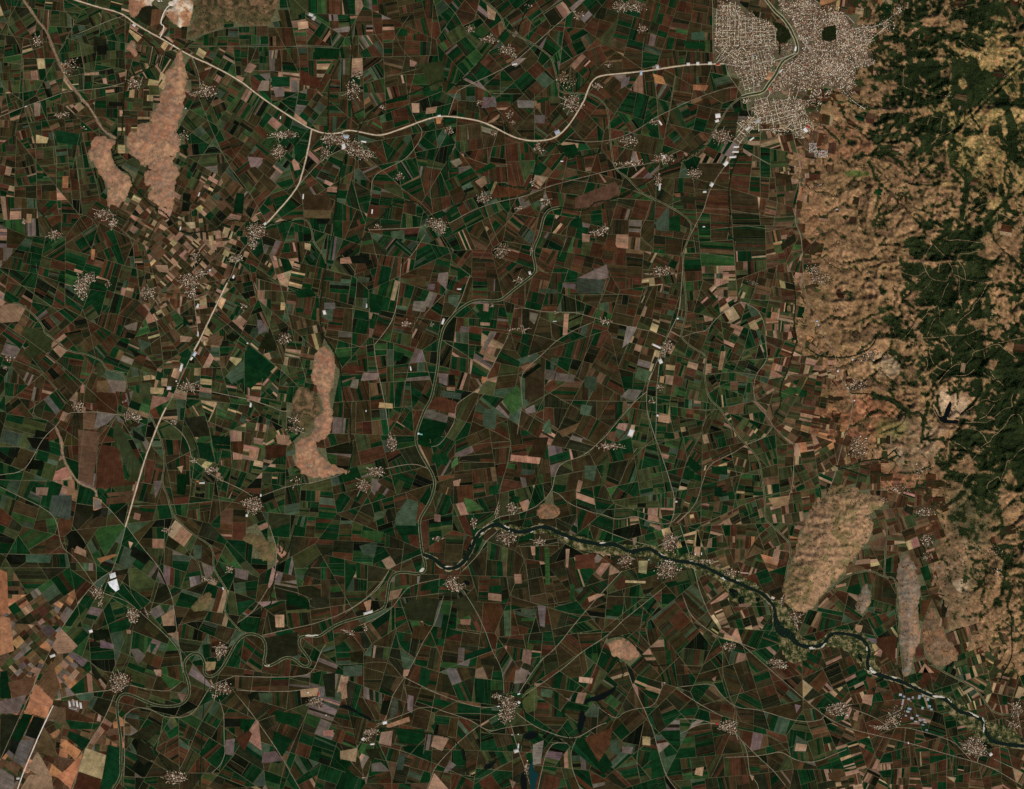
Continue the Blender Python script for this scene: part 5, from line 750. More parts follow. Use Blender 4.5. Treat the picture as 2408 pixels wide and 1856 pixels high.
ZONES = ["aaaammrrrrrrffff", "aaaammrrrrrrffff", "aaammmrrrrrhffff", "rrttrrrrrrrhffff", "rrttarrrrraaffff", "rraaarrrdraaffff", "grgaarrdddaaffff", "ggdaadddddaaffff", "gggdgdddddafffff", "ogggdddddddaddaf", "oggdddddddddsssa", "oodddddddddddsss", "oodddddddddddsss"]
ZP = {'a': (3.0, 7.5, 15, 40, 'X24 B22 R10 G20 L4 K5 P5 Y2.5 T4 N5 D9'), 'm': (3.2, 10, 24, 55, 'R18 B26 G15 M6 P4 K6 L3 T5 N5 X7 D8'), 'r': (3.5, 10.5, 22, 55, 'R24 B32 G21 K4 L2 M2 P2 T3 N2.5 D11 X5'),
      't': (3.2, 7.5, 12, 28, 'P13 Y5 N15 G11 B13 R8 K7 X10 T3 D5'), 'd': (4, 12.5, 28, 70, 'B32 R12 G29 K5 M1.5 P1.5 T4 L2 X8 D18 N1.5'), 'g': (7, 20, 26, 60, 'G30 X24 T8 K8 B12 R4 L6 P1.8 M1.5 D13'), 'o': (7, 15, 11, 20, 'N26 P6 M6 O12 R16 G4 B12 X14 D3'),
      'f': (3, 8, 16, 48, 'N26 R22 O2 P10 X12 Y4 B16 G4 D4'), 'h': (2.5, 6, 90, 140, 'G26 K12 B28 R18 N4 L4 D8'), 's': (2.6, 6.5, 24, 46, 'R26 B30 G13 P5 Y2 N9 K3 D11')}
FAM = {}
for k in 'GLXTKV': FAM[k] = 0
for k in 'RBDN': FAM[k] = 1
for k in 'PYMOW': FAM[k] = 2
ZW = {}
for k, v in ZP.items():
    ks, ws = [], []
    for t in v[4].split(): ks.append(t[0]); ws.append(float(t[1:]))
    ZW[k] = (ks, ws)
ANCH = np.array([(60, 60, 0), (60, 230, -12), (280, 120, 5), (480, 280, -55), (600, 380, -50), (700, 100, -3), (900, 100, -2), (1000, 300, -15), (1200, 200, 45), (1300, 100, -40), (1500, 150, 20), (1750, 430, 3), (1750, 600, 8), (100, 500, 2), (100, 800, 45), (300, 700, 20), (450, 600, -55), (450, 850, -30), (560, 1050, 10), (250, 1100, 8), (100, 1200, 20), (150, 1450, -30), (60, 1750, -62), (330, 1400, 25), (500, 1700, -50), (700, 1400, 0), (700, 1650, -70), (1000, 700, 10), (1000, 1100, -15), (1300, 900, -60), (1250, 1200, -5), (1500, 900, 15), (1500, 1200, -15), (1700, 800, 10), (1700, 1000, -25), (1800, 1200, -15), (1000, 1500, 15), (1250, 1500, -5), (1500, 1600, 40), (1750, 1500, -30), (1800, 1700, -12), (2100, 1700, -15), (2000, 1640, -20), (2000, 1500, -20), (1900, 900, -70), (1900, 1350, 20)], float)
def local_angle(x, y):
    d = (ANCH[:, 0] - x) ** 2 + (ANCH[:, 1] - y) ** 2 + 900
    wgt = 1 / d ** 1.5
    a = np.radians(ANCH[:, 2]) * 4
    return math.atan2((wgt * np.sin(a)).sum(), (wgt * np.cos(a)).sum()) / 4
def zone_at(x, y):
    x += random.gauss(0, 22); y += random.gauss(0, 22)
    return ZONES[min(12, max(0, int(y // 150)))][min(15, max(0, int(x // 150)))]
def clip(P, nx, ny, c):
    out = []
    n = len(P)
    for i in range(n):
        a, b_ = P[i], P[(i + 1) % n]
        da = nx * a[0] + ny * a[1] - c; db = nx * b_[0] + ny * b_[1] - c
        if da <= 0: out.append(a)
        if (da < 0 < db) or (db < 0 < da):
            t = da / (da - db)
            out.append((a[0] + (b_[0] - a[0]) * t, a[1] + (b_[1] - a[1]) * t))
    return out
def area(P):
    return abs(sum(P[i][0] * P[(i + 1) % len(P)][1] - P[(i + 1) % len(P)][0] * P[i][1] for i in range(len(P)))) / 2
def cent(P): return (sum(p[0] for p in P) / len(P), sum(p[1] for p in P) / len(P))
def inset(P, d):
    """move every side of a convex polygon inwards"""
    cx, cy = cent(P); Q = P
    for i in range(len(P)):
        a, b_ = P[i], P[(i + 1) % len(P)]
        ex, ey = b_[0] - a[0], b_[1] - a[1]; L = math.hypot(ex, ey)
        if L < 1e-6: continue
        nx, ny = -ey / L, ex / L
        if nx * (cx - a[0]) + ny * (cy - a[1]) > 0: nx, ny = -nx, -ny
        Q = clip(Q, nx, ny, nx * a[0] + ny * a[1] - d)
        if len(Q) < 3: return []
    return Q

CITYP = {'grid': pts('C', '220,110 235,0 370,0 380,60 460,60 490,105 590,140 620,190 630,330 600,400 570,480 500,560 410,590 330,430 230,390 210,250'),
         'old': pts('C', '620,0 860,-10 900,60 1020,60 1110,150 1240,160 1250,200 1200,300 1250,400 1120,450 1130,540 1050,600 960,560 850,560 760,620 700,560 640,600 560,610 540,600 570,540 640,430 660,400 755,345 755,290 735,220 700,160 640,80'),
         'bank': pts('C', '600,400 660,370 735,330 735,260 640,280 630,350'),
         'south': pts('C', '480,620 640,630 740,610 800,690 800,740 850,820 770,885 690,800 600,790 500,790 450,700'),
         'corner': pts('C', '350,790 400,750 480,740 510,790 440,860 370,930 330,900 360,850')}
HOLES = [pts('C', '590,140 640,150 690,190 705,240 680,272 640,285 640,350 625,350 630,280 610,240 620,190 590,160'), pts('C', '920,175 990,160 997,250 950,267 905,255 905,200'), pts('C', '645,590 665,563 718,590 690,628')]
def in_city(x, y):
    return any(inp(P, x, y) for P in CITYP.values())

# blocks: jittered cells, cut along the traced roads and streams
SP = 205.0
seeds = {}
for i in range(-2, 15):
    for j in range(-2, 12):
        seeds[i, j] = ((i + .5 + random.uniform(-.42, .42)) * SP, (j + .5 + random.uniform(-.42, .42)) * SP)
def bisect(P, ang, target, out, jit=.05):
    A = area(P)
    if A < target * random.uniform(.7, 1.5) or len(P) < 3:
        out.append(P); return
    ca, sa = math.cos(ang), math.sin(ang)
    u = [p[0] * ca + p[1] * sa for p in P]; v = [-p[0] * sa + p[1] * ca for p in P]
    if (max(u) - min(u)) > (max(v) - min(v)) * random.uniform(.75, 1.33): nx, ny, lo, hi = ca, sa, min(u), max(u)
    else: nx, ny, lo, hi = -sa, ca, min(v), max(v)
    t = random.gauss(0, jit); nx, ny = nx * math.cos(t) - ny * math.sin(t), nx * math.sin(t) + ny * math.cos(t)
    cx, cy = cent(P)
    c = nx * cx + ny * cy + random.uniform(-.13, .13) * (hi - lo)
    for Q in (clip(P, nx, ny, c), clip(P, -nx, -ny, -c)):
        if len(Q) >= 3 and area(Q) > 10: bisect(Q, ang, target, out, jit)
blocks = []
for (i, j), (sx, sy) in seeds.items():
    P = [(sx - 500, sy - 500), (sx + 500, sy - 500), (sx + 500, sy + 500), (sx - 500, sy + 500)]
    for di in range(-2, 3):
        for dj in range(-2, 3):
            q = seeds.get((i + di, j + dj))
            if q and (di or dj):
                nx, ny = q[0] - sx, q[1] - sy
                P = clip(P, nx, ny, nx * (sx + q[0]) / 2 + ny * (sy + q[1]) / 2)
    for nx, ny, c in ((1, 0, 2558), (-1, 0, 148), (0, 1, 2008), (0, -1, 148)):
        P = clip(P, nx, ny, c)
    if len(P) < 3 or area(P) < 50: continue
    out = []; a0 = local_angle(sx, sy) + random.gauss(0, .08)
    bisect(P, a0, 4600, out)
    for Q in out: blocks.append([Q, a0, 0])
segs = []
for kind, L in LINES:
    if kind in 'tw': continue
    for a, b_ in zip(L[:-1], L[1:]):
        if math.hypot(b_[0] - a[0], b_[1] - a[1]) > 4: segs.append((a, b_))
grid = {}
def cells(P):
    xs = [p[0] for p in P]; ys = [p[1] for p in P]
    return [(i, j) for i in range(int(min(xs) // 80), int(max(xs) // 80) + 1) for j in range(int(min(ys) // 80), int(max(ys) // 80) + 1)]
for k, bl in enumerate(blocks):
    for c in cells(bl[0]): grid.setdefault(c, set()).add(k)
def clip_seg(P, a, b_):
    """length of the segment inside convex P, length of the whole chord"""
    dx, dy = b_[0] - a[0], b_[1] - a[1]; t0, t1 = -1e9, 1e9
    cx, cy = cent(P)
    for i in range(len(P)):
        p, q = P[i], P[(i + 1) % len(P)]
        nx, ny = -(q[1] - p[1]), q[0] - p[0]
        s = 1 if nx * (cx - p[0]) + ny * (cy - p[1]) > 0 else -1
        num = s * (nx * (a[0] - p[0]) + ny * (a[1] - p[1])); den = s * (nx * dx + ny * dy)
        if abs(den) < 1e-12:
            if num < 0: return 0, 1
        elif den > 0: t0 = max(t0, -num / den)
        else: t1 = min(t1, -num / den)
    if t1 <= t0: return 0, 1
    L = math.hypot(dx, dy)
    return max(0, min(1, t1) - max(0, t0)) * L, (t1 - t0) * L
for a, b_ in segs:
    ang = math.atan2(b_[1] - a[1], b_[0] - a[0])
    nx, ny = -(b_[1] - a[1]), b_[0] - a[0]; c0 = nx * a[0] + ny * a[1]
    cand = set()
    for c in cells([a, b_]): cand |= grid.get(c, set())
    for k in cand:
        bl = blocks[k]
        ins, ch = clip_seg(bl[0], a, b_)
        if ins < 6 or ins < .45 * ch: continue
        P1, P2 = clip(bl[0], nx, ny, c0), clip(bl[0], -nx, -ny, -c0)
        if len(P1) < 3 or len(P2) < 3: continue
        A1, A2 = area(P1), area(P2)
        if min(A1, A2) < 40: continue
        bl[0] = P1; bl[1] = ang; bl[2] = 1
        blocks.append([P2, ang, 1])
        for c in cells(P2): grid.setdefault(c, set()).add(len(blocks) - 1)

parcels = []       # (polygon, colour, axis angle)
def colour_of(k):
    c = CLIN[k] * math.exp(random.gauss(0, .19)) * np.exp(rng.normal(0, .06, 3))
    return c
def strips(P, ang, z, margin):
    wmin, wmax, lmin, lmax, _ = ZP[z]
    ks, ws = ZW[z]
    ca, sa = math.cos(ang), math.sin(ang)
    u = [p[0] * ca + p[1] * sa for p in P]; v = [-p[0] * sa + p[1] * ca for p in P]
    if (max(u) - min(u)) < .55 * (max(v) - min(v)) and z != 'h' and random.random() < .6:
        return strips(P, ang + math.pi / 2, z, margin)
    pieces = [P]
    Lu = max(u) - min(u); lt = random.uniform(lmin, lmax)
    n = max(1, round(Lu / lt))
    if n > 1:
        pieces = []
        cuts = [min(u) + Lu * (i + random.uniform(-.22, .22)) / n for i in range(1, n)]
        rest = P
        for c in cuts:
            pieces.append(clip(rest, ca, sa, c)); rest = clip(rest, -ca, -sa, -c)
        pieces.append(rest)
    ccx, ccy = cent(P)
    fam = [math.exp(3.2 * (vn1(ccx / 95, ccy / 95, 200 + f_) - .5)) for f_ in range(3)]
    ws = [w_ * fam[FAM[k_]] for k_, w_ in zip(ks, ws)]
    k0 = random.choices(ks, ws)[0]
    big = random.random()
    scale = 1.0 if big < .68 else (1.7 if big < .9 else 3.0)
    for Q in pieces:
        if len(Q) < 3: continue
        v = [-p[0] * sa + p[1] * ca for p in Q]
        pos = min(v); rest = Q; end = max(v)
        tilt = random.gauss(0, .03)
        prev = None
        while pos < end:
            wd = min(wmax * 2.2, max(wmin * .6, random.lognormvariate(math.log((wmin * wmax) ** .5), .5))) * scale
            pos2 = pos + wd
            if end - pos2 < wmin * .8: pos2 = end + 1
            s_, c_ = math.sin(ang + tilt), math.cos(ang + tilt)
            cx, cy = cent(Q)
            cc = pos2 + (-cx * s_ + cy * c_) - (-cx * sa + cy * ca)
            part = clip(rest, -s_, c_, cc); rest = clip(rest, s_, -c_, -cc)
            if len(part) >= 3 and area(part) > 6:
                k = random.choices(ks, ws)[0]
                if random.random() < .38: k = k0
                elif prev and random.random() < .15: k = prev
                prev = k
                parcels.append((part, k, ang))
            pos = pos2
            if len(rest) < 3: break
BT = {'a': 620, 't': 330, 'r': 1150, 'd': 1700, 'g': 1900, 'o': 900, 'f': 560, 's': 850, 'h': 9000, 'm': 850}
HPOLY = [pts(t, s) for t, s, *_ in HILLS]
for P, ang, cut in blocks:
    if area(P) < 30: continue
    out = []
    cx, cy = cent(P); z = zone_at(cx, cy)
    if z == 'h': ang = math.radians(3)
    bisect(inset(P, .3) if cut else P, ang, BT[z] * random.uniform(.6, 1.6), out, .04)
    for Q in out:
        if len(Q) < 3 or area(Q) < 14: continue
        cx, cy = cent(Q)
        zh = float(HT(cx, cy, HH_))
        if zh > 6 and (zh > 60 or random.random() > math.exp(-zh / 34)): continue
        if zh > 6: z = 'f'
        if in_city(cx, cy) or any(inp(h_, cx, cy) for h_ in HPOLY): continue
        Q = inset(Q, random.choice((.03, .08, .15, .22, .34)))
        if len(Q) < 3: continue
        a2 = ang + random.gauss(0, .03)
        if z != 'h' and random.random() < .45: a2 += math.pi / 2
        strips(Q, a2, z, 0)
finp = []
for P, k, ang in parcels:
    Q = inset(P, random.choice((.0, .06, .1, .16)))
    if len(Q) >= 3 and area(Q) > 5: finp.append((Q, colour_of(k), ang, random.uniform(2, 4)))
named = []
n = 0
for t, L in FIELDS.items():
    for s in L:
        k, body = s.split(' ', 1)
        P = pts(t, body)
        if len(P) < 3: continue
        if 'N' != t and HT(*cent(P), HH_) > 40: continue
        named.append((P, colour_of(k) if k != 'Z' else CLIN[k], local_angle(*cent(P)) + (math.pi / 2 if random.random() < .5 else 0), 6 + (n % 16) * .35)); n += 1
def field_arrays(lst):
    V, U, Cc, F, nv = [], [], [], {}, 0
    for P, c, ang, z in lst:
        ca, sa = math.cos(ang), math.sin(ang)
        xs = np.array([p[0] for p in P]); ys = np.array([p[1] for p in P])
        zz = HT(xs, ys, HH_) + z * ZS + (2.5 if HT(xs, ys, HH_).max() > 1 else 0)
        off = random.uniform(0, 9000)
        V += [(wx(a), wy(b_), c_) for a, b_, c_ in zip(xs, ys, zz)]
        U += [((a * ca + b_ * sa) * 10 + off, (-a * sa + b_ * ca) * 10 + off) for a, b_ in zip(xs, ys)]
        Cc += [c] * len(P)
        idx = list(range(nv, nv + len(P)))
        sg = sum(P[i][0] * P[(i + 1) % len(P)][1] - P[(i + 1) % len(P)][0] * P[i][1] for i in range(len(P)))
        if sg > 0: idx.reverse()
        F.setdefault(len(P), []).append(idx); nv += len(P)
    return V, list(F.values()), Cc, U
def inframe(P):
    cx, cy = cent(P); return 0 < cx < W and 0 < cy < H
finp.sort(key=lambda f: -area(f[0]) * inframe(f[0]))
ns = max(0, 300 - len(named))
print('parcels', len(finp), 'named', len(named))
named.sort(key=lambda f: -area(f[0]))
singles = named[:300] + finp[:ns]
for f in singles:
    V, F, Cc, U = field_arrays([f])
    link('field', mesh_np('field', V, F, M_FIELD, np.array(Cc), np.array(U)), farm)
rest_f = named[300:] + finp[ns:]
V, F, Cc, U = field_arrays(rest_f)
tag(link('field_mosaic', mesh_np('field_mosaic', V, F, M_FIELD, np.array(Cc), np.array(U)), farm), kind='stuff')

# ================================================================ hills
PAL = {'tan': [(160, 116, 87), (140, 108, 85), (166, 126, 93), (118, 98, 80), (156, 108, 80), (128, 103, 84), (148, 111, 84)], 'quarry': [(156, 116, 86), (140, 106, 82), (205, 190, 168), (176, 132, 94), (140, 100, 76)],
       'scrub': [(118, 92, 66), (58, 58, 35), (128, 98, 72), (46, 48, 29), (100, 80, 57), (76, 68, 44)], 'olive': [(148, 114, 84), (122, 98, 68), (98, 90, 58), (158, 124, 92), (128, 100, 74), (142, 114, 86)],
       'greytan': [(132, 110, 88), (148, 112, 82), (118, 106, 92), (126, 96, 70), (108, 102, 88)], 'brown': [(124, 88, 62), (110, 84, 62), (134, 98, 70), (96, 78, 58), (120, 96, 74)], 'olivedark': [(92, 84, 54), (104, 90, 60), (80, 78, 48), (110, 88, 62), (86, 74, 50)]}
def plot_colour(x, y, pal, seed, cell):
    """small plots of land, each with its own tone, bounded by irregular edges"""
    c = np.array([lin(q) for q in pal])
    wxx = (fbm(x / 12, y / 12, 3, seed + 1) - .5) * 14; wyy = (fbm(x / 12, y / 12, 3, seed + 2) - .5) * 14
    a = fbm(x / 120, y / 120, 2, seed + 4) * 6.3
    u = (x + wxx) * np.cos(a.mean()) - (y + wyy) * np.sin(a.mean()); v = (x + wxx) * np.sin(a.mean()) + (y + wyy) * np.cos(a.mean())
    idh, bd = worley(u / cell, v / (cell * .62), seed)
    id2, _ = worley(u / (cell * 2.7) + 9, v / (cell * 2.7), seed + 3)
    k = ((idh * .6 + id2 * .4 + (fbm(x / 50, y / 50, 2, seed + 6) - .5) * .7) * len(c)).astype(int) % len(c)
    col = c[k] * (.8 + .4 * ((idh * 7.31) % 1))[..., None]
    return col * (.75 + .5 * fbm(x / 4, y / 4, 3, seed + 8))[..., None], bd
def patch_colour(x, y, pal, seed, cell=14.0):
    c = np.array([lin(q) for q in PAL[pal]]) if isinstance(pal, str) else np.array([lin(q) for q in pal])
    wxx = (fbm(x / 9, y / 9, 3, seed + 1) - .5) * 16; wyy = (fbm(x / 9, y / 9, 3, seed + 2) - .5) * 16
    idh, bd = worley((x + wxx) / cell, (y + wyy) / cell, seed)
    lo = fbm(x / 45, y / 45, 3, seed + 5)
    q = np.clip(idh * .45 + np.clip((lo - .25) * 2, 0, 1) * .55, 0, .999) * len(c)
    k = q.astype(int); f = (q - k)[..., None]
    col = c[k] * (1 - f * .7) + c[np.minimum(k + 1, len(c) - 1)] * f * .7
    return col * (0.82 + .36 * fbm(x / 4.5, y / 4.5, 3, seed + 8))[..., None]
def terrain_mesh(name, w, h, keep, col):
    x, y = XX[w], YY[w]
    ni, nj = x.shape
    idx = np.arange(ni * nj).reshape(ni, nj)
    q = keep[:-1, :-1] | keep[1:, :-1] | keep[:-1, 1:] | keep[1:, 1:]
    F = np.stack([idx[:-1, :-1][q], idx[1:, :-1][q], idx[1:, 1:][q], idx[:-1, 1:][q]], 1)
    used = np.unique(F); remap = np.zeros(ni * nj, int); remap[used] = np.arange(len(used))
    V = np.stack([wx(x), wy(y), h], -1).reshape(-1, 3)[used]
    return mesh_np(name, V, [remap[F]], M_TERR, col.reshape(-1, 3)[used], smooth_sh=True)
tree_pts = []     # x, y, radius(cells), tone
for w, sd, pal, lab, h in hill_wins:
    x, y = XX[w], YY[w]
    col = patch_colour(x, y, pal, 300 + len(lab))
    if pal == 'quarry':
        q = np.clip(1.3 - np.hypot((x - 385) / 36, (y - 6) / 18), 0, 1)[..., None]
        col = col * (1 - q) + lin((214, 202, 184)) * q
    ed = np.clip(1 - (sd - 1) / 7, 0, 1)[..., None] * .3 * (.4 + 1.2 * fbm(x / 9, y / 9, 2, 19))[..., None]
    col = col * (1 - ed) + lin((86, 74, 50)) * ed
    hh = np.where(h > HG[w] - .01, h, HG[w] - 6)
    tag(link('hill', terrain_mesh('hill', w, np.maximum(h, -25), sd > -3, col)), lab, kind='structure')
    den = {'tan': .006, 'quarry': .01, 'scrub': .22, 'olive': .14, 'greytan': .10, 'brown': .16, 'olivedark': .06}[pal]
    m = (sd > 2) & (rng.random(sd.shape) < den * np.clip((fbm(x / 14, y / 14, 3, 61) - .35) * 4, .1, 2))
    for a, b_ in zip(x[m], y[m]): tree_pts.append((a + random.uniform(-1, 1), b_ + random.uniform(-1, 1), random.uniform(.7, 1.3), random.uniform(.8, 1.6)))
# ================================================================ eastern highland and its woods
w = HIGH_WIN; x, y = XX[w], YY[w]; sd = HIGH_SD
def mixc(a, b_, t): return a * (1 - t[..., None]) + b_ * t[..., None]
base, hbd = plot_colour(x, y, [(94, 76, 50), (142, 108, 77), (112, 86, 59), (154, 120, 86), (88, 76, 48), (132, 96, 70), (144, 114, 78), (106, 80, 57), (120, 96, 65)], 500, 8)
base = base * .62 + lin((134, 102, 73)) * .38 * (.75 + .5 * fbm(x / 5, y / 5, 3, 515))[..., None]
yel, _ = plot_colour(x, y, [(146, 118, 76), (112, 98, 60), (158, 128, 84), (90, 84, 50), (148, 108, 72), (128, 108, 64)], 520, 8)
red, _ = plot_colour(x, y, [(116, 76, 54), (136, 90, 64), (102, 68, 48), (146, 102, 72), (96, 74, 50), (126, 86, 62)], 540, 17)
gry, _ = plot_colour(x, y, [(128, 104, 78), (146, 118, 90), (110, 92, 68), (134, 100, 74), (122, 104, 84)], 560, 10)
gdk, _ = plot_colour(x, y, [(70, 70, 48), (84, 78, 54), (104, 84, 58), (62, 64, 42), (78, 76, 58)], 580, 9)
pal_ = patch_colour(x, y, [(184, 154, 122), (164, 136, 108), (194, 170, 138)], 590, 7)
def blobm(cx, cy, rx, ry, soft=.5): return np.clip((1.25 - np.hypot((x - cx) / rx, (y - cy) / ry) + (fbm(x / 22, y / 22, 3, 71) - .5)) / soft, 0, 1)
col = base
col = mixc(col, yel, blobm(2330, 260, 130, 220))
col = mixc(col, red, blobm(2010, 985, 120, 60)); col = mixc(col, red, blobm(2060, 1150, 120, 45)); col = mixc(col, red, blobm(1980, 340, 90, 40) * .6); col = mixc(col, red, blobm(1905, 540, 60, 110, 1.2) * .55); col = mixc(col, red, blobm(1930, 880, 60, 90, 1.2) * .6)
col = mixc(col, gry, blobm(2150, 1040, 60, 60)); col = mixc(col, gdk, blobm(2285, 1205, 58, 85) * .8); col = mixc(col, gry * .85, blobm(2240, 1390, 60, 120) * .8)
col = mixc(col, pal_, blobm(2240, 950, 38, 34, .9) * .8); col = mixc(col, pal_, blobm(2045, 1205, 30, 18)); col = mixc(col, pal_, blobm(2258, 1375, 17, 15, .3)); col = mixc(col, pal_, blobm(2085, 860, 30, 25) * .5)
col = mixc(col, lin((96, 92, 50)) * np.ones_like(col), blobm(2100, 1010, 45, 22) * .6)
col = mixc(col, lin((58, 84, 36)) * np.ones_like(col), blobm(2008, 408, 30, 8) * .8)
# wood cover
D = np.array([[int(c) for c in r] for r in WOOD], float) / 10
fx = np.clip((x - 1880) / 80, 0, 5.999); fy = np.clip((y - 40) / 80, 0, 22.999)
j = fx.astype(int); i = fy.astype(int); u = fx - j; v = fy - i
dens = (D[i, j] * (1 - u) + D[i, j + 1] * u) * (1 - v) + (D[i + 1, j] * (1 - u) + D[i + 1, j + 1] * u) * v
hh = HG[w]
gy_, gx_ = np.gradient(hh, GS * PX)
north = np.clip(gy_ * 2.2 - gx_ * .8, -1, 1)            # slopes turned away from the sun keep more trees
valley = 1 - np.clip((fine - .12) / .5, 0, 1)
n1 = fbm((x + wx1) / 26, (y + wy1) / 26, 4, 91, .55)
n2 = fbm(x / 9, y / 9, 3, 95, .6)
n3 = fbm((x + wx1 * .5) / 11, (y + wy1 * .5) / 11, 3, 97)
tpi = (hh - boxblur(hh, 7)); tpi = np.clip(tpi / (np.std(tpi[sd > 60]) + 1e-6), -2, 2)
q = .5 + (n1 - .5) * .7 + (n3 - .5) * 1.7 + (n2 - .5) * 1.1 + north * .16 - tpi * .2
q += (dens - .48) * 1.6
chan = np.clip((boxblur(ACC, 1) - 1.2) / .6, 0, 1.4) * np.clip(sd / 25, 0, 1)
q += chan * (.35 + .5 * vnoise(x / 40, y / 40, 88)) * np.clip(.55 + dens * 1.4, 0, 1.2)
for t, bx, by, rx, ry in BLOBS:
    (cx, cy), k = pts(t, '%f,%f' % (bx, by))[0], TILES[t][2]
    q += .75 * np.clip(1.5 - np.hypot((x - cx) / (rx / k + 3), (y - cy) / (ry / k + 3)), 0, 1)
for t, bx, by, rx, ry in GLADES:
    (cx, cy), k = pts(t, '%f,%f' % (bx, by))[0], TILES[t][2]
    q -= 1.3 * np.clip(1.4 - np.hypot((x - cx) / (rx / k + 3), (y - cy) / (ry / k + 3)), 0, 1)
for t, s, wd in RAVINES:
    P = smooth(pts(t, s), 2); ww = (slice(None), slice(None))
    d = ldist(P, x + (n2 - .5) * 6, y + (n1 - .5) * 8)
    q += 1.6 * np.clip(1.5 - d / wd, 0, 1)
q -= np.clip(-(sd - 6) / 8, 0, 3)
q = np.where(rd > -2, -9, q)
q = np.where((ACC > 1.75 + 1.1 * vnoise(x / 45, y / 45, 888)) & (sd > 8) & (n2 > .36), np.maximum(q, .56), q)      # tree lines along the gullies
hedge = (hbd < .07) & (vnoise(x / 17, y / 17, 66) > .5) & (sd > 4)
q = np.where(hedge, q + .35, q)
forest = q > .5
ftone = lin((34, 40, 22)) * np.ones_like(col) * (.6 + .8 * n2)[..., None]
olive_f = np.clip((n1 - .5) * 4, 0, 1) * .6
ftone = mixc(ftone, lin((58, 60, 34)) * np.ones_like(col), olive_f)
scrub = np.clip((q - .15) / .35, 0, 1)
col = mixc(col, lin((62, 58, 34)) * np.ones_like(col), scrub * .65)
lowt = .84 + .44 * fbm(x / 60, y / 60, 3, 611)
col = col * (rng.uniform(.78, 1.2, x.shape) * lowt)[..., None]
col = mixc(col, col * np.array([.80, .84, .78]), np.clip((fbm(x / 33, y / 33, 3, 612) - .4) * 3, 0, 1))
col = np.where(forest[..., None], ftone, col)
# bare ridge crests inside the woods
tag(link('highland', terrain_mesh('highland', w, hH, sd > -4, col)), 'dry eastern highland with tan clearings and wooded slopes', kind='structure')
trails = [L for k, L in LINES if k == 't']
keep = forest.copy()
for L in trails:
    a = np.array(L); pad = 4
    m = (x > a[:, 0].min() - pad) & (x < a[:, 0].max() + pad) & (y > a[:, 1].min() - pad) & (y < a[:, 1].max() + pad)
    if m.any():
        dd = np.full(x.shape, 99.0); dd[m] = ldist(smooth(L, 1), x[m], y[m]); keep &= dd > 1.3
m = keep & (rng.random(x.shape) < .72)
for a, b_, qq, nn in zip(x[m], y[m], q[m], n1[m]):
    tree_pts.append((a + random.uniform(-1.2, 1.2), b_ + random.uniform(-1.2, 1.2), random.uniform(1.0, 1.7), .6 + random.random() * .55 + max(0, .75 - qq) * .8 + max(0, nn - .5) * 2.2))
m = (~forest) & (q > .0) & (sd > 4) & (rng.random(x.shape) < .05 + .22 * np.clip(n2 - .42, 0, 1) * 3)
for a, b_ in zip(x[m], y[m]): tree_pts.append((a + random.uniform(-1.2, 1.2), b_ + random.uniform(-1.2, 1.2), random.uniform(.6, 1.1), random.uniform(1, 1.8)))

def trees_mesh(name, T, base=(33, 46, 23)):
    T = np.array(T); n = len(T)
    k = 5
    ang = rng.random(n) * 6.28
    hgt = T[:, 2] * PX * rng.uniform(.75, 1.2, n)
    z0 = HT(T[:, 0], T[:, 1]) + 1.0
    V = np.zeros((n, k + 1, 3))
    for i in range(k):
        r = T[:, 2] * PX * rng.uniform(.75, 1.2, n)
        V[:, i, 0] = wx(T[:, 0]) + r * np.cos(ang + i * 6.283 / k); V[:, i, 1] = wy(T[:, 1]) + r * np.sin(ang + i * 6.283 / k)
        V[:, i, 2] = z0 + hgt * rng.uniform(.2, .5, n)
    V[:, k, 0] = wx(T[:, 0]) + rng.uniform(-3, 3, n); V[:, k, 1] = wy(T[:, 1]) + rng.uniform(-3, 3, n); V[:, k, 2] = z0 + hgt + 6
    b0 = np.arange(n) * (k + 1)
    F = np.concatenate([np.stack([b0 + i, b0 + (i + 1) % k, b0 + k], 1) for i in range(k)])
    c = lin(base) * T[:, 3][:, None] * np.exp(rng.normal(0, .12, (n, 3)))
    return mesh_np(name, V.reshape(-1, 3), [F], M_TREE, np.repeat(c, k + 1, 0))
tag(link('hill_woodland', trees_mesh('hill_woodland', tree_pts)), 'dark woodland and scrub covering the eastern hills', 'woodland', kind='stuff')
print('trees', len(tree_pts))

# ================================================================ roads, tracks, canals, river
def ribbon(name, L, half, z, mat, jit=0.0, off=0.0, sm=2, vary=0.0):
    P = resample(smooth(L, sm), 4.0)
    P = np.array(P)
    d = np.gradient(P, axis=0); d /= np.maximum(np.hypot(d[:, 0], d[:, 1]), 1e-6)[:, None]
    nrm = np.stack([-d[:, 1], d[:, 0]], 1)
    s = np.arange(len(P))
    if jit: P = P + nrm * ((fbm(s / 6.0, s * 0 + len(name) * 3.1, 3, 3) - .5) * 2 * jit)[:, None]
    hw = half * (1 + vary * 2 * (fbm(s / 4.0 + len(P) * 1.3, s * 0 + 3.3, 3, 8) - .5))
    hw2 = half * (1 + vary * 2 * (fbm(s / 4.0 + len(P) * 2.1, s * 0 + 8.3, 3, 9) - .5))
    A = P + nrm * (off + hw)[:, None] if not np.isscalar(off + hw) else P
    B = P + nrm * (off - hw2)[:, None]
    zz = np.maximum(HT(A[:, 0], A[:, 1]), HT(B[:, 0], B[:, 1])) + z * ZS + (HT(P[:, 0], P[:, 1]) > 3) * 3.5
    V = np.concatenate([np.stack([wx(A[:, 0]), wy(A[:, 1]), zz], 1), np.stack([wx(B[:, 0]), wy(B[:, 1]), zz], 1)])
    n = len(P); i = np.arange(n - 1)
    F = np.stack([i, i + 1, n + i + 1, n + i], 1)
    return mesh_np(name, V, [F], mat)
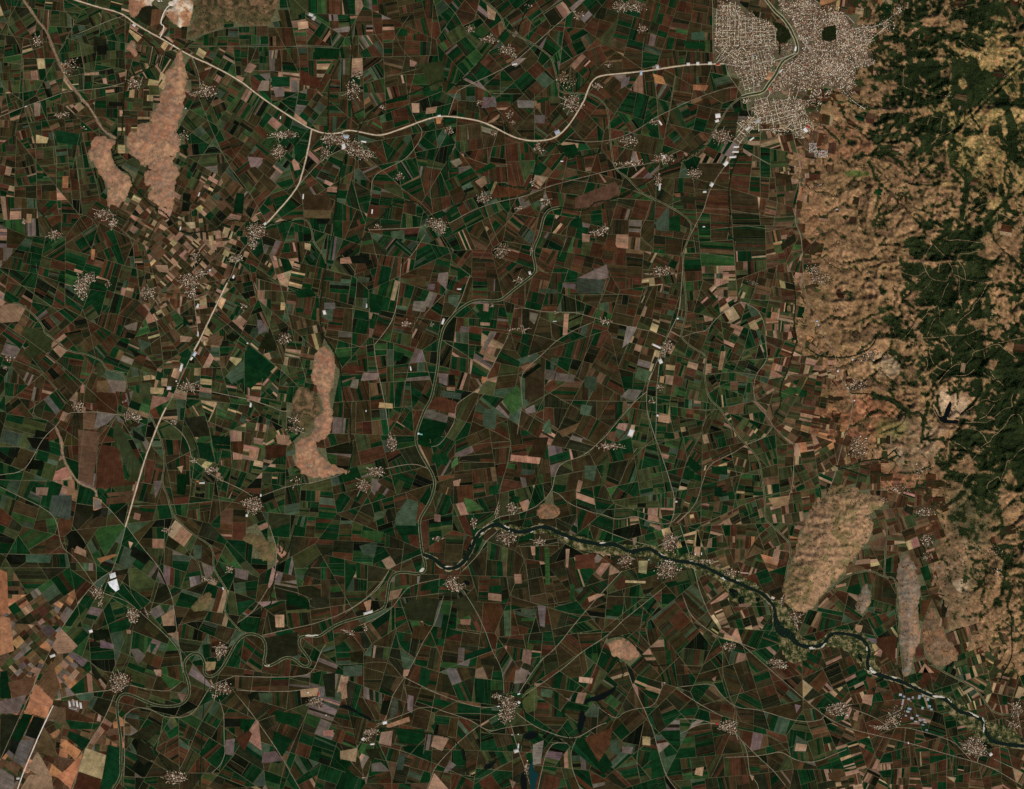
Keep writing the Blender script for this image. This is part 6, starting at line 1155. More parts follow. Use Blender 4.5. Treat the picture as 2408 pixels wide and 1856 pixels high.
def poly_mesh(name, P, z, mat, it=2, rough=0.0, level=None):
    P = smooth(P, it, True)
    if rough:
        P = resample(P + [P[0]], 3.0)[:-1]
        P = [(a + (vn1(a / 4, b_ / 4, 5) - .5) * rough, b_ + (vn1(a / 4, b_ / 4, 6) - .5) * rough) for a, b_ in P]
    xs = np.array([p[0] for p in P]); ys = np.array([p[1] for p in P])
    zz = np.full(len(P), level if level is not None else float(z * ZS))
    V = np.stack([wx(xs), wy(ys), zz], 1)
    sg = (xs * np.roll(ys, -1) - np.roll(xs, -1) * ys).sum()
    idx = list(range(len(P)))
    if sg > 0: idx.reverse()
    import mathutils
    tris = mathutils.geometry.tessellate_polygon([[mathutils.Vector((v[0], v[1], 0)) for v in V]])
    F = []
    for t in tris:
        a, b_, c = (V[k] for k in t)
        up = (b_[0] - a[0]) * (c[1] - a[1]) - (b_[1] - a[1]) * (c[0] - a[0])
        F.append(t if up > 0 else t[::-1])
    return mesh_np(name, V, [np.array(F)], mat)
bank_trees = []
for n, (kind, L) in enumerate(LINES):
    e = (n % 13) * .22
    if kind == 'H':
        o = tag(link('highway', ribbon('highway', L, 1.2, 24 + e, M_HIGH, .3, vary=.3)), 'wide pale dual carriageway', kind='structure')
        link('verge', ribbon('verge', L, 2.3, 18 + e, M_EARTH, vary=.5), o)
    elif kind == 'R':
        tag(link('road', ribbon('road', L, random.uniform(.48, .66), 14 + e, M_ROAD, .4, vary=.3)), kind='structure')
    elif kind == 'r':
        tag(link('farm_track', ribbon('farm_track', L, random.uniform(.3, .46), 9 + e, M_TRACK, .6, vary=.4)), kind='structure')
    elif kind == 't':
        tag(link('hill_trail', ribbon('hill_trail', L, random.uniform(.3, .48), 5 + e, M_TRAIL, 1.6, vary=.7)), kind='structure')
    elif kind == 'w':
        tag(link('gravel_road', ribbon('gravel_road', L, 1.15, 16 + e, M_WHITE, .3, vary=.3)), kind='structure')
    elif kind == 'E':
        o = tag(link('ridge_road', ribbon('ridge_road', L, .9, 19 + e, M_ROAD, .3)), kind='structure')
        link('earth_verge', ribbon('earth_verge', L, 3.2, 13 + e, M_EARTH, .4, vary=.8), o)
    elif kind == 'S':
        o = tag(link('stream', ribbon('stream', L, 1.15, 11.5 + e, M_DITCH, .8, vary=.4)), kind='structure')
        for a, b_ in resample(smooth(L, 2), 1.7):
            f = vn1(a / 25, b_ / 25, 44)
            if random.random() < .5 + .6 * f:
                bank_trees.append((a + random.gauss(0, 1.1), b_ + random.gauss(0, 1.1), random.uniform(.8, 1.5), random.uniform(.35, .85)))
    elif kind == 'c':
        o = tag(link('lined_canal', ribbon('lined_canal', L, .65, 15.5 + e, M_DITCH)), kind='structure')
        link('embankment', ribbon('embankment', L, 1.9, 12.5 + e, M_BANK, vary=.3), o)
        link('service_track', ribbon('service_track', L, .42, 17.5 + e, M_BANKP, off=1.35, vary=.3), o)
        link('service_track', ribbon('service_track', L, .34, 17.5 + e, M_BANKP, off=-1.35, vary=.3), o)
    elif kind == 'C':
        o = tag(link('embanked_canal', ribbon('embanked_canal', L, 1.9, 22 + e, M_CANAL, vary=.25)), 'green embanked canal winding from the city to the lower left', kind='structure')
        intown = L[0][1] < 0
        link('embankment', ribbon('embankment', L, 4.2 if intown else 3.4, 19 + e, M_BANKC if intown else M_BANK, vary=.2), o)
        link('dyke_track', ribbon('dyke_track', L, .5, 26 + e, M_BANKP, off=2.6, vary=.35), o)
        link('dyke_track', ribbon('dyke_track', L, .46, 26 + e, M_BANKP, off=-2.6, vary=.35), o)
        for a, b_ in resample(smooth(L, 2), 2.2):
            if b_ > 1230 and random.random() < .5: bank_trees.append((a + random.choice((-1, 1)) * random.uniform(2, 4), b_ + random.uniform(-3, 3), random.uniform(.6, 1.0), random.uniform(.8, 1.5)))
# braided side arms and gravel bars
def river_extras():
    P = resample(smooth(RIVER, 2), 3.0); arms, bars = [], []
    i = 30
    while i < len(P) - 30:
        (x0, y0), (x1, y1) = P[i], P[min(len(P) - 1, i + 6)]
        L = math.hypot(x1 - x0, y1 - y0); nx, ny = -(y1 - y0) / L, (x1 - x0) / L
        s = random.choice((-1, 1)); east = x0 > 1700
        if east and random.random() < .3:
            n_ = random.randint(8, 16); arm = []
            for k in range(n_ + 1):
                if i + k >= len(P): break
                o_ = s * math.sin(k / n_ * math.pi) * random.uniform(6, 9)
                arm.append((P[i + k][0] + nx * o_, P[i + k][1] + ny * o_))
            if len(arm) > 5: arms.append(arm)
        if random.random() < (.4 if east else .2):
            l_ = random.uniform(4, 10); w_ = random.uniform(.8, 2.2); o_ = random.choice((-1, 1)) * random.uniform(3.5, 5)
            dx, dy = (x1 - x0) / L, (y1 - y0) / L
            cx, cy = x0 + nx * o_, y0 + ny * o_
            bars.append([(cx + dx * l_ * math.cos(t) + nx * w_ * math.sin(t), cy + dy * l_ * math.cos(t) + ny * w_ * math.sin(t)) for t in [k * .6283 for k in range(10)]])
        i += random.randint(9, 18)
    return arms, bars
# main river: water widens and narrows, flood meadows with trees, gravel bars
def river_mesh():
    P = np.array(resample(smooth(RIVER, 2), 3.0))
    d = np.gradient(P, axis=0); d /= np.hypot(d[:, 0], d[:, 1])[:, None]
    nrm = np.stack([-d[:, 1], d[:, 0]], 1); s = np.arange(len(P))
    hw = 2.3 + 4.8 * fbm(s / 7., s * 0 + .5, 4, 12, .75) ** 1.3
    hw += np.where(P[:, 0] < 1620, .4, 0)
    wide = np.exp(-((P[:, 0] - 1847) ** 2 + (P[:, 1] - 1482) ** 2) / 26. ** 2) * 8.0
    hw = hw + wide
    A = P + nrm * hw[:, None]; B = P - nrm * hw[:, None]
    V = np.concatenate([np.stack([wx(A[:, 0]), wy(A[:, 1]), A[:, 0] * 0 + 30.2 * ZS], 1), np.stack([wx(B[:, 0]), wy(B[:, 1]), B[:, 0] * 0 + 30.2 * ZS], 1)])
    n = len(P); i = np.arange(n - 1)
    return mesh_np('river', V, [np.stack([i, i + 1, n + i + 1, n + i], 1)], M_RIVER)
river = tag(link('river', river_mesh()), 'dark winding river crossing the lower right', kind='structure')
for i, P in enumerate(FLOODS):
    tag(link('flood_meadow', poly_mesh('flood_meadow', P, 26 + i * .3, M_FLOOD, 2, 6)), kind='structure')
    a = np.array(P)
    for _ in range(int((a[:, 0].max() - a[:, 0].min()) * (a[:, 1].max() - a[:, 1].min()) / 9)):
        xx = random.uniform(a[:, 0].min(), a[:, 0].max()); yy = random.uniform(a[:, 1].min(), a[:, 1].max())
        if inp(P, xx, yy) and vn1(xx / 14, yy / 14, 9) + random.uniform(-.2, .2) > .42 and ld1(RIVER, xx, yy) > 5:
            bank_trees.append((xx, yy, random.uniform(.8, 1.6), random.uniform(.7, 1.5)))
link('gravel_bank', ribbon('gravel_bank', RIVER, 5.6, 25.5, M_GRAVELB, 1.2, vary=.9), river)
arms, bars = river_extras()
for k, A in enumerate(arms): tag(link('river_arm', ribbon('river_arm', A, random.uniform(.8, 1.5), 29.3 + (k % 3) * .2, M_RIVER, .5, sm=1, vary=.5)), kind='structure')
SANDS += bars
for P in SANDS: tag(link('gravel_bar', poly_mesh('gravel_bar', P, 31.5, M_SAND, 2, 2)), kind='structure')
for a, b_ in resample(smooth(RIVER, 2), 1.6):
    for s in (-1, 1):
        if random.random() < .28:
            bank_trees.append((a + random.gauss(0, 2) + s * 3, b_ + s * random.uniform(4.5, 8), random.uniform(.8, 1.5), random.uniform(.6, 1.3)))
for i, (mt, t, s, lab) in enumerate(PONDS):
    P = pts(t, s)
    isres = t == 'N'
    if not isres:
        tag(link('pond', poly_mesh('pond', P, 29 + i * .05, globals()[mt], 2, 2)), lab, kind='structure')
        L = P + [P[0]]
        for a, b_ in resample(L, 2.0):
            if random.random() < .5: bank_trees.append((a + random.gauss(0, 1.2), b_ + random.gauss(0, 1.2), random.uniform(.6, 1.2), random.uniform(.5, 1.1)))
    else:
        big = [(p[0] + (p[0] - cent(P)[0]) * .3, p[1] + (p[1] - cent(P)[1]) * .3) for p in P]
        tag(link('reservoir', poly_mesh('reservoir', big, 0, M_POND, 1, 3, level=RES_LEVEL)), lab, kind='structure')
# ================================================================ houses
def houses_mesh(name, Hs, mat=None):
    """Hs rows: x, y, sx, sy (cells), angle, height m, colour r g b (linear)"""
    Hs = np.array(Hs); n = len(Hs)
    sg = np.array([(-1, -1), (1, -1), (1, 1), (-1, 1)], float)
    ca, sa = np.cos(Hs[:, 4]), np.sin(Hs[:, 4])
    V = np.zeros((n, 10, 3)); z0 = HT(Hs[:, 0], Hs[:, 1])
    zb = z0 - 2; zt = z0 + Hs[:, 5] + 4
    for i in range(4):
        dx = sg[i, 0] * Hs[:, 2] * PX / 2; dy = sg[i, 1] * Hs[:, 3] * PX / 2
        X = wx(Hs[:, 0]) + dx * ca - dy * sa; Y = wy(Hs[:, 1]) + dx * sa + dy * ca
        V[:, i] = np.stack([X, Y, zb], 1); V[:, 4 + i] = np.stack([X, Y, zt], 1)
    rl = np.maximum(0, Hs[:, 2] - Hs[:, 3]) * PX / 2
    for i, s in ((8, -1), (9, 1)):
        V[:, i] = np.stack([wx(Hs[:, 0]) + s * (rl + 1) * ca, wy(Hs[:, 1]) + s * (rl + 1) * sa, zt + Hs[:, 9]], 1)
    b0 = (np.arange(n) * 10)[:, None]
    quads = np.concatenate([b0 + np.array([a, (a + 1) % 4, 4 + (a + 1) % 4, 4 + a])[None] for a in range(4)] + [b0 + np.array([4, 5, 9, 8])[None], b0 + np.array([6, 7, 8, 9])[None]])
    tris = np.concatenate([b0 + np.array([5, 6, 9])[None], b0 + np.array([7, 4, 8])[None]])
    return mesh_np(name, V.reshape(-1, 3), [quads, tris], mat or M_HOUSE, np.repeat(Hs[:, 6:9], 10, 0))
ROOFS = [((190, 176, 158), 5), ((152, 136, 120), 6), ((116, 98, 84), 5), ((150, 92, 76), 2), ((226, 218, 204), 3.2), ((126, 72, 58), 1.2), ((92, 80, 72), 4), ((172, 150, 132), 4)]
RL = [lin(c) for c, _ in ROOFS]; RW = [w_ for _, w_ in ROOFS]
def house(x, y, s0, s1, ang, bright=1.0):
    c = random.choices(RL, RW)[0] * random.uniform(.7, 1.15) * bright * np.array([1.05, 1.0, .87])
    a, b_ = random.uniform(s0, s1), random.uniform(s0, s1)
    return (x, y, max(a, b_), min(a, b_), ang + random.choice((0, math.pi / 2)), random.uniform(5, 11), *np.minimum(c, .82), random.uniform(0, 2.5))
M_YARD = M_road('village_ground', (62, 53, 38), .5)
M_LANE = M_road('village_lane', (150, 136, 116), .25)
garden = []
bg = None
for vi, (t, ell, lab) in enumerate(VILLAGES):
    k = TILES[t][2]
    E = []
    for s in ell.split():
        a, b_, rx, ry, d = map(float, s.split(','))
        (cx, cy) = pts(t, '%f,%f' % (a, b_))[0]
        E.append((cx, cy, rx / k, ry / k, d))
    c0 = E[0]
    root = link('village', None)
    root.location = (wx(c0[0]), wy(c0[1]), float(HT(c0[0], c0[1])))
    tag(root, lab, 'village', 'villages of the plain and foothills')
    inv = root.location.copy()
    ang0 = random.uniform(-.5, .5)
    Hs, Ts, Ls = [], [], []
    for cx, cy, rx, ry, d in E:
        st = 2.25 if d > .55 else 2.9
        ca, sa = math.cos(ang0), math.sin(ang0)
        R = int(max(rx, ry) * 1.5 / st) + 1
        bk = random.randint(3, 5)
        for i in range(-R, R + 1):
            for j in range(-R, R + 1):
                if (i % (bk + 2) == 0 or j % bk == 0) and d > .6 and random.random() < .6: continue
                px = cx + (i * ca - j * sa) * st + random.gauss(0, .5); py = cy + (i * sa + j * ca) * st + random.gauss(0, .5)
                e = math.hypot((px - cx) / rx, (py - cy) / ry)
                nz = vn1(px / 7, py / 7, 31)
                pr = d * .95 * (1.6 - e * 1.15) * (.45 + nz)
                if e < 1.15 + .4 * (nz - .5) and random.random() < pr:
                    Hs.append(house(px, py, 1.0, 2.5, -ang0 + random.gauss(0, .12), .92))
                elif e < 1.25 and random.random() < .5:
                    Ts.append((px, py, random.uniform(.6, 1.1), random.uniform(.45, 1.2)))
    if not Hs: Hs.append(house(c0[0], c0[1], 1.2, 2, 0))
    def child(name, me, kind=None):
        o = link(name, me, root)
        o.matrix_parent_inverse.identity()
        o.location = (-inv.x, -inv.y, -inv.z)
        if kind: o['kind'] = kind
        return o
    child('houses', houses_mesh('houses', Hs), 'stuff')
    if Ts: child('garden_trees', trees_mesh('garden_trees', Ts, (36, 48, 26)), 'stuff')
    if E[0][4] > .55 and HT(c0[0], c0[1]) < 4:
        for q_, (cx, cy, rx, ry, d) in enumerate(E):
            P = []
            for i in range(28):
                a = i / 28 * 6.283
                rr_ = 1.0 + .35 * (vn1(math.cos(a) * 1.7 + vi * 3.1, math.sin(a) * 1.7 + q_, 3) - .5)
                P.append((cx + rx * .8 * rr_ * math.cos(a), cy + ry * .8 * rr_ * math.sin(a)))
            child('yard_ground', poly_mesh('yard_ground', P, 10.5 + vi * .02 + q_ * .4, M_YARD, 0, 1.5))
            for _ in range(2 if d > .7 else 1):
                a = random.choice((ang0, ang0 + math.pi / 2)); ox, oy = random.gauss(0, .25) * rx, random.gauss(0, .25) * ry
                rl_ = abs(rx * math.cos(a)) + abs(ry * math.sin(a))
                L = [(cx + ox - math.cos(a) * rl_, cy + oy - math.sin(a) * rl_), (cx + ox, cy + oy + random.gauss(0, 1)), (cx + ox + math.cos(a) * rl_, cy + oy + math.sin(a) * rl_)]
                child('lane', ribbon('lane', L, .5, 20 + random.random(), M_LANE, .3, vary=.3))

# ================================================================ city
city = link('city', None)
CC = pts('C', '800,290')[0]
city.location = (wx(CC[0]), wy(CC[1]), 0)
tag(city, 'sprawling city of small roofs with pale street grid at the upper right', 'city')
def cchild(name, me, kind=None):
    o = link(name, me, city); o.location = (-wx(CC[0]), -wy(CC[1]), 0)
    if kind: o['kind'] = kind
    return o
M_CITYG = M_road('city_ground', (84, 73, 56), .5)
M_STREET = M_road('pale_street', (192, 180, 152), .25)
M_AVENUE = M_road('grey_avenue', (160, 146, 132), .2)
def inside(P, px, py, m=0.0): return inp(P, px, py)
def city_ok(px, py):
    if any(inside(h_, px, py, -1.5) for h_ in HOLES): return False
    return ld1(CANALC, px, py) > 5.5
CANALC = [L for k, L in LINES if k == 'C'][0][:22]
def draped_grid(name, P, mat, z, step=3.0, rag=26.0):
    a = np.array(P); xs = np.arange(a[:, 0].min(), a[:, 0].max() + step, step); ys = np.arange(a[:, 1].min(), a[:, 1].max() + step, step)
    X, Y = np.meshgrid(xs, ys); k = sdist(P, X, Y) + (fbm(X / 14, Y / 14, 3, 33) - .5) * rag > 0
    idx = np.arange(X.size).reshape(X.shape); q_ = k[:-1, :-1] & k[1:, :-1] & k[:-1, 1:] & k[1:, 1:]
    F = np.stack([idx[:-1, :-1][q_], idx[1:, :-1][q_], idx[1:, 1:][q_], idx[:-1, 1:][q_]], 1)
    return mesh_np(name, np.stack([wx(X), wy(Y), HT(X, Y) + z * ZS], -1).reshape(-1, 3), [F], mat)
def district(key, partname, ang, st, dens, s0, s1, bright, streets, treeden, zg):
    P = CITYP[key]; a = np.array(P)
    cx, cy = cent(P); R = max(np.ptp(a[:, 0]), np.ptp(a[:, 1])) / 2 + 20
    Hs, Ts = [], []
    n = int(R * (2.2 if key == 'old' else 1) / st)
    X, Y = np.meshgrid(np.arange(0 if key == 'old' else -n, n + 1), np.arange(-3 * n, 3 * n + 1) if key == 'old' else np.arange(-n, n + 1))
    for i, j in zip(X.ravel(), Y.ravel()):
        if streets and (i % streets == 0 or j % (streets + 1) == 0): continue
        g = ang
        if key == 'old':                                  # lanes fan out from the centre
            rr_ = abs(i) * st + 3; th = j / (n + .5) * math.pi
            if j % 2 and rr_ < 14: continue
            m = max(6, int(rr_ * 6.283 / st))
            if j < -m // 2 or j >= m - m // 2 or i < 0: continue
            th = j / m * 6.283 + .05 * math.sin(rr_ / 9)
            px, py = CC[0] + rr_ * math.cos(th), CC[1] + rr_ * math.sin(th); g = -th
            if i % 5 == 0 and random.random() < .7: continue
        else:
            px = cx + (i * math.cos(ang) - j * math.sin(ang)) * st; py = cy + (i * math.sin(ang) + j * math.cos(ang)) * st
        px += random.gauss(0, .35); py += random.gauss(0, .35)
        if px < a[:, 0].min() or px > a[:, 0].max() or py < a[:, 1].min() or py > a[:, 1].max(): continue
        if not inp(P, px, py) or not city_ok(px, py): continue
        sd_ = ld1(P + [P[0]], px, py)
        nz = vn1(px / 11, py / 11, 57)
        if random.random() < dens * (.5 + nz) * min(1, max(0, .12 + (sd_ + 16 * (vn1(px / 13, py / 13, 58) - .5)) / 12)): Hs.append(house(px, py, s0, s1, g, bright))
        elif random.random() < treeden * min(1, .3 + sd_ / 12): Ts.append((px, py, random.uniform(.5, .95), random.uniform(.8, 1.7)))
    cchild(partname, houses_mesh(partname, Hs), 'stuff')
    if Ts: cchild('street_trees', trees_mesh('street_trees', Ts, (36, 46, 25)), 'stuff')
    cchild('district_ground', draped_grid('district_ground', P, M_CITYG, zg), 'stuff')
    return len(Hs)
def street_lines(key, ang, gap, mat, z, jitter=.3, prob=.9, half=.55):
    P = CITYP[key]; cx, cy = cent(P); a = np.array(P); R = max(np.ptp(a[:, 0]), np.ptp(a[:, 1])) / 2 + 10
    for dirn in (0, 1):
        c, s = math.cos(ang + dirn * math.pi / 2), math.sin(ang + dirn * math.pi / 2)
        o = -R
        while o < R:
            o += gap * random.uniform(.45, 1.6)
            t, run = -R, []
            while t < R:
                px, py = cx + c * t - s * o, cy + s * t + c * o
                if inside(P, px, py, 1) and city_ok(px, py): run.append((px, py))
                else:
                    if len(run) > 6 and random.random() < prob: cchild('street', ribbon('street', run, half * random.uniform(.7, 1.2), z + random.random() * 2, mat, jitter, sm=0, vary=.3))
                    run = []
                if run and random.random() < .05:
                    if len(run) > 6: cchild('street', ribbon('street', run, half * random.uniform(.7, 1.2), z + random.random() * 2, mat, jitter, sm=0, vary=.3))
                    run = []
                t += 2.0
district('grid', 'grid_quarter_houses', -.02, 2.4, .62, .95, 2.0, 1.25, 0, .25, 11)
district('old', 'old_quarter_houses', 0, 2.25, 1.0, 1.1, 2.2, 1.15, 0, .22, 12)
district('bank', 'canal_quarter_houses', .5, 2.4, .85, 1.1, 1.9, .95, 5, .2, 13)
district('south', 'south_quarter_houses', -.25, 2.5, .7, 1.0, 1.9, 1.2, 0, .2, 11.4)
district('corner', 'corner_quarter_houses', .7, 2.7, .5, 1.1, 2.2, 1.1, 4, .2, 14)
CITYP['gridA'] = pts('C', '220,110 240,10 370,10 380,110 370,300 215,300')
CITYP['gridB'] = pts('C', '375,95 490,110 590,140 615,200 628,320 375,300')
CITYP['gridC'] = pts('C', '215,300 400,305 400,440 330,430 230,390')
CITYP['gridD'] = pts('C', '400,305 628,325 560,480 500,560 410,590 345,440 400,440')
street_lines('gridA', .02, 11.5, M_STREET, 21, 1.3, .85, .55)
street_lines('gridB', -.06, 6.5, M_STREET, 23, .7, .75, .42)
street_lines('gridC', .62, 9, M_STREET, 21, 1.0, .85, .5)
street_lines('gridD', -.28, 9.5, M_STREET, 25, 1.2, .8, .45)
street_lines('south', -.25, 10, M_STREET, 21, prob=.8)
street_lines('corner', .7, 9, M_STREET, 21)
for s in ('800,290 850,200 870,100 860,0', '800,290 740,200 720,100', '800,290 900,330 1000,320 1100,280 1230,190', '800,290 950,420 1050,520 1120,600', '800,290 780,430 760,560 730,640', '760,360 640,500 540,640 480,780', '800,290 900,400 1120,410 1240,410', '800,280 900,150 1050,80 1110,150', '830,300 1000,240 1100,180 1250,170', '700,690 690,760 680,640', '460,110 460,260 460,430 470,590', '230,400 400,300 560,190', '280,408 400,430 520,400 600,390 740,340', '720,100 800,60 850,20'):
    cchild('avenue', ribbon('avenue', pts('C', s), .75, 26 + random.random(), M_AVENUE, .8, vary=.3))
for s in ('1130,200 1200,180 1300,150 1380,80 1420,40', '1100,330 1180,280 1280,200 1330,160', '1020,560 1090,640 1180,700', '850,570 900,620 870,700', '500,830 700,820 690,760', '760,690 830,760 850,830', '590,780 600,860', '690,820 770,860 830,830', '500,790 500,840', '640,640 690,700 680,760', '700,560 690,650 660,700'):
    P = pts('C', s)
    cchild('avenue', ribbon('avenue', P, .65, 24 + random.random(), M_STREET, .8, vary=.3))
    Hs = []
    for a, b_ in resample(P, 1.5):
        for _ in range(2):
            if random.random() < .6: Hs.append(house(a + random.gauss(0, 4.5), b_ + random.gauss(0, 4.5), 1.0, 1.9, random.random(), .95))
    cchild('suburb_houses', houses_mesh('suburb_houses', Hs), 'stuff')
SUB = [('C', 1010, 130, 60, 60, .5), ('C', 1060, 250, 70, 50, .6), ('C', 1150, 330, 60, 50, .5), ('C', 1180, 400, 70, 25, .6), ('C', 1060, 480, 50, 50, .5), ('C', 1090, 560, 35, 45, .45), ('C', 900, 590, 80, 40, .4), ('C', 860, 640, 50, 40, .35), ('C', 780, 660, 40, 40, .5), ('C', 1200, 190, 70, 25, .5), ('C', 1320, 170, 50, 45, .35), ('C', 1400, 60, 30, 40, .3), ('C', 620, 840, 60, 25, .35), ('C', 760, 860, 50, 25, .5), ('C', 420, 640, 40, 20, .4), ('C', 440, 780, 60, 40, .5), ('C', 520, 700, 50, 60, .5), ('C', 790, 20, 90, 30, .4), ('C', 960, 60, 60, 30, .3), ('C', 660, 40, 30, 40, .4), ('C', 740, 740, 50, 50, .5), ('C', 310, 60, 80, 50, .3), ('C', 960, 430, 90, 60, .5)]
Hs, Ts = [], []
for t, bx, by, rx, ry, d in SUB:
    (cx, cy), k = pts(t, '%f,%f' % (bx, by))[0], TILES[t][2]
    for _ in range(int(rx * ry / k / k * 3.2 * d / 2.6)):
        a = random.random() * 6.283; r_ = random.random() ** .6
        px, py = cx + math.cos(a) * r_ * rx / k, cy + math.sin(a) * r_ * ry / k
        if city_ok(px, py) and vn1(px / 8, py / 8, 91) > .3:
            Hs.append(house(px, py, 1.0, 2.2, random.random() * 3, 1.15))
            if random.random() < .5: Ts.append((px + random.gauss(0, 2), py + random.gauss(0, 2), random.uniform(.5, .9), random.uniform(.9, 1.7)))
cchild('suburb_houses', houses_mesh('suburb_houses', Hs), 'stuff')
cchild('street_trees', trees_mesh('street_trees', Ts, (36, 46, 25)), 'stuff')
# parks and the stadium
park_T = []
for P in HOLES[:2]:
    a = np.array(P)
    for _ in range(int(np.ptp(a[:, 0]) * np.ptp(a[:, 1]) / 1.6)):
        px, py = random.uniform(a[:, 0].min(), a[:, 0].max()), random.uniform(a[:, 1].min(), a[:, 1].max())
        if inside(P, px, py) and vn1(px / 6, py / 6, 77) > .22: park_T.append((px, py, random.uniform(.9, 1.5), random.uniform(.55, 1.1)))
    cchild('park_ground', draped_grid('park_ground', P, M_road('park_floor', (38, 36, 22), .3), 15, 2.0, 2.0), 'stuff')
tag(link('park_woodland', trees_mesh('park_woodland', park_T, (30, 38, 18))), 'dark wooded parks inside the city', 'woodland', kind='stuff')
st = link('stadium', None); sp = pts('C', '475,366')[0]
st.location = (wx(sp[0]), wy(sp[1]), 0)
tag(st, 'green football stadium in the western city quarter', 'stadium')
def box(x0, y0, x1, y1, z0, z1):
    return [(x0, y0, z0), (x1, y0, z0), (x1, y1, z0), (x0, y1, z0), (x0, y0, z1), (x1, y0, z1), (x1, y1, z1), (x0, y1, z1)], [(0, 1, 5, 4), (1, 2, 6, 5), (2, 3, 7, 6), (3, 0, 4, 7), (4, 5, 6, 7)]
v, f = box(-28, -40, 28, 40, 0, 4)
link('pitch', mesh_np('pitch', v, [f], M_road('turf', (10, 66, 40), .2)), st)
for args in ((-38, -46, -30, 46), (30, -46, 38, 46), (-28, 41, 28, 49)):
    v, f = box(*args, 0, 16); link('stand', mesh_np('stand', v, [f], M_road('stand_concrete', (205, 203, 200), .1)), st)

# ================================================================ single large buildings
def shed_meshes():
    v = [(-.5, -.5, 0), (.5, -.5, 0), (.5, .5, 0), (-.5, .5, 0), (-.5, -.5, .72), (.5, -.5, .72), (.5, .5, .72), (-.5, .5, .72), (-.5, 0, .96), (.5, 0, .96)]
    walls = bpy.data.meshes.new('wall'); walls.from_pydata(v, [], [(0, 1, 5, 4), (1, 2, 6, 9, 5), (2, 3, 7, 6), (3, 0, 4, 8, 7)]); walls.materials.append(M_SHED)
    e = .53
    rv = [(-e, -e, .70), (e, -e, .70), (e, 0, 1), (-e, 0, 1), (e, e, .70), (-e, e, .70), (-e, -e, .66), (e, -e, .66), (e, e, .66), (-e, e, .66)]
    roof = bpy.data.meshes.new('roof'); roof.from_pydata(rv, [], [(0, 1, 2, 3), (3, 2, 4, 5), (6, 7, 1, 0), (5, 4, 8, 9)]); roof.materials.append(M_SHED)
    return walls, roof
WALL, ROOF = shed_meshes()
M_LOT = M_road('yard_gravel', (168, 152, 132), .25)
def shed(name, cat, x, y, L, D, ang, col, lab, grp, parts=(WALL, ROOF), hgt=14.0, lot=True, dim=1.0):
    r = link(name, None); z = float(HT(x, y))
    r.location = (wx(x), wy(y), z + .5); r.rotation_euler = (0, 0, math.radians(ang))
    tag(r, lab, cat, grp)
    tone = random.uniform(.6, .95) * dim
    for nm, me in zip(('wall', 'roof'), parts):
        o = link(nm, me, r); o.scale = (L * PX, D * PX, hgt + 3)
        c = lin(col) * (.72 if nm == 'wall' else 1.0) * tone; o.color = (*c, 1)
    if lot:
        o = link('yard', LOTM, r); o.scale = (L * PX * 1.35, D * PX * 1.5, 1); o.location = (random.uniform(-5, 5), random.uniform(-5, 5), 2.2 + random.random() * .3)
    return r
LOTM = bpy.data.meshes.new('yard'); LOTM.from_pydata([(-.5, -.45, 0), (.48, -.5, 0), (.5, .44, 0), (.1, .5, 0), (-.46, .5, 0)], [], [(0, 1, 2, 3, 4)]); LOTM.materials.append(M_LOT)
for t, sx, sy, L, D, ang, c, lab in SHEDS:
    (px, py) = pts(t, '%f,%f' % (sx, sy))[0]; k = TILES[t][2]
    shed('factory_hall' if L * D > 300 else 'barn', 'building', px, py, L / k * .82, D / k * .82, ang, c, lab, 'large single buildings', lot=L * D > 200)
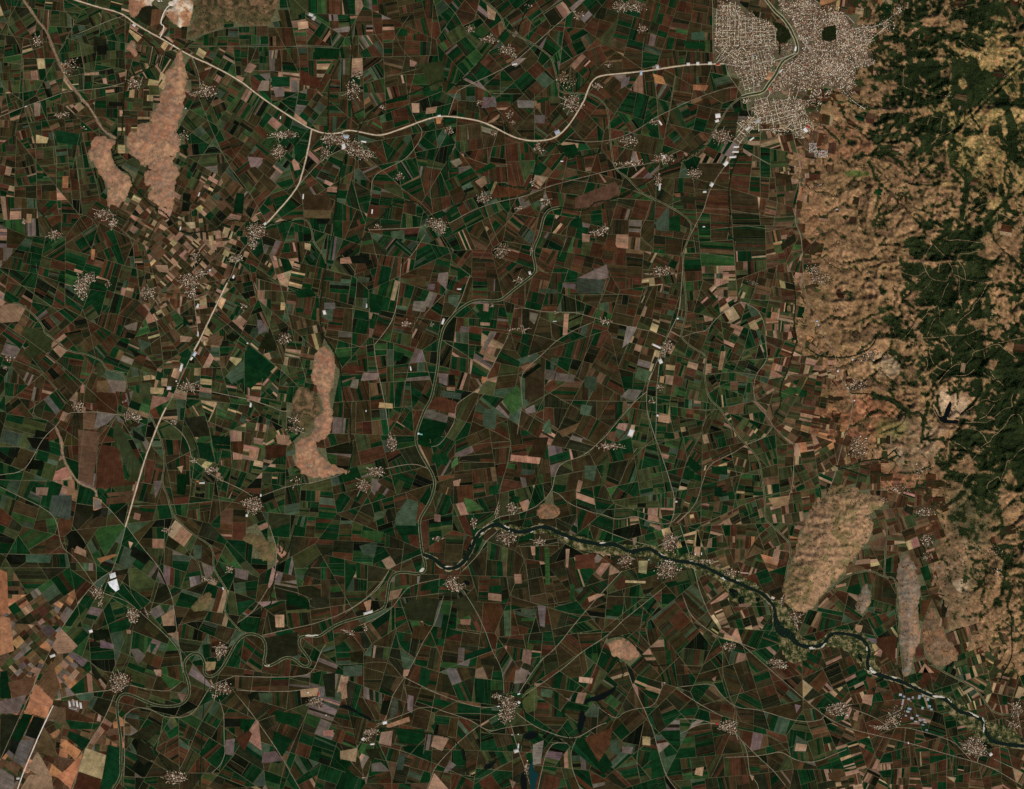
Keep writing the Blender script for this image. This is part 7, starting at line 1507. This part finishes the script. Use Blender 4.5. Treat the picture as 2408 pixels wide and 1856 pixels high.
def green_meshes(n=4, seg=5):
    V, F, WF = [], [], []
    for i in range(n):
        y0 = -.5 + i / n
        b0 = len(V)
        for k in range(seg + 1):
            a = math.pi * k / seg
            yy = y0 + (1 - math.cos(a)) / 2 / n; zz = .45 + .5 * math.sin(a)
            V += [(-.5, yy, zz), (.5, yy, zz)]
        for k in range(seg): F.append((b0 + 2 * k, b0 + 2 * k + 1, b0 + 2 * k + 3, b0 + 2 * k + 2))
        F.append(tuple(b0 + 2 * k for k in range(seg, -1, -1))[::-1]); F.append(tuple(b0 + 2 * k + 1 for k in range(seg + 1))[::-1])
    r = bpy.data.meshes.new('cover'); r.from_pydata(V, [], F); r.materials.append(M_SHED)
    wv, wf = box(-.5, -.5, .5, .5, 0, .45)
    w_ = bpy.data.meshes.new('wall'); w_.from_pydata(wv, [], wf[:4]); w_.materials.append(M_SHED)
    return w_, r
GW, GC = green_meshes()
GREENH.sort(key=lambda g: (g[1] // 40, g[0]))
ordn = 'first second third fourth fifth sixth seventh eighth ninth tenth'.split()
rows = {}
for g in GREENH: rows.setdefault(g[1] // 40, []).append(g)
for ri, (key, lst) in enumerate(sorted(rows.items())):
    for ci, (sx, sy, L, D) in enumerate(lst):
        (px, py) = pts('I', '%f,%f' % (sx, sy))[0]
        c = random.choice([(212, 214, 218), (200, 206, 214), (224, 222, 220), (176, 190, 206)])
        nm = 'only greenhouse' if len(lst) == 1 else '%s greenhouse from the left' % ordn[ci]
        shed('greenhouse', 'greenhouse', px, py, L / 2.715, D / 2.715, -12, c, 'white %s, %s row down, near the river' % (nm, ordn[ri]), 'greenhouses at the lower right', (GW, GC), 4.0, False, .62)
# white housing estate on a grid
es = link('housing_estate', None)
E0 = pts('C', '885,970')[0]
es.location = (wx(E0[0]), wy(E0[1]), 0); tag(es, ESTATE[2], 'housing estate')
Hs = []
for s in ESTATE[1].split():
    a, b_, rx, ry = map(float, s.split(',')); (cx, cy) = pts('C', '%f,%f' % (a, b_))[0]; rx /= 2.715; ry /= 2.715
    i = -rx
    while i < rx:
        j = -ry
        while j < ry:
            if random.random() < .8:
                g = lin(random.choice([(225, 222, 216), (205, 196, 186), (190, 176, 165)]))
                Hs.append((cx + i + random.gauss(0, .2), cy + j + random.gauss(0, .2), 1.7, 1.1, .05, 18, *g, 1.0))
            j += 2.1
        i += 2.6
o = link('apartment_blocks', houses_mesh('apartment_blocks', Hs), es); o.location = (-es.location.x, -es.location.y, 0); o['kind'] = 'stuff'
# quarry floor high on the grey hill
tag(link('riverside_woodland', trees_mesh('riverside_woodland', bank_trees, (30, 48, 24))), 'dark trees lining streams, ponds and the river', 'woodland', kind='stuff')
print('bank trees', len(bank_trees), 'objects', len(bpy.data.objects))
